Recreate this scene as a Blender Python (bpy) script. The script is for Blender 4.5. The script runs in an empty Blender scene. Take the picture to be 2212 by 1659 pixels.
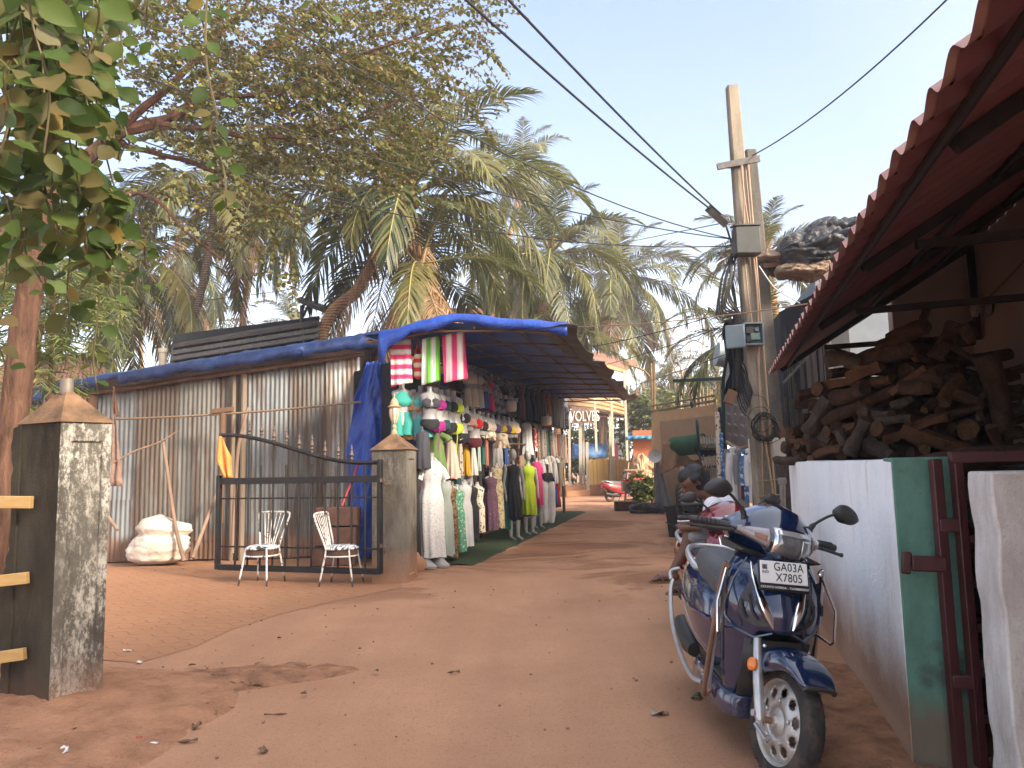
# Street market lane in a palm village, built as real geometry in metres. Camera near the origin, lane runs along +Y.
import bpy, bmesh, math, random
import numpy as np
from mathutils import Vector as V, Matrix, noise
R = math.radians; PI = math.pi; sin = math.sin; cos = math.cos
sc = bpy.context.scene; col = sc.collection
rnd = random.Random(11); U = rnd.uniform
Z = V((0, 0, 1))
# ---------- camera and helpers that read a place off the photograph (2212 x 1659 grid) ----------
CAM = V((0, 0, 1.4)); FPX = 1640.0; PITCH = R(6.3); ROLL = R(1.2)
_r = V((1, 0, 0)); _u = V((0, -sin(PITCH), cos(PITCH))); _f = V((0, cos(PITCH), sin(PITCH)))
CR = _r*cos(ROLL) - _u*sin(ROLL); CU = _u*cos(ROLL) + _r*sin(ROLL)
def ray(u, v):
    return CR*((u-1106)/FPX) + CU*(-(v-829.5)/FPX) + _f
def P(u, v, y):                       # the point seen at (u, v), y metres up the lane
    d = ray(u, v); return CAM + d*(y/d.y)
def G(u, v, z=0.0):                   # the point seen at (u, v) on level z
    d = ray(u, v); return CAM + d*((z-CAM.z)/d.z)
def PLN(u, v, o, n):                  # the point seen at (u, v) on the plane through o with normal n
    d = ray(u, v); return CAM + d*((o-CAM).dot(n)/d.dot(n))
cam = bpy.data.cameras.new('camera'); cam.sensor_width = 36; cam.lens = 36*FPX/2212; cam.clip_end = 2000; cam.clip_start = .05
camo = bpy.data.objects.new('camera', cam); col.objects.link(camo)
M4 = Matrix((CR, CU, -_f)).transposed().to_4x4(); M4.translation = CAM; camo.matrix_world = M4
sc.camera = camo
# ---------- objects ----------
def tag(o, label=None, cat=None, group=None, kind=None):
    if label: o['label'] = label
    if cat: o['category'] = cat
    if group: o['group'] = group
    if kind: o['kind'] = kind
    return o
def thing(name, label, cat, loc=(0, 0, 0), rz=0, group=None):
    o = bpy.data.objects.new(name, None); o.empty_display_size = .1; col.objects.link(o)
    o.location = loc; o.rotation_euler = (0, 0, rz)
    return tag(o, label, cat, group)
def frame(d, up=Z):
    d = d.normalized(); a = up.cross(d)
    if a.length < 1e-4: a = V((1, 0, 0)).cross(d)
    if a.length < 1e-4: a = V((0, 1, 0)).cross(d)
    a.normalize(); return a, d.cross(a)
class MB:
    def __init__(s): s.v = []; s.f = []; s.m = []; s.mi = 0
    def add(s, vs, fs):
        o = len(s.v); s.v += [tuple(p) for p in vs]; s.f += [tuple(i+o for i in f) for f in fs]; s.m += [s.mi]*len(fs); return s
    def box(s, c, size, rot=None):
        c = V(c); x, y, z = [k/2 for k in size]
        vs = [V((sx*x, sy*y, sz*z)) for sx in (-1, 1) for sy in (-1, 1) for sz in (-1, 1)]
        if rot is not None: vs = [rot @ p for p in vs]
        return s.add([c+p for p in vs], [(0, 1, 3, 2), (4, 6, 7, 5), (0, 4, 5, 1), (2, 3, 7, 6), (0, 2, 6, 4), (1, 5, 7, 3)])
    def bar(s, p, q, w, h=None, up=Z):
        p, q = V(p), V(q); h = h or w; a, b = frame(q-p, up); a = a*w/2; b = b*h/2
        return s.add([p-a-b, p+a-b, p+a+b, p-a+b, q-a-b, q+a-b, q+a+b, q-a+b],
                     [(0, 3, 2, 1), (4, 5, 6, 7), (0, 1, 5, 4), (1, 2, 6, 5), (2, 3, 7, 6), (3, 0, 4, 7)])
    def loft(s, rings, cap=True, closed=True):
        n = len(rings[0]); o = len(s.v); fs = []
        for i in range(len(rings)-1):
            for j in range(n if closed else n-1):
                k = (j+1) % n; fs.append((i*n+j, i*n+k, (i+1)*n+k, (i+1)*n+j))
        if cap and closed:
            fs.append(tuple(range(n-1, -1, -1))); fs.append(tuple((len(rings)-1)*n+j for j in range(n)))
        return s.add([p for r in rings for p in r], fs)
    def tube(s, pts, r, n=8, cap=True, flat=1.0):
        pts = [V(p) for p in pts]; N = len(pts)
        rs = r if isinstance(r, (list, tuple)) else [r]*N
        rings = []; a = None
        for i, p in enumerate(pts):
            t = (pts[min(i+1, N-1)]-pts[max(i-1, 0)])
            if t.length < 1e-9: t = Z
            t.normalize()
            if a is None: a, b = frame(t)
            else:
                a = a - t*a.dot(t)
                if a.length < 1e-6: a, b = frame(t)
                a.normalize(); b = t.cross(a)
            rings.append([p + (a*cos(2*PI*k/n) + b*sin(2*PI*k/n)*flat)*rs[i] for k in range(n)])
        return s.loft(rings, cap)
    def lathe(s, prof, c=(0, 0, 0), n=16, axis=Z, cap=True):
        c = V(c); a, b = frame(V(axis)); ax = V(axis).normalized()
        return s.loft([[c + ax*z + (a*cos(2*PI*k/n)+b*sin(2*PI*k/n))*r for k in range(n)] for r, z in prof], cap)
    def grid(s, fn, nu, nv):
        vs = [fn(i/nu, j/nv) for j in range(nv+1) for i in range(nu+1)]; w = nu+1
        return s.add(vs, [(j*w+i, j*w+i+1, (j+1)*w+i+1, (j+1)*w+i) for j in range(nv) for i in range(nu)])
    def ell(s, c, r, n=12, m=8, rot=None, amp=0, seed=0):
        c = V(c); r = (r, r, r) if not isinstance(r, (tuple, list)) else r
        rings = []
        for i in range(m+1):
            th = PI*min(max(i/m, .02), .98)
            ring = []
            for k in range(n):
                d = V((sin(th)*cos(2*PI*k/n), sin(th)*sin(2*PI*k/n), -cos(th)))
                if amp: d = d*(1+amp*noise.noise(d*1.7+V((seed, seed*.7, 0))))
                p = V((d.x*r[0], d.y*r[1], d.z*r[2]))
                ring.append(c + (rot @ p if rot is not None else p))
            rings.append(ring)
        return s.loft(rings)
    def prism(s, pts, d):
        n = len(pts); d = V(d); pts = [V(p) for p in pts]
        return s.add(pts+[p+d for p in pts], [tuple(range(n-1, -1, -1)), tuple(range(n, 2*n))]+[(i, (i+1) % n, n+(i+1) % n, n+i) for i in range(n)])
    def build(s, name, mats, par=None, org=None, smooth=35, bevel=0, solid=0, sub=0, off=-1, remesh=0, smo=0):
        me = bpy.data.meshes.new(name)
        if org is None and par is not None and not any(par.rotation_euler): org = par.location
        o3 = V(org) if org is not None else V((0, 0, 0))
        me.from_pydata([V(p)-o3 for p in s.v], [], s.f)
        for m in (mats if isinstance(mats, (list, tuple)) else [mats]): me.materials.append(m)
        if isinstance(mats, (list, tuple)): me.polygons.foreach_set('material_index', s.m)
        bm = bmesh.new(); bm.from_mesh(me); bmesh.ops.recalc_face_normals(bm, faces=bm.faces); bm.to_mesh(me); bm.free()
        if smooth is not None:
            me.polygons.foreach_set('use_smooth', [True]*len(me.polygons))
            if smooth < 180: me.set_sharp_from_angle(angle=R(smooth))
        o = bpy.data.objects.new(name, me); col.objects.link(o)
        if par is not None: o.parent = par
        else: o.location = o3
        if remesh:
            m = o.modifiers.new('r', 'REMESH'); m.mode = 'VOXEL'; m.voxel_size = remesh; m.use_smooth_shade = True
        if smo:
            m = o.modifiers.new('s', 'SMOOTH'); m.iterations = smo; m.factor = .5
        if solid: m = o.modifiers.new('t', 'SOLIDIFY'); m.thickness = solid; m.offset = off
        if bevel: m = o.modifiers.new('b', 'BEVEL'); m.width = bevel; m.segments = 2; m.limit_method = 'ANGLE'; m.angle_limit = R(40); m.harden_normals = False
        if sub: m = o.modifiers.new('u', 'SUBSURF'); m.levels = sub; m.render_levels = sub
        return o
def copy_tree(o, **kw):
    c = o.copy(); col.objects.link(c)
    for ch in o.children:
        d = ch.copy(); col.objects.link(d); d.parent = c
        for g in ch.children:
            e = g.copy(); col.objects.link(e); e.parent = d
    for k, v in kw.items(): c[k] = v
    return c
def bez(p, q, sag, n=12):
    p, q = V(p), V(q); return [p.lerp(q, i/n) - Z*sag*4*(i/n)*(1-i/n) for i in range(n+1)]
def spline(pts, n=6):
    pts = [V(p) for p in pts]; out = []
    for i in range(len(pts)-1):
        a = pts[max(i-1, 0)]; b = pts[i]; c = pts[i+1]; d = pts[min(i+2, len(pts)-1)]
        for k in range(n):
            t = k/n; out.append(.5*((2*b)+(c-a)*t+(2*a-5*b+4*c-d)*t*t+(3*b-a-3*c+d)*t**3))
    return out+[pts[-1]]
def sm(a, b, x):
    t = min(max((x-a)/(b-a), 0), 1); return t*t*(3-2*t)
def lerp(a, b, t): return a+(b-a)*t
def itp(x, xs, ys):
    return float(np.interp(x, xs, ys))
# ---------- materials ----------
def s2l(c): return tuple(((k/255)/12.92 if k/255 <= .04045 else ((k/255+.055)/1.055)**2.4) for k in c)
def rgb(c):
    c = s2l(c) if max(c) > 1.01 else c; return (c[0], c[1], c[2], 1)
class NT:
    def __init__(s, name):
        s.m = bpy.data.materials.new(name); s.m.use_nodes = True; s.t = s.m.node_tree; s.b = s.t.nodes['Principled BSDF']; s.out = s.t.nodes['Material Output']
        s._tc = None
    def n(s, k, **kw):
        x = s.t.nodes.new(k)
        for a, b in kw.items():
            if hasattr(x, a): setattr(x, a, b)
        return x
    def l(s, a, b): s.t.links.new(a, b)
    def tc(s, out='Object', scale=(1, 1, 1), rot=(0, 0, 0)):
        if s._tc is None: s._tc = s.n('ShaderNodeTexCoord')
        if scale == (1, 1, 1) and rot == (0, 0, 0): return s._tc.outputs[out]
        m = s.n('ShaderNodeMapping'); m.inputs['Scale'].default_value = scale; m.inputs['Rotation'].default_value = rot
        s.l(s._tc.outputs[out], m.inputs[0]); return m.outputs[0]
    def noise(s, scale, vec=None, detail=5, rough=.6, dist=0):
        x = s.n('ShaderNodeTexNoise'); x.inputs['Scale'].default_value = scale; x.inputs['Detail'].default_value = detail
        x.inputs['Roughness'].default_value = rough; x.inputs['Distortion'].default_value = dist
        s.l(vec if vec is not None else s.tc(), x.inputs['Vector']); return x.outputs['Fac']
    def ramp(s, fac, stops, interp='LINEAR'):
        x = s.n('ShaderNodeValToRGB'); x.color_ramp.interpolation = interp; e = x.color_ramp.elements
        while len(e) < len(stops): e.new(.5)
        for k, (p, c) in zip(e, stops): k.position = p; k.color = rgb(c) if not isinstance(c, (int, float)) else (c, c, c, 1)
        s.l(fac, x.inputs[0]); return x.outputs[0]
    def mix(s, fac, a, b, kind='MIX'):
        x = s.n('ShaderNodeMix'); x.data_type = 'RGBA'; x.blend_type = kind
        for sock, v in ((x.inputs[0], fac), (x.inputs[6], a), (x.inputs[7], b)):
            if isinstance(v, (int, float)): sock.default_value = v
            elif isinstance(v, tuple): sock.default_value = rgb(v)
            else: s.l(v, sock)
        return x.outputs[2]
    def math(s, op, a, b=0.5, clamp=False):
        x = s.n('ShaderNodeMath'); x.operation = op; x.use_clamp = clamp
        for sock, v in ((x.inputs[0], a), (x.inputs[1], b)):
            if isinstance(v, (int, float)): sock.default_value = v
            else: s.l(v, sock)
        return x.outputs[0]
    def sep(s, vec):
        x = s.n('ShaderNodeSeparateXYZ'); s.l(vec, x.inputs[0]); return x.outputs
    def bump(s, h, strength=.3, dist=.02):
        x = s.n('ShaderNodeBump'); x.inputs['Strength'].default_value = strength; x.inputs['Distance'].default_value = dist
        s.l(h, x.inputs['Height']); s.l(x.outputs[0], s.b.inputs['Normal']); return x
    def base(s, c):
        if isinstance(c, tuple): s.b.inputs['Base Color'].default_value = rgb(c)
        else: s.l(c, s.b.inputs['Base Color'])
    def set(s, **kw):
        for k, v in kw.items():
            i = s.b.inputs[k.replace('_', ' ')]
            if isinstance(v, (int, float, tuple)): i.default_value = v
            else: s.l(v, i)
        return s
    def rand(s):                       # one value per leaf, log or other loose piece
        return s.n('ShaderNodeNewGeometry').outputs['Random Per Island']
    def orand(s): return s.n('ShaderNodeObjectInfo').outputs['Random']
    def translucent(s, fac, c):
        t = s.n('ShaderNodeBsdfTranslucent'); mx = s.n('ShaderNodeMixShader'); mx.inputs[0].default_value = fac
        if isinstance(c, tuple): t.inputs[0].default_value = rgb(c)
        else: s.l(c, t.inputs[0])
        s.l(s.b.outputs[0], mx.inputs[1]); s.l(t.outputs[0], mx.inputs[2]); s.l(mx.outputs[0], s.out.inputs[0])
_mc = {}
def mat(name, c, c2=None, rough=.7, scale=6, metal=0, bump=0, bscale=40, spec=.4, lo=.35, hi=.65, stretch=(1, 1, 1), coat=0, trans=0, alpha=None, c3=None, dist=.01, det=6):
    if name in _mc: return _mc[name]
    t = NT(name); t.set(Roughness=rough, Metallic=metal); t.b.inputs['Specular IOR Level'].default_value = spec
    if coat: t.set(Coat_Weight=coat, Coat_Roughness=.06)
    if c2 is None: c2 = tuple(k*.82 for k in c)
    vec = t.tc('Object', stretch)
    st = [(lo, c), (hi, c2)] + ([(min(hi+.12, 1), c3)] if c3 else [])
    t.base(t.ramp(t.noise(scale, vec, det), st))
    if bump: t.bump(t.noise(bscale, vec, 4), bump, dist)
    if trans: t.set(Transmission_Weight=trans)
    _mc[name] = t.m; return t.m
# ---------- daylight ----------
SUN_AZ = R(128); SUN_EL = R(27)      # the sun stands behind the camera to the right (azimuth from +Y towards +X)
w = bpy.data.worlds.new('World'); sc.world = w; w.use_nodes = True
nt = w.node_tree; bg = nt.nodes['Background']; sky = nt.nodes.new('ShaderNodeTexSky')
sky.sky_type = 'NISHITA'; sky.sun_disc = False; sky.sun_elevation = SUN_EL; sky.sun_rotation = SUN_AZ
sky.altitude = 0; sky.air_density = 1.0; sky.dust_density = 3.0; sky.ozone_density = 1.0
# milky coastal haze over the clear sky: whiter and brighter low down and round the sun
tcw = nt.nodes.new('ShaderNodeTexCoord'); sx = nt.nodes.new('ShaderNodeSeparateXYZ'); nt.links.new(tcw.outputs['Generated'], sx.inputs[0])
def wramp(src, stops):
    x = nt.nodes.new('ShaderNodeValToRGB'); el = x.color_ramp.elements
    while len(el) < len(stops): el.new(.5)
    for k, (q, c) in zip(el, stops): k.position = q; k.color = (*[v/4 for v in c], 1)
    nt.links.new(src, x.inputs[0]); return x.outputs[0]
hzc = wramp(sx.outputs['Z'], [(0, (3.5, 3.4, 3.35)), (.1, (2.1, 2.12, 2.2)), (.28, (.6, .64, .86)), (.62, (.34, .43, .78)), (.8, (1.6, 1.65, 1.75))])  # the bright top stop is added, unseen fill from overhead
dt = nt.nodes.new('ShaderNodeVectorMath'); dt.operation = 'DOT_PRODUCT'; nt.links.new(tcw.outputs['Generated'], dt.inputs[0])
dt.inputs[1].default_value = (sin(SUN_AZ)*cos(SUN_EL), cos(SUN_AZ)*cos(SUN_EL), sin(SUN_EL))
glow = wramp(dt.outputs['Value'], [(0, (0, 0, 0)), (.5, (.55, .42, .26)), (.85, (1.8, 1.4, .9)), (1, (3.6, 2.8, 1.9))])
ad = nt.nodes.new('ShaderNodeMix'); ad.data_type = 'RGBA'; ad.blend_type = 'ADD'; ad.inputs[0].default_value = 1; nt.links.new(hzc, ad.inputs[6]); nt.links.new(glow, ad.inputs[7])
sc4 = nt.nodes.new('ShaderNodeVectorMath'); sc4.operation = 'SCALE'; sc4.inputs['Scale'].default_value = 4; nt.links.new(ad.outputs[2], sc4.inputs[0])
hz = nt.nodes.new('ShaderNodeMix'); hz.data_type = 'RGBA'; hz.inputs[0].default_value = .75
nt.links.new(sky.outputs[0], hz.inputs[6]); nt.links.new(sc4.outputs[0], hz.inputs[7]); nt.links.new(hz.outputs[2], bg.inputs[0]); bg.inputs[1].default_value = .14
sd = V((sin(SUN_AZ)*cos(SUN_EL), cos(SUN_AZ)*cos(SUN_EL), sin(SUN_EL)))
sl = bpy.data.lights.new('sun', 'SUN'); sl.energy = 1.25; sl.angle = R(10); sl.color = (1, .89, .74)
so = bpy.data.objects.new('sun', sl); col.objects.link(so); so.rotation_euler = sd.to_track_quat('Z', 'Y').to_euler(); so.location = (20, -20, 30)
sc.view_settings.view_transform = 'Standard'; sc.view_settings.look = 'None'; sc.view_settings.exposure = 2.85; sc.view_settings.gamma = 1
# ---------- ground, road, paved yard ----------
def m_ground():
    t = NT('red_earth'); ob = t.tc()
    big = t.noise(.55, ob, 6); fine = t.noise(9, ob, 8, .7); grit = t.noise(90, ob, 3, .7)
    c = t.ramp(big, [(.32, (.32, .156, .082)), (.52, (.4, .205, .11)), (.72, (.45, .242, .136))])
    c = t.mix(t.ramp(fine, [(.42, 0), (.75, .55)]), c, (.2, .1, .06))
    c = t.mix(t.ramp(grit, [(.55, 0), (.78, .35)]), c, (.5, .33, .24))
    t.base(c); t.set(Roughness=.95); t.b.inputs['Specular IOR Level'].default_value = .15
    t.bump(t.math('ADD', t.math('MULTIPLY', fine, 1.0), t.math('MULTIPLY', grit, .35)), .55, .02); return t.m
def m_road():
    t = NT('dusty_road'); ob = t.tc(); tr = t.tc('Object', (1.6, .16, 1))
    track = t.noise(1.1, tr, 5); big = t.noise(.8, ob, 6, .65); grit = t.noise(170, ob, 3, .8); peb = t.noise(38, ob, 4, .7)
    c = t.ramp(big, [(.3, (.35, .18, .098)), (.55, (.42, .222, .124)), (.75, (.47, .262, .152))])
    c = t.mix(t.ramp(track, [(.38, .4), (.6, 0)]), c, (.28, .14, .085))
    c = t.mix(t.ramp(peb, [(.56, 0), (.68, .6)]), c, (.2, .105, .065))
    c = t.mix(t.ramp(grit, [(.53, 0), (.68, .55)]), c, (.6, .42, .3))
    c = t.mix(t.ramp(t.noise(230, ob, 2, .7), [(.3, .5), (.46, 0)]), c, (.13, .07, .045))
    st = t.noise(.6, t.tc('Object', (.7, 1, 1)), 7, .65, .8)            # darker patches along the lane, faint near the camera
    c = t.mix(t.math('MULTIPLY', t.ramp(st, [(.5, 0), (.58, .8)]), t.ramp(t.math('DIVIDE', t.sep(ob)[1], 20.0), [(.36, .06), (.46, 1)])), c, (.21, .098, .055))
    t.base(c); t.set(Roughness=.93); t.b.inputs['Specular IOR Level'].default_value = .18
    t.bump(t.math('ADD', t.math('MULTIPLY', peb, .6), t.math('MULTIPLY', grit, .6)), .5, .012); return t.m
def m_pavers():
    t = NT('dusty_pavers'); ob = t.tc('Object', (1, 1, 1), (0, 0, R(24)))
    x, y, z = t.sep(ob)
    wob = 0
    k = 2*PI/.3
    sx = t.math('ADD', x, t.math('MULTIPLY', t.math('SINE', t.math('MULTIPLY', y, k)), .032))
    sy = t.math('ADD', y, t.math('MULTIPLY', t.math('SINE', t.math('MULTIPLY', x, k)), .032))
    cb = t.n('ShaderNodeCombineXYZ'); t.l(sx, cb.inputs[0]); t.l(sy, cb.inputs[1])
    b = t.n('ShaderNodeTexBrick'); b.inputs['Scale'].default_value = 1; b.inputs['Brick Width'].default_value = .3; b.inputs['Row Height'].default_value = .15
    b.inputs['Mortar Size'].default_value = .007; b.inputs['Mortar Smooth'].default_value = .4; b.offset = .5
    b.inputs['Color1'].default_value = (1, 1, 1, 1); b.inputs['Color2'].default_value = (.86, .86, .86, 1); b.inputs['Mortar'].default_value = (0, 0, 0, 1)
    t.l(cb.outputs[0], b.inputs['Vector'])
    big = t.noise(.9, ob, 6); fine = t.noise(14, ob, 6, .7); dust = t.noise(1.7, ob, 5, .65)
    c = t.ramp(big, [(.3, (.3, .15, .08)), (.55, (.34, .172, .092)), (.75, (.38, .2, .11))])
    c = t.mix(t.ramp(fine, [(.5, 0), (.75, .35)]), c, (.27, .14, .085))
    c = t.mix(.35, c, b.outputs['Color'], 'MULTIPLY') if False else c
    c = t.mix(t.math('MULTIPLY', b.outputs['Fac'], t.ramp(dust, [(.38, .85), (.62, .12)])), c, (.15, .078, .046))
    t.base(c); t.set(Roughness=.95); t.b.inputs['Specular IOR Level'].default_value = .15
    t.bump(t.math('SUBTRACT', t.math('MULTIPLY', fine, .4), t.math('MULTIPLY', b.outputs['Fac'], .8)), .5, .012); return t.m
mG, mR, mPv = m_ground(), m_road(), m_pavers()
def relief(x, y):
    return .018*noise.noise(V((x*.9, y*.9, 0)))+.006*noise.noise(V((x*4, y*4, 3)))
b = MB(); xs = sorted(set([-300, -150, -80, -40, -20]+[i*.25-9 for i in range(65)]+[8.5, 10, 14, 20, 40, 80, 150, 300])); ys = sorted(set([-60, -30, -12, -6, -2]+[i*.25 for i in range(100)]+[25+i for i in range(25)]+[60, 80, 120, 200, 500]))
vs = [(x, y, (relief(x, y)*.6-.03 if abs(x) < 9 and 0 < y < 30 else -.012)) for y in ys for x in xs]; nx = len(xs)
b.add(vs, [(j*nx+i, j*nx+i+1, (j+1)*nx+i+1, (j+1)*nx+i) for j in range(len(ys)-1) for i in range(nx-1)])
tag(b.build('ground', mG, smooth=180), kind='structure')
# the lane: a strip that bends gently right towards the far bar
b = MB()
ctr = [(-.9, -6, 3.3), (-.55, 2, 3.2), (-.25, 6, 3.4), (.2, 9.5, 2.6), (1.2, 14, 1.75), (2.2, 20, 1.7), (3.4, 28, 2.0), (4.6, 36, 3.6), (8, 41, 4.5), (14, 44, 4.5)]
cs = spline([V((x, y, w_)) for x, y, w_ in ctr], 16)
rows = []
for i, c in enumerate(cs):
    j1, j2 = .12*noise.noise(V((0, i*.35, 1))), .12*noise.noise(V((9, i*.35, 1)))
    rows.append([V((c.x + lerp(-c.z+j1, c.z+j2, k/8), c.y, .005-.006*(abs(k-4) == 4))) for k in range(9)])
b.loft(rows, cap=False, closed=False)
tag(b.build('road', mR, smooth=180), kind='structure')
yard = [G(*p) for p in [(225, 1428), (300, 1434), (420, 1400), (500, 1362), (600, 1330), (700, 1305), (800, 1284), (868, 1270), (868, 1238), (800, 1226), (640, 1222), (460, 1222), (330, 1224), (240, 1226), (-120, 1235), (-700, 1290), (-700, 1440), (-100, 1432)]]
b = MB(); b.add([p+Z*.008 for p in yard], [tuple(range(len(yard)))])
tag(b.build('paved_yard', mPv, smooth=None), kind='structure')
# the loose soil heap round the left gate pillar
mSoil = mat('loose_soil', (.2, .102, .06), (.38, .195, .112), .95, 7, bump=1, bscale=34, spec=.1, dist=.03)
mSoilL = mat('pale_loose_soil', (.27, .135, .076), (.4, .208, .12), .95, 5, bump=1, bscale=34, spec=.1, dist=.03, lo=.3, hi=.6)
def heap(name, cx, cy, rx, ry, h, rot=0, seed=0, m=mSoil, n=44):
    b = MB(); vs = []; fs = []
    for j in range(n+1):
        for i in range(n+1):
            a, c = i/n*2-1, j/n*2-1; d = math.hypot(a, c)
            k = max(0, 1-d*d*(1+.35*noise.noise(V((math.atan2(c, a)*1.3, seed, 0)))))
            x = a*rx*cos(rot)-c*ry*sin(rot); y = a*rx*sin(rot)+c*ry*cos(rot)
            vs.append((cx+x, cy+y, -.02+k**.8*h+(k > .01)*(.022*noise.noise(V((x*7, y*7, seed)))+.014*noise.noise(V((x*19, y*19, seed))))*min(1, k*3)+.02*min(1, k*6)))
    b.add(vs, [(j*(n+1)+i, j*(n+1)+i+1, (j+1)*(n+1)+i+1, (j+1)*(n+1)+i) for j in range(n) for i in range(n)])
    return tag(b.build(name, m, smooth=180), kind='structure')
heap('soil_bank', -2.75, 4.95, 1.15, .75, .09, R(-20), 3, mSoilL)
heap('soil_bank', -2.0, 5.35, .95, .36, .035, R(18), 5)
heap('soil_bank', -3.0, 3.95, 1.3, .9, .05, R(5), 6, mSoilL)
heap('soil_bank', 1.75, 4.1, .5, 1.6, .05, R(-14), 8)
# ---------- gate pillars ----------
def m_plaster(name, base, dark, light, dirt, h=.45, k=1.0, lich=.5):
    t = NT(name); ob = t.tc(); x, y, z = t.sep(ob)
    big = t.noise(2.2, t.tc('Object', (1, 1, .35)), 6, .65); fl = t.noise(40, t.tc('Object', (1, 1, .5)), 8, .8); fn = t.noise(70, ob, 4, .7)
    c = t.ramp(big, [(.3, dark), (.58, base)])
    fl = t.math('ADD', t.math('MULTIPLY', fl, .6), t.math('MULTIPLY', t.noise(9, t.tc('Object', (1, 1, .35)), 6, .7), .4)); c = t.mix(t.math('MULTIPLY', t.ramp(fl, [(.48, 0), (.56, lich)]), t.ramp(t.noise(1.6, ob, 4), [(.36, .05), (.6, 1)])), c, light)
    c = t.mix(t.ramp(fn, [(.55, 0), (.72, .5)]), c, dark)
    lo = t.math('ADD', z, t.math('MULTIPLY', t.noise(5, ob, 5), .35))
    c = t.mix(t.ramp(lo, [(.12, .9), (h+.12, 0)]), c, dirt)
    t.base(c); t.set(Roughness=.93); t.b.inputs['Specular IOR Level'].default_value = .15
    t.bump(t.math('ADD', fl, fn), .5, .012); return t.m
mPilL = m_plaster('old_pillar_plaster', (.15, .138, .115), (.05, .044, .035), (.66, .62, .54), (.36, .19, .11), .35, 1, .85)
mPilD = m_plaster('shade_pillar_plaster', (.06, .05, .034), (.022, .018, .012), (.1, .085, .06), (.12, .065, .04), .3, 1, .25)  # darker copy of the plaster: shade on faces turned from the sun, in colour
mPilG = m_plaster('grey_pillar_plaster', (.175, .155, .125), (.065, .056, .042), (.3, .27, .22), (.4, .2, .11), .55, 1, .5)
mCap = mat('weathered_cap', (.25, .145, .082), (.12, .075, .047), .95, 7, bump=.8, bscale=40, spec=.1, c3=(.07, .055, .038), lo=.3, hi=.6)
def quad_pillar(name, label, corners, h, ch, m_sides, panel_face=None, top=.07, tilt=V((0, 0, 0))):
    # corners: four ground points, anticlockwise; each face a mesh strip of one shaft
    org = sum((V(c) for c in corners), V())/4
    t = thing(name, label, 'pillar', org)
    b = MB(); c = [V(p) for p in corners]
    n = 4
    for i in range(4):
        p, q = c[i], c[(i+1) % 4]; b.mi = m_sides[i]; pf = panel_face and i in panel_face
        d = (q-p); nrm = d.cross(Z).normalized()
        def pt(s, z, inn=0): return p + d*s + Z*z + tilt*(z/h) - nrm*inn
        if pf:
            a, e, z0, z1, dp = .22, .82, .1, h-.12, .022
            A = [pt(0, -.1), pt(1, -.1), pt(1, h), pt(0, h)]; B = [pt(a, z0), pt(e, z0), pt(e, z1), pt(a, z1)]; C = [pt(a, z0, dp), pt(e, z0, dp), pt(e, z1, dp), pt(a, z1, dp)]
            b.add(A+B+C, [(0, 1, 5, 4), (1, 2, 6, 5), (2, 3, 7, 6), (3, 0, 4, 7), (4, 5, 9, 8), (5, 6, 10, 9), (6, 7, 11, 10), (7, 4, 8, 11), (8, 9, 10, 11)])
        else: b.add([pt(0, -.1), pt(1, -.1), pt(1, h), pt(0, h)], [(0, 1, 2, 3)])
    return t, b, org
# near left pillar: corner facing the camera at (105,1545)
k0 = V((-2.79, 4.68, 0)); e1 = V((.2, .22, 0)); e2 = V((-.4, .21, 0))
cL = [k0, k0+e1, k0+e1+e2, k0+e2]
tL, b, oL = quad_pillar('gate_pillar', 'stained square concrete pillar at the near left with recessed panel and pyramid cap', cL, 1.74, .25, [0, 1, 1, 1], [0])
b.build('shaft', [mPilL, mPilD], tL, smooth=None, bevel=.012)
b = MB(); ctop = oL+Z*1.985
for i in range(4):
    p, q = cL[i], cL[(i+1) % 4]; ex = lambda s: s + (s-oL).normalized()*.02
    p, q = ex(p), ex(q); b.add([p+Z*1.742, q+Z*1.742, ctop], [(0, 1, 2)])
b.add([c+(c-oL).normalized()*.02+Z*1.742 for c in cL], [(3, 2, 1, 0)])
b.build('cap', mCap, tL, smooth=None)
b = MB(); b.lathe([(.04, 0), (.04, .1), (.033, .1), (.033, .02)], ctop-Z*.05, 14, cap=False)
b.build('pipe_stub', mat('dull_metal', (.16, .15, .13), (.24, .2, .16), .6, 12, .5), tL, smooth=60)
# the broken remains of the wall behind it: a plaster skin with a ragged edge
b = MB(); prof = [(1.72, -.03), (1.6, -.02), (1.45, -.04), (1.3, -.03), (1.2, -.05), (1.05, -.05), (.95, -.04), (.85, -.02), (.72, .05), (.6, .09), (.48, .08), (.38, .03), (.28, -.02), (.15, -.02), (.05, .0), (-.1, .02)]
pts = []
for i in range(len(prof)-1):
    for k in range(4):
        z, o = lerp(prof[i][0], prof[i+1][0], k/4), lerp(prof[i][1], prof[i+1][1], k/4)
        pts.append((z, o+.02*noise.noise(V((z*14, 2, 0)))))
wd = e2.normalized(); wn = V((wd.y, -wd.x, 0))
q0 = k0+e2
front = [q0+wd*(o+.06)+Z*z for z, o in pts]; poly = [q0+wd*-.05+Z*1.74] + front + [q0+wd*-.05-Z*.1]
b.prism([p-wn*.012 for p in poly], -wn*-.3 if wn.y > 0 else -wn*.3)
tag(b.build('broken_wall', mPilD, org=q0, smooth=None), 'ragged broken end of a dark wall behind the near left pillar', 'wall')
mPlank = mat('raw_plank', (.5, .33, .13), (.38, .23, .08), .75, 3, stretch=(1, 1, 8), bump=.2, bscale=30)
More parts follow.
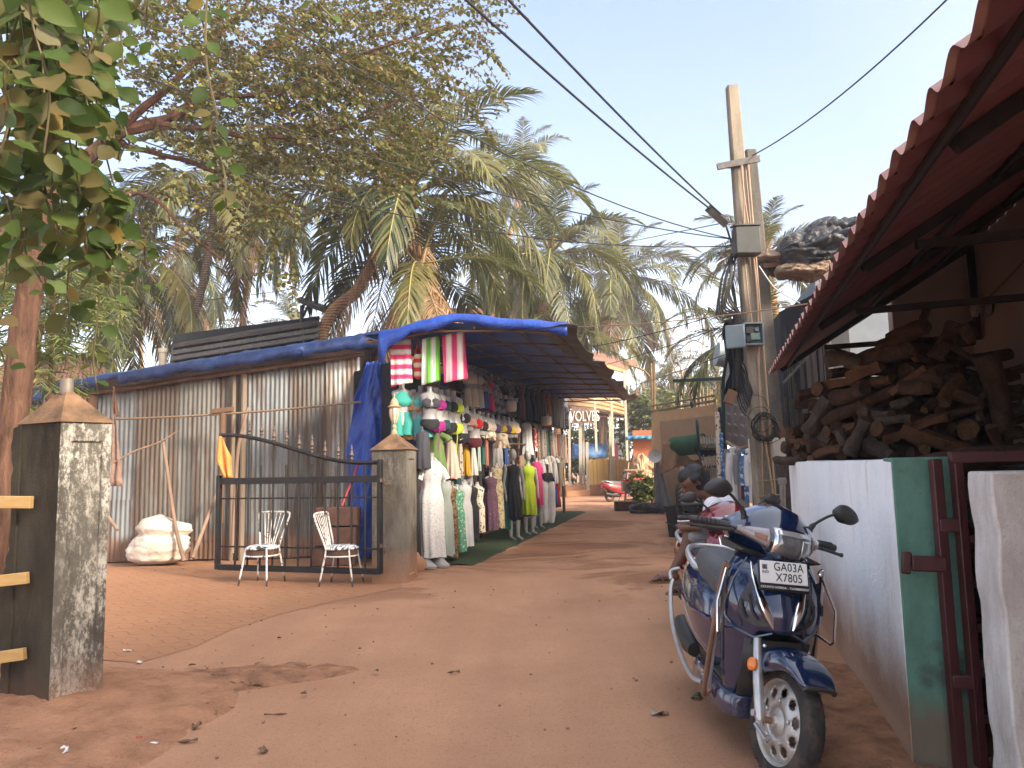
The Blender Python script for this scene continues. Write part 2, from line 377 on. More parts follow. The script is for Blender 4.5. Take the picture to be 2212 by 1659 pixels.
for (u0, v0, u1, v1, h, lb) in [(-160, 1083, 69, 1085, .075, 'topmost raw plank running from the near left pillar out of the picture'), (-160, 1273, 60, 1248, .07, 'middle raw plank running from the near left pillar out of the picture'), (-170, 1445, 54, 1412, .07, 'lowest raw plank running from the near left pillar out of the picture')]:
    b = MB(); d = 4.74; p, q = P(u0, v0, d+.1), P(u1, v1, d); b.bar(p, q, .035, h)
    tag(b.build('plank', mPlank, org=(p+q)/2, smooth=None, bevel=.004), lb, 'plank', 'planks beside the near pillar')
# ---------- right hand: white wall, green pier, maroon gate, white pier ----------
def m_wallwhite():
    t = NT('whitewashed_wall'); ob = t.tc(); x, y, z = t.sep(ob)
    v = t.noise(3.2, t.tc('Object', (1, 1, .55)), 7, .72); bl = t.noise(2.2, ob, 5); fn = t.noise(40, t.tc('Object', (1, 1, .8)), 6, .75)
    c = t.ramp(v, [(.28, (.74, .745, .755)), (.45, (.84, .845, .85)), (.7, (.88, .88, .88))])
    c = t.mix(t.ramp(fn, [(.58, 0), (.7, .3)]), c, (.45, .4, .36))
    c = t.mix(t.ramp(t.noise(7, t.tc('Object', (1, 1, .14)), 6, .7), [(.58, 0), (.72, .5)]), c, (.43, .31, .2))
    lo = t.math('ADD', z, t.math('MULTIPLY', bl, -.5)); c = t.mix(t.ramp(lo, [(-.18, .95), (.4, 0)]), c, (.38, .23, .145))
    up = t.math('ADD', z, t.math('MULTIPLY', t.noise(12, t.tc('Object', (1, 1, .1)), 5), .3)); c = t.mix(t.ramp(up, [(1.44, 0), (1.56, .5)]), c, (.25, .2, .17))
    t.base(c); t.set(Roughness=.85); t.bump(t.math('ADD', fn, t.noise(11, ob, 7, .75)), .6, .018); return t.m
def m_green():
    t = NT('green_paint'); ob = t.tc(); v = t.noise(7, t.tc('Object', (1, 1, .5)), 6, .7); fn = t.noise(30, ob, 6, .7)
    c = t.ramp(v, [(.3, (.06, .14, .105)), (.55, (.085, .205, .155)), (.75, (.11, .24, .185))])
    c = t.mix(t.ramp(fn, [(.6, 0), (.72, .6)]), c, (.035, .07, .052))
    c = t.mix(t.ramp(t.noise(3.1, ob, 5), [(.62, 0), (.72, .75)]), c, (.045, .055, .04)); x, y, z = t.sep(ob)
    c = t.mix(t.ramp(t.math('SUBTRACT', z, t.math('MULTIPLY', t.noise(5, ob, 5), .4)), [(-.1, .8), (.2, 0)]), c, (.16, .1, .065))
    ch = t.math('ADD', t.math('SUBTRACT', z, t.math('MULTIPLY', t.noise(6, ob, 5, .6), .28)), t.math('MULTIPLY', x, .5))
    c = t.mix(t.ramp(ch, [(1.3, 0), (1.315, .9)]), c, (.17, .12, .1))
    t.base(c); t.set(Roughness=.65); t.bump(t.math('ADD', t.math('MULTIPLY', fn, .6), v), .5, .012); return t.m
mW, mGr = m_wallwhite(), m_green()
LD = V((.27, 1, 0)).normalized(); LN = V((LD.y, -LD.x, 0))     # along the lane's right side, and away from the lane
LO = V((.806, 0, 0))                                            # the wall's foot line passes here
def RW(y, t=0, z=0): return V((.806+.27*y, y, 0)) + LN*t + Z*z  # y up the lane, t behind the wall face
def slab(b, a, c, t0, t1, z0, z1, top=.012, n=30):              # a wall with a slightly uneven top and face
    rows = []
    for i in range(n+1):
        y = lerp(a, c, i/n); h = z1+top*noise.noise(V((y*3, 0, 0))); w_ = .008*noise.noise(V((y*2, 5, 0)))
        rows.append([RW(y, t0+w_, z0), RW(y, t0-w_*.5, (z0+h)/2), RW(y, t0, h-.015), RW(y, t0+.012, h), RW(y, t1, h), RW(y, t1, z0)])
    b.loft(rows)
t = thing('boundary_wall', 'long low whitewashed wall beside the scooters, firewood on top', 'wall', RW(6.3))
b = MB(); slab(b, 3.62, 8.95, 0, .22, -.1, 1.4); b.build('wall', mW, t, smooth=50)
b = MB(); c0 = RW(3.62)
gA = [RW(3.617, -.004, -.1), RW(3.55, .27, -.1), RW(3.61, .272, -.1), RW(3.66, 0.0, -.1)]
b = MB()
pts = []
for i in range(23):
    z = lerp(-.1, 1.41, i/22); e = .27+.008*noise.noise(V((z*7, 1, 0)))
    pts.append([RW(3.612, .004, z), RW(3.612, e*.5, z), RW(3.612, e, z), RW(3.8, e, z), RW(3.8, .004, z)])
b.loft(pts); tp = b.build('painted_end', mGr, t, smooth=40, bevel=.006); tp['label'] = 'flaking green painted end of the whitewashed wall'
# white pier on the right edge
mW2 = m_plaster('pier_whitewash', (.66, .63, .6), (.34, .29, .24), (.72, .7, .67), (.3, .2, .14), .2, 1, .5)
b = MB(); rows = []
for i in range(25):
    z = lerp(-.1, 1.345, i/24); j = .012*noise.noise(V((z*6, 0, 4)))+.006*noise.noise(V((z*23, 0, 4)))
    p0 = P(2166, 1300, 3.02); p0 = V((p0.x+.0, p0.y, 0)); rows.append([p0+V((j, 0, z)), p0+V((1.3, -.12, z)), p0+V((1.3, .12, z)), p0+V((j+.06, .26, z))])
b.loft(rows); o = b.build('gate_pier', mW2, org=(1.95, 3.05, 0), smooth=40, bevel=.01)
tag(o, 'peeling whitewashed pier at the right edge of the picture', 'pillar')
# maroon gate leaf, standing open behind the green pier
mMar = mat('maroon_paint', (.07, .014, .014), (.045, .01, .011), .5, 9, bump=.15, bscale=50, spec=.5)
gt = thing('yard_gate', 'narrow maroon steel gate between the green wall end and the white pier', 'gate', RW(3.56, .32))
h0, h1 = RW(3.575, .3), RW(3.42, .3)
gp = lambda u, v: PLN(u, v, V((1.9, 3.5, 0)), V((-.2, -1, 0)))
hs, he = V((1.93, 3.5, 0)), V((2.75, 3.34, 0))
b = MB(); b.bar(hs+Z*.04, hs+Z*1.4, .045); b.bar(hs+V((.085, -.017, .06)), hs+V((.085, -.017, 1.38)), .05, .04); b.bar(hs+V((.06, -.01, 1.405)), he+Z*1.405, .05); b.bar(hs+V((.11, -.02, .09)), he+Z*.09, .04); b.bar(he+Z*.04, he+Z*1.43, .045)
b.build('gate_frame', mMar, gt, bevel=.004, smooth=30)
for i in range(6):
    b = MB(); z = .26+i*.195; b.bar(hs.lerp(he, .13)+Z*z, hs.lerp(he, .97)+Z*z, .02, .035); b.build('gate_rung', mMar, gt, bevel=.003)
for z in (.42, 1.1):
    b = MB(); b.bar(hs+V((-.01, 0, z)), hs+V((.1, -.02, z)), .05, .06); b.build('gate_hinge', mMar, gt, bevel=.006)
b = MB(); b.bar(hs+V((0, -.03, .93)), hs+V((-.15, -.01, .935)), .02, .07); b.bar(hs+V((-.15, -.01, .935)), hs+V((-.19, -.002, .94)), .022, .1); b.build('gate_latch', mMar, gt, bevel=.008)
# ---------- house on the right: wall, lean-to roof of red sheets on steel brackets ----------
mPk = NT('pink_distemper'); _v = mPk.noise(3, mPk.tc('Object', (1, 1, .5)), 6); _c = mPk.ramp(_v, [(.35, (.7, .53, .44)), (.65, (.78, .63, .54))])
_c = mPk.mix(mPk.ramp(mPk.noise(26, None, 6, .7), [(.68, 0), (.76, .7)]), _c, (.26, .16, .12)); _x = mPk.sep(mPk.tc())
_c = mPk.mix(mPk.ramp(mPk.math('ADD', _x[2], mPk.math('MULTIPLY', mPk.noise(1.6, None, 4), .6)), [(1.25, .7), (1.9, 0)]), _c, (.16, .11, .095))
mPk.base(_c); mPk.set(Roughness=.85); mPk.bump(mPk.noise(20, None, 5), .15, .01); mPk = mPk.m
mIron = mat('sooty_iron', (.02, .016, .016), (.035, .024, .022), .6, 14, .3, bump=.2)
def m_redsheet():
    t = NT('red_roof_sheet'); ob = t.tc(); v = t.noise(4, ob, 5)
    c = t.ramp(v, [(.35, (.17, .056, .052)), (.65, (.23, .08, .074))]); c = t.mix(t.ramp(t.noise(30, ob, 6, .7), [(.6, 0), (.75, .5)]), c, (.08, .018, .018))
    g = t.n('ShaderNodeNewGeometry'); t.base(t.mix(g.outputs['Backfacing'], c, c)); t.set(Roughness=.55); return t.m
mRed = m_redsheet()
mRedTop = mat('weathered_red_sheet', (.42, .25, .21), (.3, .14, .12), .8, 5, bump=.2)
hs_ = thing('house', 'pink house on the right with red corrugated lean-to roof on black steel brackets', 'house', RW(5, 1.9))
SLOPE = math.tan(R(31.5)); T0, T1 = -.13, 2.02; ZE = 2.47
def zr(t): return ZE+(t-T0)*SLOPE
b = MB(); pitch = .235; y0, y1 = .3, 8.95; nseg = int((y1-y0)*1.036/pitch*12)
def sheet_pt(i, t): 
    y = lerp(y0, y1, i/nseg); a = (y-y0)*1.036/pitch*2*PI; return RW(y, t, zr(t)+.031*sin(a)+.006*noise.noise(V((y*2, t, 0))))
def sheet(b, off, tA, tB, inv=False):
    n = 6; vs = []
    for i in range(nseg+1):
        for k in range(n+1):
            ta_ = tA+.07*(8.95-y0-(i/nseg)*(y1-y0))/8.65; t = lerp(ta_, tB, k/n)
            if k == 0: t += .012*noise.noise(V((i*.05, 9, 0)))+.02*(noise.noise(V((math.floor(i/12/4), 7, 0))))
            vs.append(sheet_pt(i, t)+Z*off)
    b.add(vs, [(i*(n+1)+k, (i+1)*(n+1)+k, (i+1)*(n+1)+k+1, i*(n+1)+k+1) for i in range(nseg) for k in range(n)])
b.mi = 0; sheet(b, 0, T0, T1); b.mi = 1; sheet(b, .008, T0-.035, T1)
b.build('roof', [mRed, mRedTop], hs_, smooth=60)
for y in (1.1, 2.75, 4.55, 6.55, 8.6):      # triangular brackets
    b = MB(); zb = ZE-.02
    b.bar(RW(y, T0+.25, zr(T0+.25)-.07), RW(y, T1-.06, zr(T1)-.09), .05, .06); b.bar(RW(y, T0+.55, zr(T0+.5)-.1), RW(y, T1-.06, zr(T0+.55)-.1), .05, .055); b.bar(RW(y, T1-.05, zr(T0+.55)-.14), RW(y, T1-.05, zr(T1)-.06), .06)
    b.build('roof_bracket', mIron, hs_, bevel=.004)
for t_ in (.05, .85, 1.6):
    b = MB(); b.tube([RW(.3, t_, zr(t_)-.047), RW(8.95, t_, zr(t_)-.047)], .022, 8); b.build('purlin', mIron, hs_)
b = MB(); b.bar(RW(8.93, T0+.1, zr(T0+.1)-.05), RW(8.93, T1, zr(T1)-.05), .05, .06); b.build('rafter', mIron, hs_)
# walls: the long wall beside the wood, the set-back end wall and the upper storey with the main roof, right of the frame
b = MB(); b.prism([RW(-6, 2.03, -.1), RW(8.96, 2.03, -.1), RW(8.96, 6.5, -.1), RW(-6, 6.5, -.1)], Z*4.6); b.build('wall', mPk, hs_, smooth=None)
b = MB(); b.prism([RW(8.97, 1.23, -.1), RW(9.2, 1.23, -.1), RW(9.2, 6.5, -.1), RW(8.97, 6.5, -.1)], Z*4.58); b.build('end_wall', mPk, hs_, smooth=None)
b = MB(); A = [RW(-6.6, 1.5, 4.45), RW(8.3, 1.5, 4.45), RW(8.3, 7, 4.45), RW(-6.6, 7, 4.45)]; rA, rB = RW(-5.5, 4.3, 6.0), RW(7.3, 4.3, 6.0)
b.add(A+[rA, rB], [(0, 1, 5, 4), (2, 3, 4, 5), (1, 2, 5), (3, 0, 4), (3, 2, 1, 0)]); b.build('main_roof', mRedTop, hs_, smooth=None)
# small things on the wall
b = MB(); c = 0
mPorc = mat('dirty_porcelain', (.32, .27, .24), (.16, .12, .1), .4, 12)
w0 = RW(8.3, 2.0, 2.95)
b.lathe([(.05, -.02), (.09, 0), (.09, .05), (.05, .06), (.05, .1), (.085, .11), (.085, .15), (.03, .16)], w0, 14, axis=-LN); o = b.build('insulator', mPorc, org=w0, smooth=50)
tag(o, 'dirty pale porcelain insulator on the pink wall under the roof', 'insulator')
b = MB(); b.tube(bez(w0-LN*.1, RW(3.2, 1.98, 3.9), .06), .011, 6); tag(b.build('rope', mat('brown_rope', (.2, .13, .085), (.12, .08, .05), .9, 30, bump=.5), org=w0), 'brown rope running from the insulator along the pink wall', 'rope')
b = MB(); hk = RW(4.55, 1.55, zr(T0+.55)-.08); b.tube(spline([hk+V((.02, 0, .05)), hk+V((0, 0, .09)), hk+V((-.03, 0, .05)), hk+V((-.03, 0, -.1)), hk+V((-.02, 0, -.45))], 5), .008, 6)
b.tube([hk+V((-.02, 0, -.42)), hk+V((-.02, 0, -.5))], .014, 6); tag(b.build('hook', mat('rusty_iron', (.13, .05, .03), (.07, .03, .02), .85, 20), org=hk), 'thin rusty hook hanging from a roof bracket', 'hook')
# ---------- the clothes stall: corrugated iron side, tarpaulin roof, open front with canopy ----------
S0 = V((-1.28, 11.0, 0)); S1 = V((1.55, 23.6, 0)); SD = (S1-S0).normalized(); SN = V((SD.y, -SD.x, 0)); SLEN = (S1-S0).length
def ST(s, t=0, z=0): return S0 + SD*s + SN*t + Z*z         # s along the front, t out towards the lane
def on_front(u, v, t=0): 
    p = PLN(u, v, S0+SN*t, SN); d = p-S0; return d.dot(SD), p.z
def m_iron(name, a, b_, rust, amt):
    t = NT(name); ob = t.tc(); x, y, z = t.sep(ob)
    v = t.noise(5, t.tc('Object', (1, 1, .18)), 6, .65); rs = t.noise(7, t.tc('Object', (1, 1, .1)), 5, .6); fn = t.noise(45, ob, 5, .7)
    r = t.n('ShaderNodeObjectInfo').outputs['Random']
    c = t.ramp(v, [(.32, a), (.68, b_)]); th = t.math('ADD', rs, t.math('MULTIPLY', t.math('SUBTRACT', r, .5), .16))
    c = t.mix(t.ramp(th, [(.5-amt*.14, 0), (.62-amt*.14, .85)]), c, rust)
    c = t.mix(t.ramp(fn, [(.62, 0), (.7, .5)]), c, (.045, .035, .03))
    lo = t.math('SUBTRACT', z, t.math('MULTIPLY', t.noise(4, ob, 5), .5)); c = t.mix(t.ramp(lo, [(-.1, .85), (.22, 0)]), c, (.19, .105, .065))
    t.base(c); t.set(Roughness=.55, Metallic=.35); t.bump(fn, .15, .008); return t.m
mI1 = m_iron('galvanised_iron', (.13, .14, .145), (.235, .25, .255), (.1, .06, .04), .0)
mI2 = m_iron('rusted_iron', (.12, .118, .108), (.2, .192, .17), (.105, .07, .05), .3)
mI3 = m_iron('pale_iron', (.27, .275, .27), (.42, .42, .4), (.16, .1, .06), .1)
mI4 = m_iron('dark_iron', (.09, .09, .085), (.19, .19, .18), (.09, .055, .035), .5)
mWood = mat('grey_wood', (.13, .095, .07), (.25, .185, .13), .85, 4, stretch=(1, 1, .2), bump=.4, bscale=25)
mBam = mat('bamboo', (.27, .18, .085), (.16, .1, .05), .6, 5, bump=.2, bscale=30)
mDark = mat('shade_black', (.012, .012, .014), (.02, .02, .022), .9)  # near-black colour stands in for unlit interiors and gaps
mBrown = mat('brown_wood', (.1, .052, .03), (.17, .095, .055), .85, 5, stretch=(1, 1, .25), bump=.3)
st = thing('clothes_stall', 'long clothes stall with corrugated iron side and blue tarpaulin roof and canopy', 'stall', V((-3.9, 13.6, 0)))
WA, WB = V((-7.0, 12.75, 0)), V((-2.72, 12.95, 0)); WD = (WB-WA).normalized(); WN = V((WD.y, -WD.x, 0)); WL = (WB-WA).length
def ztop(x): return lerp(2.86, 3.42, x/WL)
def isheet(x0, x1, m, off, zb=0, zt=None, pitch=.076, amp=.011, seed=0):
    b = MB(); n = max(4, int((x1-x0)/pitch*6)); nz = 8; vs = []
    for j in range(nz+1):
        for i in range(n+1):
            x = lerp(x0, x1, i/n); top = (ztop(x) if zt is None else zt)
            z = lerp(zb + .03*noise.noise(V((x*3, seed, 1))), top, j/nz)
            o = off+amp*sin(x/pitch*2*PI)+.02*noise.noise(V((x*1.6, z*1.1, seed)))+(.05*noise.noise(V((x*2.2, seed, 0)))*max(0, .35-z)*2)
            vs.append(WA+WD*x+WN*o+Z*z)
    b.add(vs, [(j*(n+1)+i, j*(n+1)+i+1, (j+1)*(n+1)+i+1, (j+1)*(n+1)+i) for j in range(nz) for i in range(n)])
    return b.build('corrugated_sheet', m, st, smooth=180)
def wx(u): return (PLN(u, 1000, WA, WN)-WA).dot(WD)
for (ua, ub, m, off, zb) in [(204, 300, mI1, 0, .35), (206, 292, mI1, .016, 0), (291, 384, mI2, .022, .02), (381, 470, mI2, .035, .3), (379, 474, mI2, .018, 0), (466, 530, mI4, 0, .0), (522, 622, mI1, .03, 0), (615, 722, mI4, .012, 0), (705, 778, mI3, .034, 0)]:
    isheet(wx(ua), wx(ub), m, off, zb, 1.0 if (zb == 0 and ub in (292, 474)) else None, seed=ua*.1)
for u, w_, lb in ((198, .16, 0), (506, .07, 0), (528, .09, 0)):
    b = MB(); x = wx(u); p = WA+WD*x+WN*.09
    b.tube([p+V((.02*noise.noise(V((u, k, 0))), .0, lerp(-.05, ztop(max(x, 0))-.03, k/8))) for k in range(9)], w_/2, 8); b.build('post', mWood if u != 198 else mBrown, st)
b = MB(); b.tube([WA-WD*.45+WN*.16+Z*2.63]+[WA+WD*x+WN*.16+Z*(ztop(x)-.07+.02*noise.noise(V((x*2, 0, 0)))) for x in (0, .8, 1.6, 2.4, 3.2, 4.0, WL+.2)], .035, 8); b.build('eave_pole', mBrown, st)
b = MB(); b.prism([WA+WN*-.1, WB+WN*-.1, ST(2.0, -2.2), ST(.2, -3.4)], Z*.05); b.mi = 0
b = MB(); b.prism([ST(.75, -.75), ST(SLEN-.1, -.75), ST(SLEN-.1, -.8), ST(.75, -.8)], Z*3.05); b.build('back_panel', mDark, st, smooth=None)  # near-black panel paints the dark interior seen between the clothes
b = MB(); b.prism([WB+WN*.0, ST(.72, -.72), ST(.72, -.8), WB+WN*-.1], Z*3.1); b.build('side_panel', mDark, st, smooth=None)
b = MB(); b.prism([WA+V((0, .1, 0)), WA+V((.1, .1, 0)), V((-5.6, 22, 0)), V((-5.7, 22, 0))], Z*2.6); b.build('side_panel', mI4, st, smooth=None)
def m_tarp(nm, stops):
    t = NT(nm); ob = t.tc(); v = t.noise(2.5, ob, 6, .65); fn = t.noise(30, ob, 5, .7); cr = t.noise(9, ob, 7, .65, 1.5)
    c = t.ramp(v, stops); c = t.mix(t.ramp(fn, [(.64, 0), (.75, .35)]), c, (.1, .16, .3))
    ri = t.math('ABSOLUTE', t.math('SUBTRACT', cr, .5)); c = t.mix(t.ramp(ri, [(0, .25), (.02, 0)]), c, (.1, .2, .5))
    t.base(c); t.set(Roughness=.38); t.bump(t.math('ADD', cr, t.math('MULTIPLY', t.noise(3, ob, 4), 1.5)), .4, .04); return t.m
mTarp = m_tarp('blue_tarpaulin', [(.3, (.005, .013, .055)), (.55, (.008, .024, .105)), (.8, (.018, .06, .23))]); mTarp2 = m_tarp('bright_tarpaulin', [(.3, (.008, .03, .19)), (.55, (.014, .06, .36)), (.8, (.03, .12, .5))])
mTarpD = mat('faded_dark_tarpaulin', (.03, .04, .07), (.06, .07, .1), .5, 3, bump=.5, bscale=9, c3=(.12, .13, .15), dist=.03)
mTarpG = mat('grey_tarp_underside', (.052, .048, .047), (.085, .078, .072), .55, 3, bump=.4, bscale=7, dist=.03)
mTarpU = mat('navy_tarp_underside', (.014, .055, .32), (.024, .085, .45), .5, 2, bump=.3, bscale=8, dist=.03)
# side roof: a tarpaulin pulled over the iron wall with a hanging, wrinkled lip
b = MB(); NU, prof = 200, [(.42, -.24), (.44, -.13), (.42, -.02), (.33, .03), (0, .07), (-1.5, .12), (-4.5, .16), (-9, .0)]
xl, xr = -1.0, WL+.62
vs = []
for i in range(NU+1):
    f = i/NU; x = lerp(xl, xr, f); zt = lerp(2.88, 3.78, sm(-.1, 1.15, f*.92+.02) if f < 0 else f**.92)
    tear = .05*noise.noise(V((x*2.3, 0, 0)))+.03*noise.noise(V((x*7, 0, 0))); lip = lerp(.7, 1.0, f**1.3)
    if .2 < f < .26: lip *= .55
    for k, (o, z) in enumerate(prof):
        zz = z*lip+(tear*1.0 if k == 0 else 0) if z < 0 else z
        vs.append(WA+WD*x+WN*(o+(.05*noise.noise(V((x*1.7, k*.7, 5)))+.03*noise.noise(V((x*6, k*1.1, 2))))*(k < 4))+Z*(zt+zz-.05+.02*noise.noise(V((x*2.5, k, 9)))+.02*noise.noise(V((x*8, k, 1)))-(.14 if f < .06 and k < 3 else 0)))
m_ = len(prof); b.add(vs, [(i*m_+k, (i+1)*m_+k, (i+1)*m_+k+1, i*m_+k+1) for i in range(NU) for k in range(m_-1)])
b.build('roof_tarp', mTarp, st, smooth=180, solid=.004)
# canopy: a grid of poles under tarpaulin, cantilevered over the lane
CA, CB = -.45, SLEN-.2                                     # near and far end
def cz(s, t):                                              # canopy height
    f = (s-CA)/(CB-CA); base = 3.27+.17*f
    return base + .16*sin(min(max((t+.6)/2.6, 0), 1)*PI)*(1-f)*.7 + (-.02*t) + .045*noise.noise(V((s*.8, t*1.2, 3)))*1.1
def ct_out(s): return 2.12 + .1*noise.noise(V((s*.5, 0, 7))) + .0*s
b = MB(); ns, ntt = 64, 16; vs = []
for i in range(ns+1):
    s = lerp(CA, CB, i/ns)
    for k in range(ntt+1):
        t = lerp(-.75, ct_out(s), k/ntt); sag = -.05*abs(sin(s*PI/.95))*abs(sin(t*PI/.7))
        vs.append(ST(s, t, cz(s, t)+.05+sag*-.6))
b.mi = 0; m_ = ntt+1
b.add(vs, [(i*m_+k, (i+1)*m_+k, (i+1)*m_+k+1, i*m_+k+1) for i in range(ns) for k in range(ntt)])
b.build('canopy_tarp', mTarpU, st, smooth=180)
b = MB(); vs2 = [V(p)+Z*.012 for p in vs]; vs3 = []
b.add(vs2, [(i*m_+k, (i+1)*m_+k, (i+1)*m_+k+1, i*m_+k+1) for i in range(ns) for k in range(ntt)])
b.build('canopy_cover', mTarp, st, smooth=180)
# dull grey hanging edge on the lane side, with tie-down peaks, and the bright blue rolled edge
b = MB(); vs = []; nk = 6
for i in range(ns*2+1):
    s = lerp(CA-.1, CB+.35, i/ns/2); to = ct_out(min(max(s, CA), CB)); pk = abs(sin(s*PI/4.1+.6*noise.noise(V((s*.5, 1, 0)))))
    zt = cz(min(s, CB), to)+.06+.07*(1-pk)**2-.08*pk+.05*noise.noise(V((s*1.1, 4, 0)))
    for k in range(nk+1):
        f = k/nk; flare = .5*f+.1*noise.noise(V((s*1.3, f, 2))); vs.append(ST(s, to-.32+flare*.85+.05*(1-pk)*f, lerp(cz(min(s, CB), to-.32)+.01, zt, f)+.03*noise.noise(V((s*2, f*2, 8)))))
m_ = nk+1; b.add(vs, [(i*m_+k, (i+1)*m_+k, (i+1)*m_+k+1, i*m_+k+1) for i in range(ns*2) for k in range(nk)])
b.build('canopy_edge', mTarpG, st, smooth=180, solid=.006)
def roll(pts, r, m, name, amp=.5):
    b = MB(); pts = spline(pts, 5); b.tube(pts, [r*(1+amp*noise.noise(V((i*.37, r*9, 1)))) for i in range(len(pts))], 9, flat=.75); return b.build(name, m, st, smooth=180, smo=0)
near = [ST(CA, t, cz(CA, t)+.1+.05*sin(t*3)) for t in (-1.0, -.6, -.2, .2, .6, 1.0, 1.4, 1.8, 2.1)]
b = MB(); vs = []
for i in range(61):                                         # front fold of the canopy tarpaulin
    t = lerp(-.5, 2.2, i/60); zt = cz(CA, t)+.1+.1*math.exp(-((t-.75)/.4)**2)+.03*noise.noise(V((t*2, 0, 0)))
    w_ = .2+.09*noise.noise(V((t*2.2, 3, 0)))+(.16 if -.62 < t < -.38 else 0)
    w_ *= .35+.65*abs(noise.noise(V((t*1.1, 8, 0)))*2)
    for k, (ss, zz) in enumerate([(0.5, .03), (0, .02), (-.06, -.03), (-.075, -.3*w_-.04), (-.06+.03*noise.noise(V((t*5, 1, 0))), -w_-.05)]): vs.append(ST(CA+ss, t, zt+zz+.015*noise.noise(V((t*6, k, 0)))))
b.add(vs, [(i*5+k, (i+1)*5+k, (i+1)*5+k+1, i*5+k+1) for i in range(60) for k in range(4)])
b.build('canopy_fold', mTarp2, st, smooth=180, solid=.005)
for k in range(6):                                          # long poles along the stall
    t = lerp(-.7, 1.95, k/5); b = MB()
    b.tube([ST(s, t+.03*noise.noise(V((s*.4, k, 0))), cz(s, t)+.005) for s in [lerp(CA, CB, i/20) for i in range(21)]], .017, 7); b.build('canopy_pole', mBrown, st)
for k in range(11):                                         # cross poles
    s = lerp(CA+.05, CB-.1, k/10)+U(-.12, .12); b = MB()
    b.tube([ST(s+U(-.02, .02), t, cz(s, t)-.035) for t in (-.7, -.3, .3, .9, 1.5, 1.98)], .018, 7); b.build('canopy_pole', mBrown, st)
for s, t in ((.25, -.05), (4.4, -.35), (8.3, -.35), (12.4, .05)):
    b = MB(); b.tube([ST(s, t, z) for z in (-.05, 1, 2.2, 3.36)], .045, 8); b.build('post', mBrown, st)
for z in (2.66, 1.93):                                       # hanging rails
    b = MB(); b.tube([ST(s, .02, z+.02*sin(s)) for s in [lerp(.2, SLEN-.2, i/12) for i in range(13)]], .02, 6); b.build('hanging_rail', mBrown, st)
# the loose sheet of blue tarpaulin hanging at the stall's corner
b = MB(); tl, tr = P(782, 760, 12.3), P(850, 770, 11.9); vs = []
nj, ni = 60, 44
for j in range(nj+1):
    f = j/nj
    for i in range(ni+1):
        g = i/ni; z = lerp(3.15, .04, f); gather = itp(f, [0, .18, .45, .7, 1], [.35, .75, 1, .85, .62])
        x = lerp(-.42, .5, .5+(g-.5)*gather)-.1*f; yy = .12*sin(g*9+f*2.2)*(.4+f*.5)+.09*noise.noise(V((g*5, f*5, 0)))+.06*abs(noise.noise(V((g*9+f*3, f*8, 4))))
        vs.append(V((-2.22+x, 12.15+yy, z)))
b.add(vs, [(j*(ni+1)+i, j*(ni+1)+i+1, (j+1)*(ni+1)+i+1, (j+1)*(ni+1)+i) for j in range(nj) for i in range(ni)])
tag(b.build('tarp_sheet', mTarp2, org=(-2.2, 12.2, 0), smooth=180, solid=.004), 'crumpled bright blue tarpaulin hanging at the stall corner behind the gate', 'tarpaulin')
# carpet strip in front of the dresses
mCarpet = mat('green_carpet', (.025, .042, .014), (.045, .062, .022), .97, 22, bump=.8, bscale=160, c3=(.11, .075, .04))
b = MB(); vs = []
for i in range(61):
    s = lerp(.35, SLEN+.3, i/60)
    for k in range(7):
        t = lerp(-.5, .62+.05*noise.noise(V((s*1.4, 2, 0))), k/6); vs.append(ST(s, t, .016+.008*noise.noise(V((s*2, t*3, 0)))+(.012 if k < 6 else -.012)))
b.add(vs, [(i*7+k, (i+1)*7+k, (i+1)*7+k+1, i*7+k+1) for i in range(60) for k in range(6)])
tag(b.build('carpet', mCarpet, org=ST(6), smooth=180), 'worn green carpet strip laid along the foot of the clothes stall', 'carpet')
# ---------- gate pillar with lamp ----------
g0 = V((-1.35, 9.62, 0)); cG = [g0, g0+V((.16, .3, 0)), g0+V((-.36, .5, 0)), g0+V((-.54, .16, 0))]
cG = [g0+V((-.46, .12, 0)), g0, g0+V((.07, .42, 0)), g0+V((-.39, .54, 0))]
tG, b, oG = quad_pillar('gate_pillar', 'weathered grey gate pillar at the stall corner carrying the lamp', cG, 1.66, .3, [0, 0, 0, 0], [1])
b.build('shaft', [mPilG], tG, smooth=None, bevel=.012)
b = MB(); top = oG+Z*1.9; ex = lambda s: s+(s-oG).normalized()*.035
for i in range(4): b.add([ex(cG[i])+Z*1.662, ex(cG[(i+1) % 4])+Z*1.662, top], [(0, 1, 2)])
b.add([ex(c)+Z*1.662 for c in cG], [(3, 2, 1, 0)]); b.build('cap', mCap, tG, smooth=None)
lm = thing('gate_lamp', 'cream urn shaped lantern on top of the gate pillar', 'lamp', oG+Z*1.87)
mCream = mat('weathered_cream_metal', (.5, .36, .2), (.33, .2, .1), .6, 16, bump=.2)
b = MB(); b.lathe([(.055, -.02), (.05, .05), (.03, .09), (.042, .11), (.042, .15), (.022, .17), (.03, .2)], oG+Z*1.87, 14); b.build('base', mCream, lm, smooth=50)
b = MB(); b.lathe([(.03, .2), (.062, .27), (.085, .36), (.088, .43), (.08, .5)], oG+Z*1.87, 8, cap=False); b.build('glass', mat('frosted_glass', (.62, .55, .43), (.5, .42, .32), .35, 5, spec=.5), lm, smooth=None)
b = MB()
for k in range(8):
    a = 2*PI*k/8; b.tube([oG+Z*(1.87+z)+V((r*cos(a), r*sin(a), 0)) for r, z in [(.034, .2), (.066, .27), (.09, .36), (.093, .43), (.084, .51)]], .007, 5)
b.lathe([(.084, .49), (.125, .505), (.125, .515), (.085, .53), (.072, .6), (.045, .65), (.02, .67), (.012, .7), (.018, .72), (.006, .76)], oG+Z*1.87, 16)
b.build('crown', mCream, lm, smooth=45); lm.scale = (.7,)*3
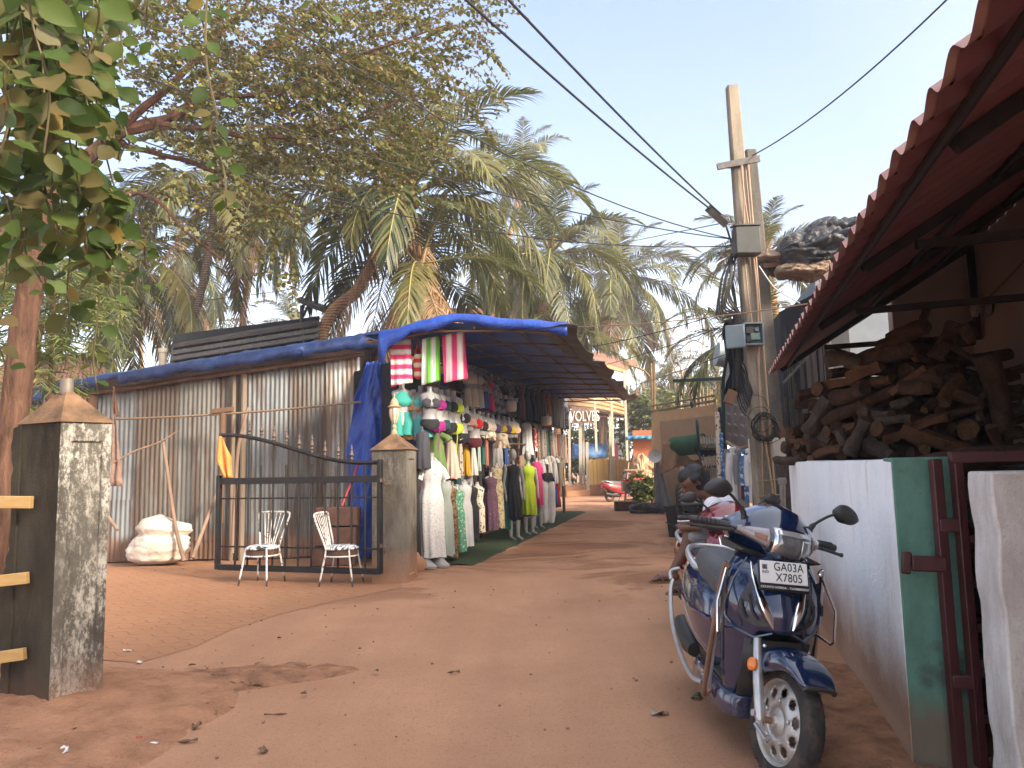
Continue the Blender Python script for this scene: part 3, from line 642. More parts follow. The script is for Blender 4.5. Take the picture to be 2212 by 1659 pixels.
# ---------- iron gate ----------
mBlk = mat('black_gate_paint', (.006, .006, .007), (.016, .014, .013), .5, 18, bump=.3, bscale=60)
mBar = mat('worn_gate_bars', (.007, .007, .007), (.02, .015, .012), .55, 30)
mFin = mat('brown_cast_iron', (.075, .05, .038), (.12, .085, .065), .6, 20)
gA, gB = V((-4.19, 10.75, 0)), V((-1.82, 9.98, 0))     # free end, hinge end
gA = P(470, 1215, 10.3); gA.z = 0; gB = P(821, 1228, 9.5); gB.z = 0
gate = thing('iron_gate', 'open black wrought iron gate with swooping top rail and spear finials', 'gate', gB)
GD = (gB-gA); GL = GD.length; GD.normalize()
def GT(x, z): return gA+GD*(x*GL)+Z*z
zb_, zm, zt0, zt1 = .14, 1.3, 1.92, 1.5
b = MB(); b.bar(GT(0, zb_), GT(0, zm+.08), .07, .05, up=GD); b.build('stile', mBlk, gate, bevel=.005)
b = MB(); b.bar(GT(1, zb_), GT(1, zt1+.04), .075, .05, up=GD); b.build('stile', mBlk, gate, bevel=.005)
b = MB(); b.bar(GT(.01, zb_+.03), GT(.99, zb_+.03), .045, .075); b.build('bottom_rail', mBlk, gate, bevel=.004)
b = MB(); b.bar(GT(.01, zm), GT(.99, zm), .045, .085); b.build('middle_rail', mBlk, gate, bevel=.004)
def ztr(x): return zt1+(zt0-zt1)*(1-sm(.02, .92, x))
b = MB(); b.tube([GT(i/30, ztr(i/30)) for i in range(31)], .026, 4); b.build('top_rail', mBlk, gate, smooth=30)
for z in (zm-.23, zb_+.3): 
    b = MB(); b.bar(GT(.02, z), GT(.98, z), .012, .022); b.build('thin_rail', mBlk, gate)
for k in range(11):
    x = .115+k*.08; b = MB(); tall = k % 2 == 1 or k == 0; b.tube([GT(x, zb_+.05), GT(x, min(ztr(x)-.02, (1.5 if not tall and k < 8 else 9)) if k > 0 else zm)], .014, 8); b.build('gate_bar', mBar, gate)
    if 1 <= k < 10:
        b = MB(); zf = ztr(x)+.02 if tall else max(ztr(x)+.05, 1.5+.04); c = GT(x, zf-.03)
        if k == 0: c.z -= .0
        b.lathe([(.012, 0), (.012, .04), (.026, .05), (.014, .065), (.012, .08), (.03, .1), (.012, .15), (.008, .17), (.016, .18), (.003, .24)], c, 8); b.build('finial', mFin, gate, smooth=40)
for z in (1.25, .45):
    b = MB(); c = gB+GD*.06+Z*z+V((0, -.02, 0)); b.lathe([(.018, -.06), (.018, .06)], c, 10); b.box(c+GD*.05, (.09, .03, .05)); b.box(c-GD*.03+Z*.03, (.05, .03, .05)); b.build('hinge', mFin, gate, bevel=.003)
# orange cloth tied to the gate's free end
mOr = mat('orange_cloth', (.75, .27, .07), (.62, .2, .05), .85, 7)
b = MB(); c0 = GT(.0, 1.93); vs = []
for j in range(15):
    f = j/14; w_ = itp(f, [0, .1, .55, .6, 1], [.015, .05, .13, .12, .05])
    for i in range(9):
        g = i/8-.5; vs.append(c0+V((.02+.03*f+.17*f*f*.55+g*w_*1.6, -.05+.05*sin(g*11+f*3)*f, -.02-.56*f+.1*g*f*(f < .7))))
b.add(vs, [(j*9+i, j*9+i+1, (j+1)*9+i+1, (j+1)*9+i) for j in range(14) for i in range(8)])
tag(b.build('flag', mOr, org=c0, smooth=180, solid=.003), 'orange cloth flag tied to the free end of the iron gate', 'flag')
# ---------- things in the yard ----------
mWhiteP = mat('chipped_white_paint', (.72, .71, .68), (.6, .57, .53), .45, 9, spec=.5)
def m_chip():
    t = NT('chipped_white_enamel'); ob = t.tc(); v = t.noise(16, ob, 6, .7); c = t.ramp(v, [(.3, (.74, .73, .7)), (.57, (.68, .66, .62))]); c = t.mix(t.ramp(t.noise(23, ob, 5, .6), [(.58, 0), (.62, 1)]), c, (.1, .045, .025))
    x, y, z = t.sep(ob); c = t.mix(t.ramp(t.math('SUBTRACT', z, t.math('MULTIPLY', v, .12)), [(-.04, 1), (.05, 0)]), c, (.06, .028, .018)); t.base(c); t.set(Roughness=.4); return t.m
mChip = m_chip(); mSeat = NT('torn_white_vinyl'); _c = mSeat.ramp(mSeat.noise(7, mSeat.tc('Object', (1, 3, 1)), 5, .6, 1.2), [(.5, (.7, .7, .71)), (.55, (.025, .025, .03))]); mSeat.base(_c); mSeat.set(Roughness=.4); mSeat = mSeat.m
mRust = mat('rusty_underside', (.07, .035, .022), (.12, .06, .035), .8, 20)
def chair(label, loc, rz, tilt=0):
    t = thing('metal_chair', label, 'chair', loc, rz, 'white metal chairs by the gate')
    sz = .47; r = .2; tz = V((0, 0, 0))
    b = MB(); b.tube([V((r*cos(a), r*sin(a), sz-.015)) for a in [2*PI*k/24 for k in range(25)]], .012, 8, cap=False); b.lathe([(r, sz-.02), (r, sz), (r*.8, sz+.02), (.02, sz+.027)], n=24); b.build('seat', mSeat, t, org=(0, 0, 0), smooth=40)
    b = MB(); b.lathe([(r-.01, sz-.1), (r-.01, sz-.025)], n=24); b.build('seat_pan', mRust, t, org=(0, 0, 0), smooth=40)
    b = MB(); b.tube([V(((r+.004)*cos(a), (r+.004)*sin(a), sz-.105)) for a in [2*PI*k/24 for k in range(25)]], .009, 8, cap=False); b.build('seat_ring', mChip, t, org=(0, 0, 0))
    for sx, sy in ((-1, -1), (1, -1), (-1, 1), (1, 1)):
        b = MB(); b.tube([V((sx*.145, sy*.145, sz-.01)), V((sx*.155, sy*.155, sz-.1)), V((sx*.2, sy*.215, 0))], .0115, 8); b.build('leg', mChip, t, org=(0, 0, 0))
    b = MB()
    fr = [V((-.135, .15, sz-.02)), V((-.15, .175, sz+.06)), V((-.215, .26, sz+.34)), V((-.22, .268, sz+.38)), V((-.195, .275, sz+.415)), V((0, .285, sz+.42)), V((.195, .275, sz+.415)), V((.22, .268, sz+.38)), V((.215, .26, sz+.34)), V((.15, .175, sz+.06)), V((.135, .15, sz-.02))]
    b.tube(spline(fr, 3), .0125, 8); b.build('back_frame', mChip, t, org=(0, 0, 0))
    for k in range(6):
        f = k/5*2-1; b = MB(); b.tube([V((f*.06, .165, sz)), V((f*.075, .18, sz+.07)), V((f*.15, .281, sz+.415))], .0055, 6); b.build('back_rod', mChip, t, org=(0, 0, 0))
    return t
chair('white metal chair facing the lane, nearer the middle of the gate', G(566, 1262), R(-14))
chair('white metal chair turned sideways with torn seat, beside the gate pillar', G(738, 1264), R(-118)+R(180)+R(20))
# sack
mSack = mat('woven_white_sack', (.66, .6, .52), (.55, .45, .34), .85, 3, bump=.5, bscale=16, c3=(.42, .26, .15), dist=.03)
b = MB(); c = G(330, 1222)+V((0, .25, 0)); rings = []
for j in range(37):
    f = j/36; z = f*.7; rx = itp(f, [0, .08, .3, .55, .6, .75, .92, 1], [.3, .43, .48, .42, .36, .42, .36, .12]); sh = itp(f, [0, .5, 1], [-.04, 0, .1])
    ring = []
    for k in range(56):
        a = 2*PI*k/56; q = 1+.1*noise.noise(V((cos(a)*1.4, sin(a)*1.4, f*3)))-.11*abs(noise.noise(V((cos(a)*2.2+f*2, sin(a)*2.2, f*7))))-.05*abs(noise.noise(V((cos(a)*5, sin(a)*5+f*4, f*14))))
        ring.append(c+V((sh+rx*q*cos(a)*1.05, rx*q*sin(a)*.8, z*(1+.09*cos(a+2.5)*f)+.02)))
    rings.append(ring)
b.loft(rings); tag(b.build('sack', mSack, org=c, smooth=180), 'bulging dirty white woven sack against the corrugated wall', 'sack')
# bottle, weeds, poles, rope, rag
mPet = mat('clear_plastic', (.5, .55, .55), (.4, .45, .45), .2, 9, spec=.6)
b = MB(); c = G(248, 1212)+V((0, 0, .04)); b.lathe([(.03, 0), (.04, .01), (.04, .07), (.036, .09), (.04, .11), (.04, .17), (.015, .22), (.015, .25)], c, 12, axis=V((.6, .75, .3))); tag(b.build('bottle', mPet, org=c, smooth=40), 'crushed clear plastic bottle lying beside the white sack', 'bottle')
mStick = mat('grey_stick', (.19, .12, .08), (.3, .2, .14), .85, 6, stretch=(1, 1, .3), bump=.4)
def stick(pts, r, label, name='stick', m=None, cat='stick', grp=None):
    b = MB(); pts = spline(pts, 5) if len(pts) > 2 else [V(p) for p in pts]; n = len(pts)
    b.tube(pts, [lerp(r, r*.7, i/n)*(1+.12*noise.noise(V((i*.5, r*50, 0)))) for i in range(n)], 7); return tag(b.build(name, m or mStick, org=pts[0], smooth=60), label, cat, grp)
stick([P(398, 1212, 11.9), P(378, 1130, 12.05), P(352, 950, 12.3)], .035, 'leaning brown post behind the white sack', 'wooden_post', cat='post')
stick([P(416, 1205, 12), P(470, 1060, 12.5)], .03, 'thin prop leaning against the iron wall left of the gate', cat='prop')
stick([P(502, 1195, 12.3), P(512, 1000, 12.5), P(520, 940, 12.5), P(536, 880, 12.55)], .035, 'forked pole standing against the iron wall behind the gate', cat='pole')
stick([P(242, 1002, 12.2), P(290, 975, 12.2), P(345, 955, 12.25), P(385, 930, 12.3)], .017, 'bent dry branch tied in front of the iron wall', 'branch', cat='branch')
stick([P(232, 1115, 12.3), P(255, 1145, 12.2)], .03, 'short plank end poking out behind the near pillar', 'plank_end', cat='plank')
mRope = mat('jute_rope', (.18, .12, .075), (.26, .18, .11), .9, 30, bump=.6, bscale=70)
a, c = P(188, 907, 12.3), P(782, 868, 12.1)
b = MB(); b.tube(bez(a, c, .05, 24), .017, 8); tag(b.build('pole_rail', mRope, org=a, smooth=60), 'long thin brown pole slung level across the iron wall', 'pole')
def rag(u, v0, v1, y, w, m, label):
    b = MB(); p, q = P(u, v0, y), P(u+4, v1, y); vs = []
    for j in range(13):
        f = j/12
        for i in range(7): g = i/6-.5; vs.append(p.lerp(q, f)+V((g*w*(.5+f)+.03*noise.noise(V((f*5, u, 0))), .03*sin(g*9+f*4), (.0 if j < 12 else .1*noise.noise(V((i*3., u, 0)))))))
    b.add(vs, [(j*7+i, j*7+i+1, (j+1)*7+i+1, (j+1)*7+i) for j in range(12) for i in range(6)]); return tag(b.build('rag', m, org=p, smooth=180, solid=.004), label, 'rag')
rag(248, 895, 1050, 12.2, .12, mat('dusty_rag', (.3, .2, .16), (.2, .13, .1), .95, 12), 'dusty strip of rag knotted on the slung pole')
rag(246, 835, 900, 12.25, .05, mat('rusty_string', (.2, .1, .06), None, .95, 12), 'rusty string hanging from the tarpaulin above the rag')
# timber stub with orange wrapping at the gate's free end
b = MB(); p = P(478, 1000, 12.2); b.tube([p+V((0, 0, -.95)), p+V((.01, 0, .8))], .05, 8); b.bar(p+V((-.17, 0, .83)), p+V((.17, 0, .86)), .08, .07); tag(b.build('gate_post', mBrown, org=p-Z*.95, smooth=50), 'dark timber post topped by a short crosspiece at the end of the gate', 'post')
# brick red box and a red stick behind the right chair
mBrick = mat('red_block', (.06, .028, .02), (.1, .048, .034), .9, 8, bump=.4)
bx = P(725, 1200, 11.6); bx.z = 0
for k in range(3):
    b = MB(); b.box(bx+V((.02*k, 0, .15+.29*k)), (.62, .34, .27)); tag(b.build('block', mBrick, org=bx+Z*(.29*k), smooth=None, bevel=.012), ['lowest', 'middle', 'topmost'][k]+' red block in the stack behind the right chair', 'block', 'stacked red blocks')
stick([bx+V((.1, -.05, .88)), bx+V((.3, .3, 1.55))], .018, 'red stick leaning above the stacked red blocks', m=mat('red_paint', (.4, .03, .03), (.3, .02, .02), .5))
# ---------- foliage ----------
def m_leaf(name, stops, tr=.35, trc=(.2, .26, .05), rough=.55, spec=.35, back=None, objv=0):
    t = NT(name); r = t.rand(); c = t.ramp(r, stops)
    if objv: c = t.mix(t.math('MULTIPLY', t.orand(), objv), c, (.19, .16, .05))
    if back: c = t.mix(t.n('ShaderNodeNewGeometry').outputs['Backfacing'], c, back)
    t.base(c); t.set(Roughness=rough); t.b.inputs['Specular IOR Level'].default_value = spec
    t.translucent(tr, t.mix(.5, c, trc)); return t.m
def m_bark(name, a, b_, scale=9, st=(1, 1, .25), bump=.9, rings=0):
    t = NT(name); ob = t.tc('Object', st); v = t.noise(scale, ob, 7, .65, .4)
    if rings:
        wv = t.n('ShaderNodeTexWave'); wv.bands_direction = 'Z'; wv.inputs['Scale'].default_value = rings; wv.inputs['Distortion'].default_value = 2.5; wv.inputs['Detail'].default_value = 3; t.l(t.tc(), wv.inputs['Vector'])
        v = t.math('ADD', t.math('MULTIPLY', v, .6), t.math('MULTIPLY', wv.outputs['Fac'], .4))
    t.base(t.ramp(v, [(.3, a), (.65, b_)])); t.set(Roughness=.92); t.b.inputs['Specular IOR Level'].default_value = .15; t.bump(v, bump, .03); return t.m
mPalmA = m_leaf('palm_leaf', [(0, (.026, .042, .013)), (.4, (.05, .068, .02)), (.75, (.095, .1, .034)), (1, (.18, .15, .06))], .24, (.24, .26, .06), .45, .4, objv=.5)
mPalmB = m_leaf('far_palm_leaf', [(0, (.042, .06, .026)), (.5, (.072, .088, .038)), (1, (.15, .14, .07))], .25, (.24, .28, .1), .5, .4, objv=.4)
mDry = m_leaf('dry_palm_leaf', [(0, (.16, .09, .045)), (.6, (.27, .17, .09)), (1, (.38, .26, .15))], .15, (.3, .2, .1), .8, .15)
mRach = mat('palm_midrib', (.3, .26, .08), (.2, .19, .06), .5, 4)
mTrunk = m_bark('coconut_trunk', (.2, .11, .06), (.42, .25, .14), 7, (1, 1, .5), .9, 5)
mTrunkD = m_bark('dark_palm_trunk', (.075, .055, .042), (.2, .155, .125), 9, (1, 1, .7), .8, 5)
_frond = {}
def frond_mesh(e, seed, n, dry, m_leaf_, L=1.0):
    key = (e, seed, n, dry, m_leaf_.name)
    if key in _frond: return _frond[key]
    r = random.Random(seed*77+e); b = MB(); K = 14; th = R(e); p = V((0, 0, 0)); pts = [p.copy()]; sw = r.uniform(-.25, .25)
    droop = lerp(1.15, .75, (e+60)/140) if not dry else .5
    yaw = 0
    for i in range(K):
        s = (i+1)/K; t_ = th-R(88)*droop*s**1.5*(1 if e > -40 else .35); t_ = max(t_, R(-84)); yaw = sw*s*s
        p = p+V((cos(t_)*cos(yaw), cos(t_)*sin(yaw), sin(t_)))*(4.1/K); pts.append(p.copy())
    b.mi = 1; b.tube(pts, [lerp(.05, .007, (i/K)**.7) for i in range(K+1)], 5, flat=.6)
    b.mi = 0
    def at(s):
        x = s*K; i = min(int(x), K-1); return pts[i].lerp(pts[i+1], x-i), (pts[i+1]-pts[i]).normalized()
    for k in range(n):
        s = lerp(.13, .99, k/(n-1)); q, tg = at(s); side = tg.cross(Z)
        side = side.normalized() if side.length > 1e-3 else V((0, 1, 0)); nrm = side.cross(tg).normalized()
        if nrm.z < 0: nrm = -nrm
        ln = .95*max(sin(PI*(.1+.83*s)), 0)**.65*r.uniform(.85, 1.1); a = R(lerp(72, 22, s**1.2))
        for sg in (-1, 1):
            if r.random() < (.04 if not dry else .2): continue
            aa = a+r.uniform(-.1, .1); keel = r.uniform(.05, .35) if e > 10 else r.uniform(-.3, .1)
            d = (tg*cos(aa)+side*sg*sin(aa)+nrm*keel).normalized(); g = r.uniform(.55, 1.15)*(1.25 if e < 30 else .75)+(.7 if dry else 0)
            w_ = .027 if n > 40 else .042; wd = tg.cross(d).cross(d).normalized()*w_*(.55 if dry else 1)
            c = q.copy(); ring = [(c-wd*.5, c+wd*.5)]
            for j in range(3):
                f = (j+1)/3; dd = (d-Z*g*f*f*.95).normalized(); c = c+dd*(ln/3); k2 = [1.0, .72, .04][j]
                tw = wd*k2; ring.append((c-tw, c+tw))
            o = len(b.v); b.add([x for pr in ring for x in pr], [(2*j, 2*j+1, 2*j+3, 2*j+2) for j in range(3)])
    me = bpy.data.meshes.new('frond'); me.from_pydata([tuple(x) for x in b.v], [], b.f); me.materials.append(m_leaf_); me.materials.append(mRach if not dry else mDry)
    me.polygons.foreach_set('material_index', b.m); me.polygons.foreach_set('use_smooth', [True]*len(me.polygons)); _frond[key] = me; return me
mCoco = mat('green_brown_coconut', (.24, .17, .05), (.2, .11, .04), .5, 3)
def palm(label, trunk, r0, r1, nf, size, seed, far=False, dark=False, dryn=0, cocos=0, emin=-50, emax=82, group='coconut palms around the lane', azoff=0, extra=(), coco_c=None):
    r = random.Random(seed); pts = spline(trunk, 8); base = pts[0]; top = pts[-1]
    t = thing('coconut_palm', label, 'palm tree', base, 0, group)
    b = MB(); n = len(pts); b.tube(pts, [lerp(r0, r1, (i/(n-1))**.8)*(1+.05*(i % 2))*(1.0 if i > 2 else 1.25) for i in range(n)], 10); b.build('trunk', mTrunkD if dark else mTrunk, t)
    nl = 36 if far else 66; ml = mPalmB if far else mPalmA
    def put(az, e, sc_, dry=False, roll=0):
        vs = [80, 60, 40, 20, 0, -25, -55]; ee = min(vs, key=lambda q: abs(q-e))
        o = bpy.data.objects.new('frond', frond_mesh(ee, r.randint(1, 2), nl, dry, mDry if dry else ml)); col.objects.link(o); o.parent = t; o.location = top-base+V((cos(az)*.08, sin(az)*.08, -.02*(80-e)/10))
        o.rotation_euler = (r.uniform(-.12, .12)+roll, r.uniform(-.08, .08), az); o.scale = (sc_*r.uniform(.92, 1.08),)*3; return o
    for k in range(nf):
        f = k/(nf-1); put(azoff+k*2.39996+r.uniform(-.2, .2), lerp(emax, emin, f**.85), size*lerp(.72, 1, min(1, f*2.2)))
    for az, e, s_ in extra: put(R(az), e, size*s_)
    for k in range(dryn):
        o = put(r.uniform(0, 6.28), -55, size*r.uniform(.7, 1.1), True); o['label'] = 'dry brown frond hanging down the trunk'
    b = MB()
    for k in range(10): a = k*2.4; b.tube([top+V((.02*cos(a), .02*sin(a), -.25)), top+V((.1*cos(a), .1*sin(a), .05)), top+V((.26*cos(a), .26*sin(a), .4))], [.07, .06, .02], 6)
    b.build('crown_fibre', mDry, t)
    for k in range(cocos):
        a = k*2.4; b = MB(); c = (coco_c or top)+V((.19*cos(a)*(1+.2*(k % 3)), .19*sin(a), -.2-.06*(k % 5)-.03*k)); b.ell(c, (.085, .085, .105), 10, 7); b.build('coconut', mCoco, t)
    return t
def PT(*q): return [P(*x) for x in q]
y = 17
g = P(640, 900, 17.5); g.z = -.1
palm('big leaning coconut palm in the middle, bent orange trunk above the blue roof', [g]+PT((692, 735, 17.3), (775, 622, 17), (825, 520, 16.8), (878, 415, 16.8)), .165, .115, 27, 1.05, 3, dryn=4, cocos=9, emin=-12, extra=((-100, 0, .8), (-20, 12, 1.1), (-5, -20, 1.0), (150, -20, 1.0), (60, 60, 1.1), (20, 35, 1.0), (80, -20, .9)))
g = P(880, 900, 15.5); g.z = -.1
palm('short coconut palm right of the big leaning one, dry fronds round its trunk', [g]+PT((884, 700, 15.8), (892, 640, 15.8), (905, 560, 15.8)), .12, .1, 9, .8, 5, dryn=26, cocos=13, emin=0, emax=70, azoff=.5)
g = P(1165, 900, 26); g.z = -.1
palm('straight coconut palm in the middle distance with steep upright fronds', [g]+PT((1172, 700, 26), (1178, 620, 26), (1190, 540, 26)), .17, .12, 24, .95, 7, dryn=4, cocos=4, extra=((20, 20, 1), (70, 80, 1.2), (-30, 40, 1)))
g = P(1100, 900, 45); g.z = -.1
palm('tall thin coconut palm with small crown behind the middle palms', [g]+PT((1095, 600, 45), (1118, 420, 45), (1128, 352, 45)), .16, .1, 22, 1.0, 9, far=True, dryn=6)
g = P(1300, 930, 43); g.z = -.1
palm('coconut palm with fronds drooping to the right above the canopy tip', [g]+PT((1302, 760, 43), (1318, 660, 43), (1332, 590, 43)), .26, .18, 26, 1.45, 11, dryn=7, extra=((-10, 20, 1.15), (0, 0, 1.2), (15, 40, 1.1), (-25, -25, 1.1), (80, 80, 1)))
g = P(1185, 1000, 27); g.z = -.1
palm('young coconut palm with low crown just above the canopy', [g]+PT((1215, 830, 27), (1236, 735, 27)), .14, .12, 16, .72, 13, emin=-10)
g = P(396, 900, 20); g.z = -.1
palm('dark slanting coconut palm rising behind the iron shed', [g]+PT((398, 770, 20), (432, 640, 20), (456, 510, 20), (468, 392, 20)), .12, .09, 22, .88, 15, dark=True, dryn=4, emin=-30, extra=((200, -10, 1.05), (170, 10, 1), (-20, 10, 1)))
g = P(515, 900, 25); g.z = -.1
palm('thin dark coconut palm between the shed roof and the big leaning palm', [g]+PT((522, 725, 25), (538, 610, 25), (553, 470, 25), (560, 400, 25)), .11, .08, 18, .8, 17, dark=True, dryn=3, emin=-25, far=True)
g = P(400, 1000, 30); g.z = -.1
palm('coconut palm with reddish dead fronds at the left behind the shed', [g]+PT((398, 760, 30), (392, 640, 30), (390, 545, 30)), .14, .1, 20, .85, 19, far=True, dryn=12)
g = P(452, 1000, 36); g.z = -.1
palm('small sunlit coconut palm low behind the shed roof', [g]+PT((455, 800, 36), (456, 692, 36)), .13, .1, 20, .72, 21, far=True, emin=-35)
g = P(632, 1000, 42); g.z = -.1
palm('tiny distant coconut palm left of the leaning trunk', [g]+PT((632, 800, 42), (632, 690, 42)), .13, .1, 18, .7, 23, far=True, emin=-25)
g = P(235, 1000, 21); g.z = -.1
palm('coconut palm with long drooping fronds at the far left behind the trees', [g]+PT((232, 800, 21), (236, 640, 21), (245, 540, 21)), .13, .1, 20, .95, 25, emin=-60, extra=((-20, -5, 1.1), (0, 20, 1.1), (-50, -25, 1)))
g = P(1045, 1000, 35); g.z = -.1
palm('coconut palm with slanting trunk half hidden right of the dry fronds', [g]+PT((1030, 720, 35), (1052, 640, 35), (1075, 560, 35)), .15, .1, 22, .95, 27, far=True)
g = P(1700, 1000, 21); g.z = -.1
palm('coconut palm with bright upright fronds behind the utility poles', [g]+PT((1690, 800, 21), (1668, 640, 21), (1652, 540, 21)), .15, .11, 18, .62, 29, emin=-10, extra=((10, 30, 1), (175, 10, .9), (185, 25, .9)))
g = P(1640, 1000, 19); g.z = -.1
palm('coconut palm whose fronds droop left of the utility pole', [g]+PT((1640, 860, 19), (1638, 720, 19)), .15, .11, 16, .66, 31, emin=-30, extra=((180, 25, 1), (170, 5, 1), (200, 40, .95)))
for i, (u, v, yy, s_, lb) in enumerate([(1448, 800, 48, .75, 'distant palm left of the bare tree'), (1512, 862, 52, .7, 'lowest distant palm below the bare tree'), (1548, 800, 50, .8, 'distant palm beside the extractor hood'), (1400, 860, 60, .7, 'faint distant palm beyond the thin bare pole')]):
    g = P(u, 1020, yy); g.z = -.1; palm(lb, [g]+PT((u+4, 950, yy), (u, v, yy)), .16, .11, 18, s_*1.25, 41+i, far=True, dryn=2)
for i, (u, v, yy) in enumerate([(1110, 660, 50), (1160, 700, 55), (300, 640, 44)]):
    g = P(u, 1020, yy); g.z = -.1; palm('background palm among the crowns behind the stall roofs', [g]+PT((u+6, 860, yy), (u, v, yy)), .15, .1, 18, .95, 61+i, far=True, dryn=2, group='background palms behind the roofs')
# --- leaf clouds ---
def leaf_obj(name, leaves, m, par, fold=.25, org=None, fine=False):
    # leaves: (position, direction, normal, length, width); each leaf folded along its midrib
    vs = []; fs = []
    for p, d, nrm, ln, wd in leaves:
        s = d.cross(nrm).normalized()*wd*.5; up = nrm*wd*fold; o = len(vs)
        if fine:                       # a rounder leaf: seven stations along the midrib, a wavy margin
            cu = U(-.25, .12)
            for i in range(8):
                f = i/7; c_ = p+d*ln*f+nrm*ln*(cu*f*f); w_ = [.03, .55, .88, 1.0, .97, .8, .46, .02][i]*U(.94, 1.06); k_ = up*w_*.7+nrm*wd*U(-.06, .06)
                vs += [c_+s*w_+k_, c_, c_-s*w_+k_]
            for i in range(7):
                for j in (0, 1): fs.append((o+i*3+j, o+i*3+j+3, o+i*3+j+4, o+i*3+j+1))
            continue
        a = p+d*ln*.3; c = p+d*ln*.72
        vs += [p, a+s*.9+up, c+s*.85+up-nrm*ln*.04, p+d*ln-nrm*ln*.1, c-s*.85+up-nrm*ln*.04, a-s*.9+up, p+d*ln*.5]
        fs += [(o, o+1, o+2, o+6), (o+6, o+2, o+3), (o, o+6, o+4, o+5), (o+6, o+3, o+4)]
    b = MB(); b.add(vs, fs); ob = V(org) if org is not None else par.location
    me = bpy.data.meshes.new(name); me.from_pydata([tuple(V(v)-ob) for v in b.v], [], b.f); me.materials.append(m); me.polygons.foreach_set('use_smooth', [True]*len(me.polygons))
    o = bpy.data.objects.new(name, me); col.objects.link(o)
    if par is not None: o.parent = par
    else: o.location = ob
    return o
def rdir(r): 
    z = r.uniform(-1, 1); a = r.uniform(0, 6.283); q = math.sqrt(1-z*z); return V((q*cos(a), q*sin(a), z))
def twig_leaves(r, start, dirn, length, n, ln, wd, droop, out, tw=None, rn=.5):
    p = start.copy(); d = dirn.normalized(); st = length/n; path = [p.copy()]
    for k in range(n):
        d = (d-Z*droop/n+rdir(r)*.1).normalized(); p = p+d*st; path.append(p.copy())
        side = d.cross(Z); side = side.normalized() if side.length > .05 else rdir(r)
        sg = 1 if k % 2 else -1; f = .75+.5*sin(PI*min(1, (k+1.5)/n))
        ld = (side*sg*r.uniform(.6, 1)+d*r.uniform(.2, .7)-Z*r.uniform(-.1, .55)+rdir(r)*.3).normalized()
        nn = (Z*.7+rdir(r)*rn*1.3); nn = (nn-ld*nn.dot(ld)).normalized()
        l_ = ln*f*r.uniform(.75, 1.2); out.append((p, ld, nn, l_, l_*wd*r.uniform(.85, 1.1)))
    if tw is not None: tw.append(path)
# --- the big small-leaved tree over the yard ---
mLeafO = m_leaf('olive_leaf', [(0, (.042, .052, .013)), (.35, (.08, .09, .02)), (.7, (.12, .122, .033)), (.93, (.19, .175, .055)), (1, (.22, .115, .035))], .34, (.24, .24, .045), .5, .3)
mBranch = m_bark('reddish_bark', (.06, .03, .022), (.15, .075, .05), 12)
r = random.Random(5)
bt = thing('shade_tree', 'large spreading tree with small round olive leaves over the yard at the upper left', 'tree', (-7.6, 10.2, -.1))
blobs = [(260, 70, 150, 1), (420, 60, 170, 1.2), (600, 90, 180, 1.3), (780, 70, 160, 1.2), (905, 40, 130, 1), (1000, 20, 70, .5), (560, 250, 180, 1.3), (715, 240, 170, 1.3), (850, 220, 130, 1), (955, 190, 80, .55), (880, 330, 90, .4), (640, 380, 120, .5), (760, 370, 90, .35), (440, 330, 120, .5), (330, 250, 110, .45), (480, 440, 90, .4), (560, 500, 70, .4), (600, 570, 48, .22), (330, 400, 70, .18), (430, 200, 130, .6), (610, 470, 70, .4), (840, 400, 50, .15), (1020, 120, 40, .12), (300, 480, 50, .1), (700, 140, 150, 1)]
tot = sum(q[3]*q[2]**2 for q in blobs); leaves = []; tw = []
for (u, v, rad, dn) in blobs:
    for k in range(int(1550*dn*rad*rad/tot)+4):
        a = r.uniform(0, 6.283); q = math.sqrt(r.random())*rad; yy = r.uniform(9.2, 12.4) if r.random() < .8 else r.uniform(8.4, 13)
        s = P(u+q*cos(a), v+q*sin(a)*.9, yy); out = (s-V((-6.5, 10.8, 6.0))); out.z *= .3; out.normalize()
        d = (out+rdir(r)*.7+Z*.1).normalized(); twig_leaves(r, s-d*.25, d, r.uniform(.4, .75), r.randint(9, 15), .066, .82, r.uniform(.4, 1.1), leaves, tw)
for (u, v, du, dv) in [(1040, 55, 1.0, .25), (1060, 130, .6, -.9), (1000, 60, 1, .3), (1060, 200, .5, -.9), (1030, 260, .6, -.8), (1000, 190, 1, -.2), (960, 120, 1, .4), (640, 610, .2, -1), (275, 560, .2, -1), (310, 520, .3, -1), (1085, 20, 1, .4), (930, 330, .6, -.6), (880, 420, .3, -.8)]:
    for k in range(3):
        s = P(u+U(-25, 10), v+U(-22, 22), 10.3+U(-.5, .5)); twig_leaves(r, s-V((du, 0, dv))*.3, V((du, U(-.3, .3), dv)), .72, 15, .066, .8, .3, leaves, tw)
leaf_obj('crown', leaves, mLeafO, bt)
b = MB()
for pth in tw: b.tube(pth[::2]+[pth[-1]], .005, 3, cap=False)
tg_ = b.build('twigs', mBranch, bt); tg_['kind'] = 'stuff'
b = MB(); b.tube(spline([(-7.6, 10.2, -.1), (-7.5, 10.2, 2), (-7.2, 10.3, 4), (-6.9, 10.4, 5)], 5), [.27]*4+[.25]*4+[.22]*4+[.2]*4, 10); b.build('trunk', mBranch, bt)
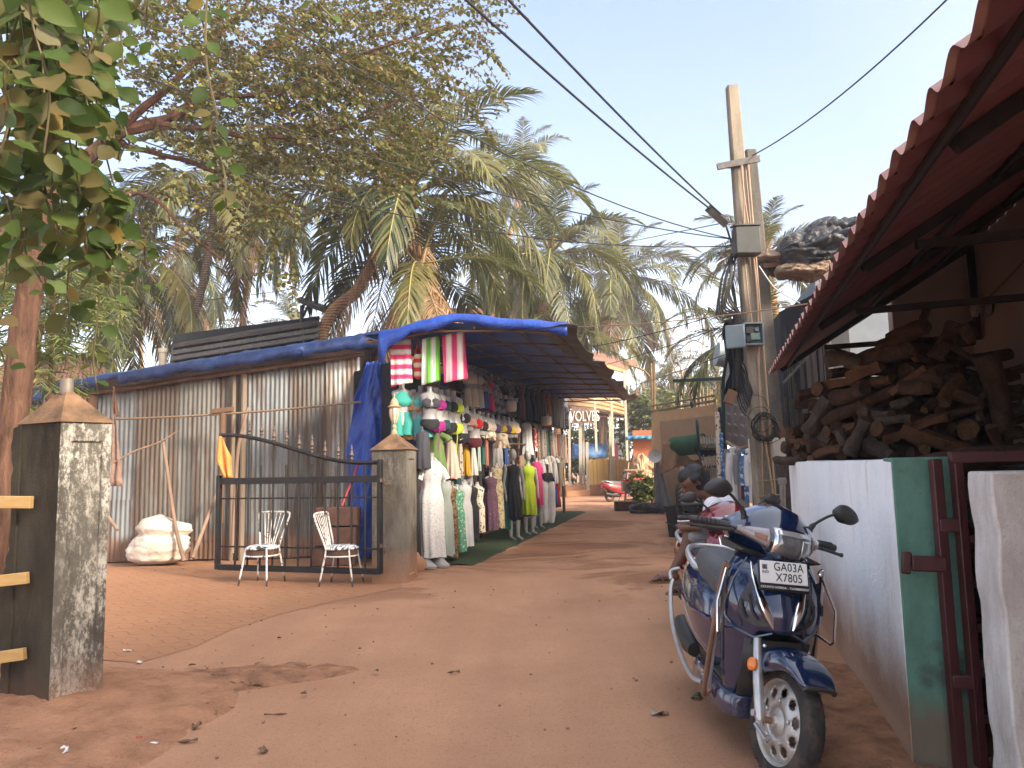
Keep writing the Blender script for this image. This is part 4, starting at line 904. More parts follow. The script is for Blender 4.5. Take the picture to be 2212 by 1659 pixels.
limbs = [[(-7.0, 10.4, 4.8), P(235, 300, 10.6), P(330, 268, 10.7), P(440, 215, 10.8), P(560, 120, 10.9), P(700, 40, 11)], [P(235, 300, 10.6), P(360, 190, 10.5), P(470, 80, 10.4), P(540, 0, 10.4)], [P(330, 268, 10.7), P(450, 280, 10.5), P(620, 300, 10.6), P(780, 260, 10.8), P(900, 190, 11)], [(-6.9, 10.4, 5), P(300, 420, 10.4), P(400, 500, 10.2), P(480, 560, 10.2)], [P(235, 300, 10.6), P(330, 330, 11), P(470, 370, 11.2), P(600, 440, 11.2), P(660, 500, 11.2)], [(-6.9, 10.4, 5), P(180, 140, 11), P(300, 30, 11.3)], [P(440, 215, 10.8), P(610, 190, 10.6), P(800, 110, 10.6), P(980, 50, 10.5)], [P(620, 300, 10.6), P(760, 370, 10.4), P(860, 400, 10.2)], [P(560, 120, 10.9), P(760, 160, 11.2), P(960, 230, 11.2)]]
for i, L in enumerate(limbs):
    b = MB(); pts = spline(L, 6); n = len(pts); r0 = [.12, .07, .055, .04, .05, .08, .04, .022, .025][i]
    pts = [p+V((.05*noise.noise(V((k*.4, i, 0))), 0, .05*noise.noise(V((k*.4, i, 5))))) for k, p in enumerate(pts)]
    b.tube(pts, [lerp(r0, r0*.28, k/n) for k in range(n)], 7); b.build('limb', mBranch, bt)
# --- near tree with large leaves hanging into the picture at the left ---
mLeafG = m_leaf('large_green_leaf', [(0, (.022, .04, .009)), (.35, (.045, .08, .014)), (.6, (.075, .115, .022)), (.8, (.1, .085, .028)), (.95, (.16, .12, .05)), (1, (.26, .17, .035))], .36, (.2, .3, .035), .6, .25, back=(.16, .14, .075))
mBarkN = m_bark('red_brown_bark', (.045, .025, .017), (.16, .086, .056), 16, (1, 1, .22), 1.2)
nt_ = thing('near_tree', 'slender leaning tree with reddish bark and large hanging leaves at the left edge', 'tree', (-4.2, 5.9, -.1))
b = MB(); tr = [P(-8, 1120, 6.0), P(18, 980, 6.0), P(40, 820, 6.0), P(52, 700, 6.0), P(78, 560, 5.95), P(100, 440, 5.9), P(95, 330, 5.8), P(70, 200, 5.6)]
g = V((tr[0].x-.12, 6.0, -.1)); pts = spline([g]+tr, 7); n = len(pts)
b.tube(pts, [lerp(.115, .08, k/n)*(1+.09*noise.noise(V((k*.35, 0, 0)))) for k in range(n)], 14); b.build('trunk', mBarkN, nt_)
lv = []; tw = []; r = random.Random(9)
def strand(u0, v0, u1, v1, y0, y1, n, ln, sp=.0, sub=0):
    p, q = P(u0, v0, y0), P(u1, v1, y1); path = spline([p, p.lerp(q, .35)+V((U(-.06, .06), 0, .05)), p.lerp(q, .7)+V((U(-.06, .06), 0, .03)), q], 8); tw.append(path)
    for k in range(n):
        f = (k+.5)/n; x = f*(len(path)-1); i = min(int(x), len(path)-2); c = path[i].lerp(path[i+1], x-i); sg = 1 if k % 2 else -1
        ld = (V((sg*U(.5, 1), U(-.6, .5), -U(.15, .9)))+rdir(r)*.35).normalized(); nn = V((U(-.8, .8), -U(.2, 1), U(-.1, 1))); nn = (nn-ld*nn.dot(ld)).normalized()
        l_ = ln*U(.7, 1.2)*(1-.35*f**4); lv.append((c+ld*.02, ld, nn, l_, l_*U(.62, .78)))
SL = [(455, -60, 470, 250, 2.7, 2.75, 11, .088), (470, 250, 488, 445, 2.75, 2.8, 12, .07), (60, -80, 95, 330, 2.5, 2.7, 16, .095), (30, -80, 20, 250, 2.6, 2.9, 13, .095), (130, -60, 175, 420, 2.7, 3.1, 20, .095), (180, -80, 215, 300, 2.9, 3.1, 15, .09), (100, 200, 130, 520, 3.0, 3.2, 15, .095), (160, 330, 205, 600, 3.1, 3.4, 15, .09), (60, 300, 40, 560, 3.4, 3.8, 12, .09), (230, 420, 245, 640, 3.5, 3.7, 12, .07), (215, 640, 212, 850, 3.6, 3.7, 9, .06), (120, 480, 150, 700, 3.6, 3.9, 12, .1), (10, 500, 15, 800, 4.0, 4.3, 12, .09), (250, -60, 265, 140, 3.2, 3.3, 9, .085), (300, -60, 355, 120, 3.2, 3.4, 8, .08), (420, -60, 440, 60, 3.2, 3.3, 5, .08), (210, 250, 300, 620, 3.5, 3.9, 16, .075), (20, 130, 0, 330, 2.5, 2.6, 9, .09), (90, 560, 100, 640, 4.4, 4.6, 5, .08), (300, 520, 335, 610, 3.7, 3.8, 8, .07), (170, 100, 260, 330, 3.1, 3.2, 14, .085), (80, 60, 120, 260, 2.9, 3.0, 12, .09), (40, 420, 90, 610, 3.6, 3.8, 12, .095), (140, 40, 100, 420, 3.3, 3.5, 18, .09), (0, -60, 70, 180, 2.7, 2.8, 13, .09), (660, -50, 720, 40, 3.6, 3.7, 4, .09), (-20, 330, 20, 560, 3.0, 3.2, 12, .095), (190, 380, 240, 560, 3.2, 3.4, 12, .085)]
for a in SL: strand(*a[:7], a[7]*(1.4 if a[0] < 300 else 1.0))
for a in SL:
    if a[0] < 300 and a[3] < 610:
        for k in range(2): d_ = U(-28, 28); strand(a[0]+d_, a[1]+U(-40, 40), a[2]+d_, a[3]+U(-40, 30), a[4]+U(.05, .6), a[5]+U(.05, .6), int(a[6]*.8), a[7]*1.55)
leaf_obj('crown', lv, mLeafG, nt_, fine=True)
b = MB()
for pth in tw: b.tube(pth, .0045, 5, cap=False)
x = b.build('twigs', mat('green_twig', (.14, .13, .05), (.1, .07, .035), .7), nt_); x['kind'] = 'stuff'
b = MB(); b.tube(spline([tr[-1], P(80, 80, 5), P(120, -120, 4), P(260, -260, 3.4), P(430, -300, 3)], 6), .05, 8); b.tube(spline([tr[-2], P(20, 200, 4.6), P(-20, 0, 3.6), P(60, -160, 2.9)], 6), .04, 8); b.build('limb', mBarkN, nt_)
# --- narrow-leaved shrub behind ---
mNar = m_leaf('narrow_leaf', [(0, (.05, .075, .018)), (.5, (.11, .14, .04)), (.85, (.18, .2, .075)), (1, (.26, .24, .07))], .35, (.3, .34, .08), .5, .3)
def shrub(name, label, base, blobs, n, ln, wd, m, seed, tl=.5, k=14, droop=.6, stems=5, cat='shrub', group=None):
    r = random.Random(seed); t = thing(name, label, cat, base, 0, group); lv = []; tw = []
    for c, rad in blobs:
        for j in range(n):
            d = rdir(r); p = V(c)+V((d.x*rad[0], d.y*rad[1], d.z*rad[2]))*r.random()**.4; twig_leaves(r, p, (d+Z*.35), tl*r.uniform(.6, 1.2), k, ln, wd, droop, lv, tw, 1)
    leaf_obj('foliage', lv, m, t)
    b = MB()
    for j in range(stems):
        c = V(blobs[j % len(blobs)][0]); b.tube(spline([V(base)+V((r.uniform(-.1, .1), r.uniform(-.1, .1), -.05)), V(base).lerp(c, .5)+rdir(r)*.1, c], 4), .025, 6)
    b.build('stem', mBranch, t); return t
bs = P(60, 900, 8.2); bs.z = 0
shrub('oleander_shrub', 'tall feathery shrub with narrow yellow green leaves behind the leaning trunk', bs, [(P(u, v, 8.3), (rr, .6, rr)) for u, v, rr in [(50, 640, .5), (120, 600, .45), (90, 700, .4), (50, 780, .42), (10, 850, .45), (150, 680, .34), (170, 600, .35), (10, 700, .5), (110, 520, .4), (20, 560, .5), (60, 440, .5)]], 34, .15, .1, mNar, 4, .5, 18, .9)
mDull = m_leaf('dull_leaf', [(0, (.05, .055, .02)), (.5, (.1, .1, .04)), (1, (.22, .18, .1))], .25, (.2, .2, .07), .7, .2)
bs = P(130, 1010, 13); bs.z = 0
shrub('flowering_shrub', 'dusty low shrub in front of the old tiled roof at the left', bs, [(P(u, v, 13), (rr, .6, rr*.8)) for u, v, rr in [(60, 890, .7), (130, 900, .6), (175, 930, .5), (20, 960, .7)]], 42, .06, .7, mDull, 6, .35, 10)
# weeds by the sack
bs = G(240, 1195); shrub('weed', 'tuft of grassy weed growing between the near pillar and the white sack', bs, [(bs+Z*.22+V((.1, .1, 0)), (.25, .15, .15)), (bs+V((.4, .2, .3)), (.15, .1, .1))], 10, .16, .07, m_leaf('weed_leaf', [(0, (.07, .12, .02)), (1, (.16, .2, .04))], .3), 8, .25, 6)
# ---------- firewood pile behind the white wall: every log its own object ----------
def m_log(name, a, b_, st=(1, 1, 1)):
    t = NT(name); ob = t.tc(); v = t.noise(9, ob, 7, .7, .6); x = t.noise(28, t.tc('Object', (.25, 1, 1)), 6, .7); r = t.orand()
    c = t.ramp(v, [(.3, a), (.68, b_)]); c = t.mix(t.math('MULTIPLY', r, .3), c, (.03, .02, .015)); t.base(c); t.set(Roughness=.9); t.b.inputs['Specular IOR Level'].default_value = .15; t.bump(t.math('ADD', v, x), 1.0, .03); return t.m
mBk1 = m_log('log_bark', (.03, .016, .01), (.105, .055, .033)); mBk2 = m_log('grey_log', (.04, .03, .024), (.13, .095, .072)); mSp = m_log('split_wood', (.06, .026, .013), (.19, .09, .042)); mEnd = m_log('cut_end', (.06, .032, .017), (.15, .083, .042))
MB.__init__  # meshes for logs are built along +X and then turned into place
def log_mesh(L, r, kind, seed):
    q = random.Random(seed); b = MB(); n = 12 if kind != 's' else 7; K = 9; rings = []; bend = q.uniform(-.06, .06)*L*(2 if kind == 'g' else 1); b2 = q.uniform(-.04, .04)*L
    base = [1+q.uniform(-.12, .12) for _ in range(n)]
    if kind == 's': base = [q.uniform(.55, 1.15) for _ in range(n)]
    for i in range(K):
        f = i/(K-1); c = V(((f-.5)*L, bend*math.sin(f*PI), b2*math.sin(f*PI)*(1 if f < .6 else .6))); tp = lerp(1.08, .82, f)*(1+.07*noise.noise(V((f*4, seed, 0))))
        if kind == 'g': tp *= 1+.35*noise.noise(V((f*3, seed, 2)))+.25*abs(f-.5)
        rings.append([c+V((.04*r*q.uniform(-1, 1)*(5 if kind == 's' and i in (0, K-1) else 1), cos(2*PI*k/n)*r*tp*base[k]*(1+.16*noise.noise(V((f*5, k*.9, seed)))), sin(2*PI*k/n)*r*tp*base[k]*(1+.16*noise.noise(V((f*5, k*.9, seed+5)))))) for k in range(n)])
    b.mi = 0; b.loft(rings, cap=False); b.mi = 1; b.add(rings[0], [tuple(range(n))]); b.add(rings[-1], [tuple(range(n))]); return b
WY = lambda u: itp(u, [1690, 1800, 1990, 2180], [8.5, 7.5, 6.5, 6.25])
nlog = [0]
def log(p, q, r, kind, lab, name='log', grp='firewood logs in the pile'):
    nlog[0] += 1; L = (q-p).length; b = log_mesh(max(L, .06), r, kind, nlog[0]*3.7)
    m = {'b': [mBk1, mEnd], 'g': [mBk2, mEnd], 's': [mSp, mEnd], 'k': [mBk1, mBk1]}[kind]
    me = b.build(name, m, org=(0, 0, 0), smooth=50 if kind != 's' else 28)
    d = (q-p).normalized(); a, c = frame(d); M = Matrix((d, a, c)).transposed(); M = M @ Matrix.Rotation(U(0, 6), 3, 'X')
    me.location = (p+q)/2; me.rotation_euler = M.to_euler(); return tag(me, lab, 'log', grp)
KEY = [(310, 1410, 430, 1200, 48, 'g', 'gnarled root burl at the left end of the firewood pile'), (400, 1345, 840, 1150, 36, 'b', 'long bent branch across the middle of the firewood pile'), (800, 1175, 1010, 1020, 28, 's', 'long split billet leaning up through the middle of the firewood pile'), (430, 965, 640, 1000, 50, 'g', 'knobbly stump end high on the left of the firewood pile'), (600, 1000, 900, 920, 55, 'b', 'thick dark log lying high on the left of the firewood pile'), (390, 1130, 690, 1115, 30, 's', 'short split log with square end sticking out left of the firewood pile'), (700, 1105, 805, 1085, 34, 's', 'small square billet end in the middle of the firewood pile'), (960, 1080, 1120, 1130, 42, 'b', 'round log lying right of the square billet in the firewood pile'), (1115, 1240, 1225, 1085, 46, 's', 'pale pointed split log standing in the right of the firewood pile'), (1370, 950, 1490, 1410, 68, 'b', 'big bark covered log standing against the pink wall beside the firewood pile'), (920, 915, 960, 975, 26, 's', 'bright orange splinter high in the firewood pile'), (1075, 965, 1185, 745, 52, 'b', 'reddish forked log standing at the top of the firewood pile'), (880, 1140, 1015, 1150, 48, 'b', 'dark round log under the pale pointed one in the firewood pile'), (970, 1370, 1165, 1315, 52, 's', 'square tan block low in the right half of the firewood pile'), (870, 1395, 1300, 1540, 58, 's', 'broad weathered plank sloping down at the foot of the firewood pile'), (1270, 1400, 1290, 1405, 58, 'b', 'round log seen end on beside the sloping plank'), (1005, 1520, 1020, 1522, 28, 'b', 'small cut end just above the wall in the firewood pile'), (760, 1475, 905, 1415, 36, 's', 'split log just left of the sloping plank'), (550, 1545, 655, 1340, 38, 'g', 'smooth grey branch standing at the front of the firewood pile'), (650, 1290, 800, 1310, 32, 'g', 'grey knuckle shaped log across the top of the smooth grey branch'), (720, 1355, 930, 1335, 26, 'g', 'knotted grey driftwood branch in the middle of the firewood pile'), (200, 1465, 450, 1495, 26, 's', 'flat split board low at the left of the firewood pile'), (270, 1420, 440, 1480, 32, 'g', 'grey split log above the flat board at the left'), (330, 1562, 500, 1522, 30, 's', 'pale splintered board lying on the wall top'), (100, 1585, 265, 1560, 24, 'g', 'dark board jutting left over the wall end'), (475, 1400, 530, 1545, 28, 'g', 'twisted root next to the smooth grey branch'), (660, 1485, 810, 1575, 42, 'g', 'grey log end down behind the wall top in the firewood pile'), (1345, 1345, 1365, 1180, 22, 'g', 'thin grey stick upright at the right of the firewood pile'), (1405, 1380, 1470, 1545, 30, 'b', 'short log leaning under the big bark covered log'), (1170, 1300, 1355, 1260, 20, 'b', 'thin branch lying across the right of the firewood pile'), (805, 1255, 935, 1200, 24, 'g', 'bent grey branch end in the middle of the firewood pile'), (730, 905, 830, 850, 46, 'k', 'black log at the shoulder of the firewood pile'), (810, 860, 1010, 765, 56, 'k', 'thick black log at the crest of the firewood pile'), (995, 770, 1025, 655, 24, 'k', 'dark stub sticking up from the crest of the firewood pile'), (550, 1085, 745, 1010, 42, 's', 'reddish split log under the thick dark log'), (470, 1210, 640, 1150, 50, 'k', 'dark log in the hollow at the left of the firewood pile'), (1040, 1060, 1150, 1020, 30, 'g', 'grey round log near the top right of the firewood pile'), (1500, 1440, 1600, 1425, 34, 'k', 'blackened log at the right end under the wall'), (580, 1440, 625, 1320, 22, 'g', 'thin grey slab behind the smooth grey branch'), (1100, 860, 1340, 990, 20, 'b', 'long thin pole lying near the top right of the firewood pile'), (300, 1480, 330, 1400, 34, 'g', 'rounded grey stump at the left foot of the firewood pile'), (520, 1400, 590, 1380, 38, 's', 'sawn chunk between the grey branch and the burl'), (1180, 1180, 1330, 1230, 34, 'k', 'dark log in the shadow right of the pale pointed one'), (1240, 760, 1300, 860, 46, 'k', 'sooty log beside the reddish forked one'), (640, 1230, 560, 1300, 30, 'b', 'short brown log under the long bent branch'), (1060, 1230, 1000, 1280, 28, 'b', 'brown log end in the dark hollow of the firewood pile'), (1200, 1600, 1420, 1615, 28, 's', 'split log seen behind the top bar of the maroon gate')]
for (x0, y0, x1, y1, rp, k, lab) in KEY:
    ua, va, ub, vb = 1641.7+x0*.3542, 432+y0*.3542, 1641.7+x1*.3542, 432+y1*.3542
    ya, yb = WY(ua)+U(-.15, .05), WY(ub)+U(-.15, .1)
    if ub-ua < 12 and abs(vb-va) < 5: yb = ya+.5
    log(P(ua, va, ya), P(ub, vb, yb), rp*.3542*WY(ua)/FPX*1.0, k, lab)
topv = lambda u: itp(u, [1690, 1740, 1790, 1830, 1870, 1900, 1990, 2060, 2110, 2150, 2180], [998, 950, 880, 810, 775, 740, 715, 725, 765, 810, 890])
qr = random.Random(21)
for i in range(125):                                          # logs deeper in the pile, glimpsed in the hollows
    u = qr.uniform(1765, 2170); v0 = topv(u)+22; v = lerp(v0, 1010, qr.random()**.9); y = WY(u)+qr.uniform(.4, .8)+(.15 if v < 850 else 0)
    c = P(u, v, y); a = qr.uniform(-.5, .5); d = V((cos(a), qr.uniform(-.5, .5), sin(a)*.6)).normalized()*qr.uniform(.3, .5); r_ = qr.uniform(.04, .075)
    log(c-d, c+d, r_, qr.choice('kkkkbg'), 'log deep in the shade of the firewood pile', grp='logs deep in the firewood pile')
for i in range(16):                                          # logs stacked behind the gate
    z = .1+.085*i; c = V((2.45+qr.uniform(-.1, .1), 3.95+qr.uniform(-.12, .2), z)); d = V((.42, qr.uniform(-.2, .2), qr.uniform(-.05, .05)))
    log(c-d, c+d, qr.uniform(.05, .075), qr.choice('bbsgk'), 'log stacked behind the maroon gate', grp='logs behind the maroon gate')
# near-black screen added behind the pile, painting the shade in its gaps
b = MB(); b.prism([RW(4.0, .9, -.1), RW(8.4, 1.35, -.1), RW(8.4, 1.42, -.1), RW(4.0, .97, -.1)], Z*1.55); tag(b.build('pile_shade_screen', mDark, org=RW(6, 1), smooth=None), 'near-black screen added behind the firewood as painted shade', 'wall')
# ---------- utility poles, boxes, cables ----------
mConc = m_plaster('pole_concrete', (.27, .23, .175), (.1, .085, .066), (.38, .335, .265), (.2, .14, .09), .3, 1, .35)
mConcD = m_plaster('dark_pole_concrete', (.11, .1, .085), (.04, .036, .032), (.2, .18, .15), (.1, .07, .05), .3, 1, .35)
mSteel = mat('grey_steel', (.07, .065, .06), (.12, .11, .1), .55, 14, .4)
mBox = mat('grey_box_paint', (.04, .042, .038), (.06, .062, .056), .5, 6)
mBoxB = mat('blue_grey_plastic', (.17, .22, .245), (.13, .175, .2), .5, 6)
mCab = mat('black_cable', (.01, .01, .011), (.02, .02, .02), .6)
mCabT = mat('tan_conduit', (.34, .23, .15), (.26, .17, .11), .6, 6)
YP = 9.75
pb = P(1664, 1230, YP); pb = V((pb.x+.01, YP, -.1)); ptop = P(1581, 188, YP)
up_ = thing('utility_pole', 'pale weathered concrete utility pole leaning beside the white wall, with meter boxes', 'pole', pb)
def pole_mesh(a, c, w0, w1, d0, d1):
    b = MB(); rings = []
    for i in range(17):
        f = i/16; p = a.lerp(c, f); w_, d_ = lerp(w0, w1, f)/2, lerp(d0, d1, f)/2; e = .2
        rings.append([p+V((sx*w_*fx, sy*d_*fy, 0)) for sx, sy, fx, fy in ((-1, -1, 1, 1-e), (-1, -1, 1-e, 1), (1, -1, 1-e, 1), (1, -1, 1, 1-e), (1, 1, 1, 1-e), (1, 1, 1-e, 1), (-1, 1, 1-e, 1), (-1, 1, 1, 1-e))])
    return b.loft(rings)
pole_mesh(pb, ptop, .27, .15, .2, .13).build('shaft', mConc, up_, smooth=30)
def pp(v): 
    z = P(1620, v, YP).z; f = (z-pb.z)/(ptop.z-pb.z); return pb.lerp(ptop, f)
b = MB(); c = pp(350); b.bar(P(1549, 361, YP-.12), P(1641, 343, YP-.12), .03, .08); b.bar(P(1549, 355, YP-.1), P(1641, 337, YP-.1), .05, .012); b.build('cross_arm', mSteel, up_, bevel=.004)
for v in (350, 488): 
    b = MB(); c = pp(v); b.box(c+V((0, 0, -.03)), (.23, .19, .035)); b.build('clamp', mSteel, up_)
b = MB(); c = P(1612, 522, YP-.24); b.box(c, (.32, .2, .36)); b.build('meter_box', mBox, up_, bevel=.015)
b = MB(); b.prism([c+V((-.17, -.115, .18)), c+V((.17, -.115, .18)), c+V((.17, .11, .21)), c+V((-.17, .11, .21))], Z*.025); b.build('meter_box_lid', mBox, up_, bevel=.006)
b = MB(); c2 = P(1626, 722, YP-.18)
for dx, dz, sx, sz in ((0, .135, .25, .02), (0, -.135, .25, .02), (-.12, 0, .02, .27), (.12, 0, .02, .27)): b.box(c2+V((dx, 0, dz)), (sx, .1, sz))
b.box(c2+V((0, .045, 0)), (.24, .01, .26)); b.build('junction_box', mBoxB, up_, bevel=.008)
for dx, dz, sx, sz, m in ((-.04, .05, .1, .08, mBox), (.05, .06, .05, .05, mBoxB), (.03, -.03, .12, .09, mat('green_circuit', (.1, .2, .14), (.2, .3, .24), .6, 60)), (-.06, -.07, .06, .06, mBox)):
    b = MB(); b.box(c2+V((dx, 0, dz)), (sx, .04, sz)); b.build('terminal_block', m, up_, bevel=.004)
b = MB(); c3 = P(1588, 727, YP-.26); 
for i in range(1): b.box(c3, (.24, .035, .3), Matrix.Rotation(R(-24), 3, 'Z'))
b.build('junction_box_door', mBoxB, up_, bevel=.02)
b = MB(); c = P(1560, 476, YP-.3); b.bar(P(1528, 448, YP-.34), P(1570, 486, YP-.3), .1, .03, up=V((.3, 1, .5))); b.tube([P(1566, 480, YP-.28), P(1580, 525, YP-.1), P(1598, 530, YP)], .015, 6); b.build('street_light', mSteel, up_, bevel=.005)
for (du, r_, m) in ((6, .013, mCabT), (-3, .009, mCabT), (16, .016, mCabT)):
    pts = [pp(v)+V(((du+6*sin(v*.013+du))*YP/FPX, -.12, 0)) for v in range(352, 1100, 30)]
    if du == 16: pts = [pp(v)+V((16*YP/FPX, -.105, 0)) for v in range(352, 1100, 60)]
    b = MB(); b.tube(pts, r_, 6); b.build('conduit', m, up_)
for k in range(9):                                           # drooping cable bundle at the left of the pole
    x = -14-k*4; pts = [P(1588+qr.uniform(-14, 8), 548, YP-.15), P(1592+x*.6+qr.uniform(-8, 8), 600+qr.uniform(-10, 10), YP-.2), P(1590+x*.9, 640+k*6, YP-.2), P(1604-k*2, 690, YP-.14), P(1598-k, 760+8*k, YP-.1), P(1612-k*2, 800+9*k, YP-.05), P(1626-k*2, 850+6*k, YP-.1)]
    b = MB(); b.tube(spline(pts, 6), qr.uniform(.006, .013), 5); b.build('cable', mCab, up_)
b = MB(); b.tube(spline([P(1576, 575, YP), P(1590, 680, YP), P(1572, 760, YP), P(1560, 840, YP+.3)], 8), .02, 6); b.build('cable', mCab, up_)
b = MB(); pts = []
for k in range(140):
    a = k*.36; rr = .15+.025*sin(k*.23)+.012*sin(k*1.7); c = P(1652, 922, YP-.2); pts.append(c+V((rr*cos(a), .02*sin(k*.5), rr*1.05*sin(a))))
b.tube(pts, .006, 4); b.build('cable_coil', mCab, up_)
for k in range(3):
    b = MB(); c = P(1630+k*14, 880+k*26, YP-.2); b.tube([c+V((qr.uniform(.12, .2)*cos(a), 0, .16*sin(a))) for a in [j*.4 for j in range(17)]], .004, 4); b.build('cable', mCab, up_)
b = MB(); b.tube(spline([P(1640, 575, YP-.05), P(1672, 620, YP-.3), P(1700, 640, YP-.5), P(1728, 655, YP-.8)], 6), .008, 5); b.build('cable', mat('white_cable', (.6, .58, .55), None, .5), up_)
for v, du in ((1040, 0), (1072, 8)):
    b = MB(); c = pp(v); a_ = [c+V((-.15, -.13, 0)), c+V((.15, -.13, .02)), c+V((.24, -.05, -.01 if du == 0 else -.1))]; b.tube(a_, .008, 5); b.build('tie_wire', mCabT, up_)
p2 = P(1690, 1100, 11.3); p2 = V((p2.x, 11.3, -.1)); t2 = P(1620, 326, 11.3)
u2 = thing('utility_pole', 'darker thicker utility pole standing just behind the pale one', 'pole', p2); pole_mesh(p2, t2, .3, .16, .22, .14).build('shaft', mConcD, u2, smooth=30)
wires = [((985, -20, 5.0), (1556, 468, YP), .05, .011, 'thick cable from the top of the picture down to the pole, lower of the two'), ((1080, -20, 5.0), (1577, 480, YP), .05, .011, 'thick cable from the top of the picture down to the pole, upper of the two'), ((1625, 336, YP), (2075, -30, 5.5), .12, .008, 'cable from the pole up to the right'), ((520, -20, 6.5), (1600, 520, YP), .36, .007, 'steep wire from the shade tree to the pole'), ((200, 120, 7), (1600, 519, YP), .28, .007, 'middle long wire through the shade tree to the pole'), ((200, 265, 7.5), (1600, 530, YP), .42, .007, 'lowest long wire through the shade tree to the pole'), ((1290, 536, 22), (1560, 482, YP), .0, .007, 'wire from the palms to the lamp on the pole'), ((430, 650, 24), (740, 606, 24), .05, .012, 'short level wire between the palms at the left'), ((1248, 706, 11), (1745, 656, 8.6), .05, .008, 'tan line from the canopy corner to the red roof'), ((1285, 748, 15), (1690, 630, 12), .08, .008, 'sagging wire above the canopy edge'), ((1300, 790, 20), (1600, 690, 12), .05, .008, 'lower wire above the canopy edge'), ((1345, 838, 26), (1620, 745, 13), .06, .008, 'lowest wire beyond the canopy tip')]
for a, c, sag, r_, lb in wires:
    b = MB(); p, q = P(*a), P(*c); b.tube(bez(p, q, sag, 16), r_, 6); tag(b.build('wire', mCabT if 'tan' in lb else mCab, org=p), lb, 'wire', 'overhead wires')
# boards and bits hung on and by the pole
mBoard = mat('white_board', (.68, .68, .66), (.6, .6, .58), .5, 5)
for (u0, v0, u1, v1, lb) in ((1616, 948, 1643, 1000, 'narrow white board left of the pale pole'), (1668, 946, 1698, 992, 'white board right of the pale pole')):
    b = MB(); p, q = P(u0, v0, YP+.14), P(u1, v1, YP+.14); b.box((p+q)/2, (q.x-p.x, .02, p.z-q.z)); tag(b.build('sign_board', mBoard, org=(p+q)/2, smooth=None, bevel=.004), lb, 'board')
for (u, v, a, lb) in ((1578, 858, 25, 'small wooden block tied with white string left of the pale pole'), (1684, 930, -30, 'small wooden block hanging right of the pale pole')):
    b = MB(); c = P(u, v, YP-.1); b.box(c, (.12, .07, .18), Matrix.Rotation(R(a), 3, 'Y')); tag(b.build('wood_block', mBrown, org=c, smooth=None, bevel=.006), lb, 'block')
b = MB(); p = P(1688, 1130, YP-.35); b.tube([V((p.x, p.y, 0)), P(1690, 1040, YP-.4)], .035, 10); b.lathe([(.05, 0), (.055, .04), (.045, .08)], P(1690, 1046, YP-.4), 8); tag(b.build('pipe', mat('grey_pipe', (.26, .24, .22), (.18, .16, .14), .5), org=(p.x, p.y, 0)), 'short grey pipe with yellow tie beside the pole foot', 'pipe')
# ragged black cloth behind the cables
b = MB(); vs = []
for j in range(15):
    for i in range(9):
        f, g = j/14, i/8-.5; c = P(1590, lerp(690, 850, f), YP+.12); vs.append(c+V((g*(.28+.1*sin(f*7))+.04*noise.noise(V((f*6, g*5, 0))), .06*sin(g*14), .05*noise.noise(V((g*7, f*3, 1))))))
b.add(vs, [(j*9+i, j*9+i+1, (j+1)*9+i+1, (j+1)*9+i) for j in range(14) for i in range(8)]); tag(b.build('black_cloth', mCab, org=P(1590, 850, YP+.12), smooth=180, solid=.004), 'tattered black cloth hanging among the cables left of the pale pole', 'cloth')
# ---------- behind the poles: dark shack with bundled tarpaulins, white building, tiled awning, shop goods ----------
sh = thing('slat_shack', 'dark shack of upright slats behind the poles with bundled tarpaulins on its roof', 'shack', (4.6, 12.5, 0))
b = MB(); q0, q1 = P(1700, 900, 12.2), P(1800, 900, 10.6); q2 = V((q1.x+2.6, q1.y+1.2, 0)); q0.z = q1.z = 0
b.prism([V((q0.x, q0.y+.05, -.1)), V((q1.x, q1.y+.05, -.1)), V((q2.x, q2.y+3, -.1)), V((q0.x+1, q0.y+5, -.1))], Z*3.95); b.build('wall', mDark, sh, smooth=None)  # near-black block paints the unlit inside behind the slats
mSlat = mat('old_slats', (.09, .07, .06), (.17, .14, .12), .9, 7, stretch=(1, 1, .15))
for k in range(22):
    f = (k+.5)/22; p = q0.lerp(q1, f)+V((U(-.02, .02), -.03, 0)); b = MB(); b.bar(p+Z*(0 if f > .45 else 0), p+Z*(U(3.0, 3.4) if f > .5 else U(2.2, 3.6))+V((U(-.04, .04), 0, 0)), .05 if f < .5 else .035, .02, up=V((0, 1, 0))); b.build('slat', mSlat if f > .3 else mConcD, sh)
b = MB(); b.bar(P(1692, 828, 11.0), P(1745, 770, 10.7), .03); b.build('brace', mSteel, sh)
mBag = mat('black_plastic_sheet', (.022, .023, .028), (.06, .06, .065), .4, 3, bump=.9, bscale=8, dist=.06, c3=(.12, .12, .12))
mSackB = mat('brown_sacking', (.17, .115, .08), (.3, .22, .16), .85, 5, stretch=(.4, 1, 1), bump=.9, bscale=14, dist=.04)
def bundle(name, c, r, m, seed, lab=None, par=sh, amp=.5):
    b = MB(); c = V(c); rings = []
    for i in range(49):
        f = i/48; ring = []
        for k in range(64):
            a = 2*PI*k/64; d = V((lerp(-1, 1, f), cos(a), sin(a))); q = math.sqrt(max(.02, 1-(2*f-1)**2))**.6
            w_ = 1+amp*noise.noise(V((f*2.2, cos(a)*1.2, sin(a)*1.2+seed)))+.5*abs(noise.noise(V((f*3.3+cos(a), cos(a)*3.4, sin(a)*3.4+seed))))+.28*abs(noise.noise(V((f*8, cos(a)*7, sin(a)*7+seed))))+.1*noise.noise(V((f*20, cos(a)*17, sin(a)*17+seed)))-.2
            ring.append(c+V((d.x*r[0], d.y*r[1]*q*w_, d.z*r[2]*q*w_)))
        rings.append(ring)
    b.loft(rings); o = b.build(name, m, par, org=None if par else c, smooth=180)
    if lab: o['label'] = lab
    return o
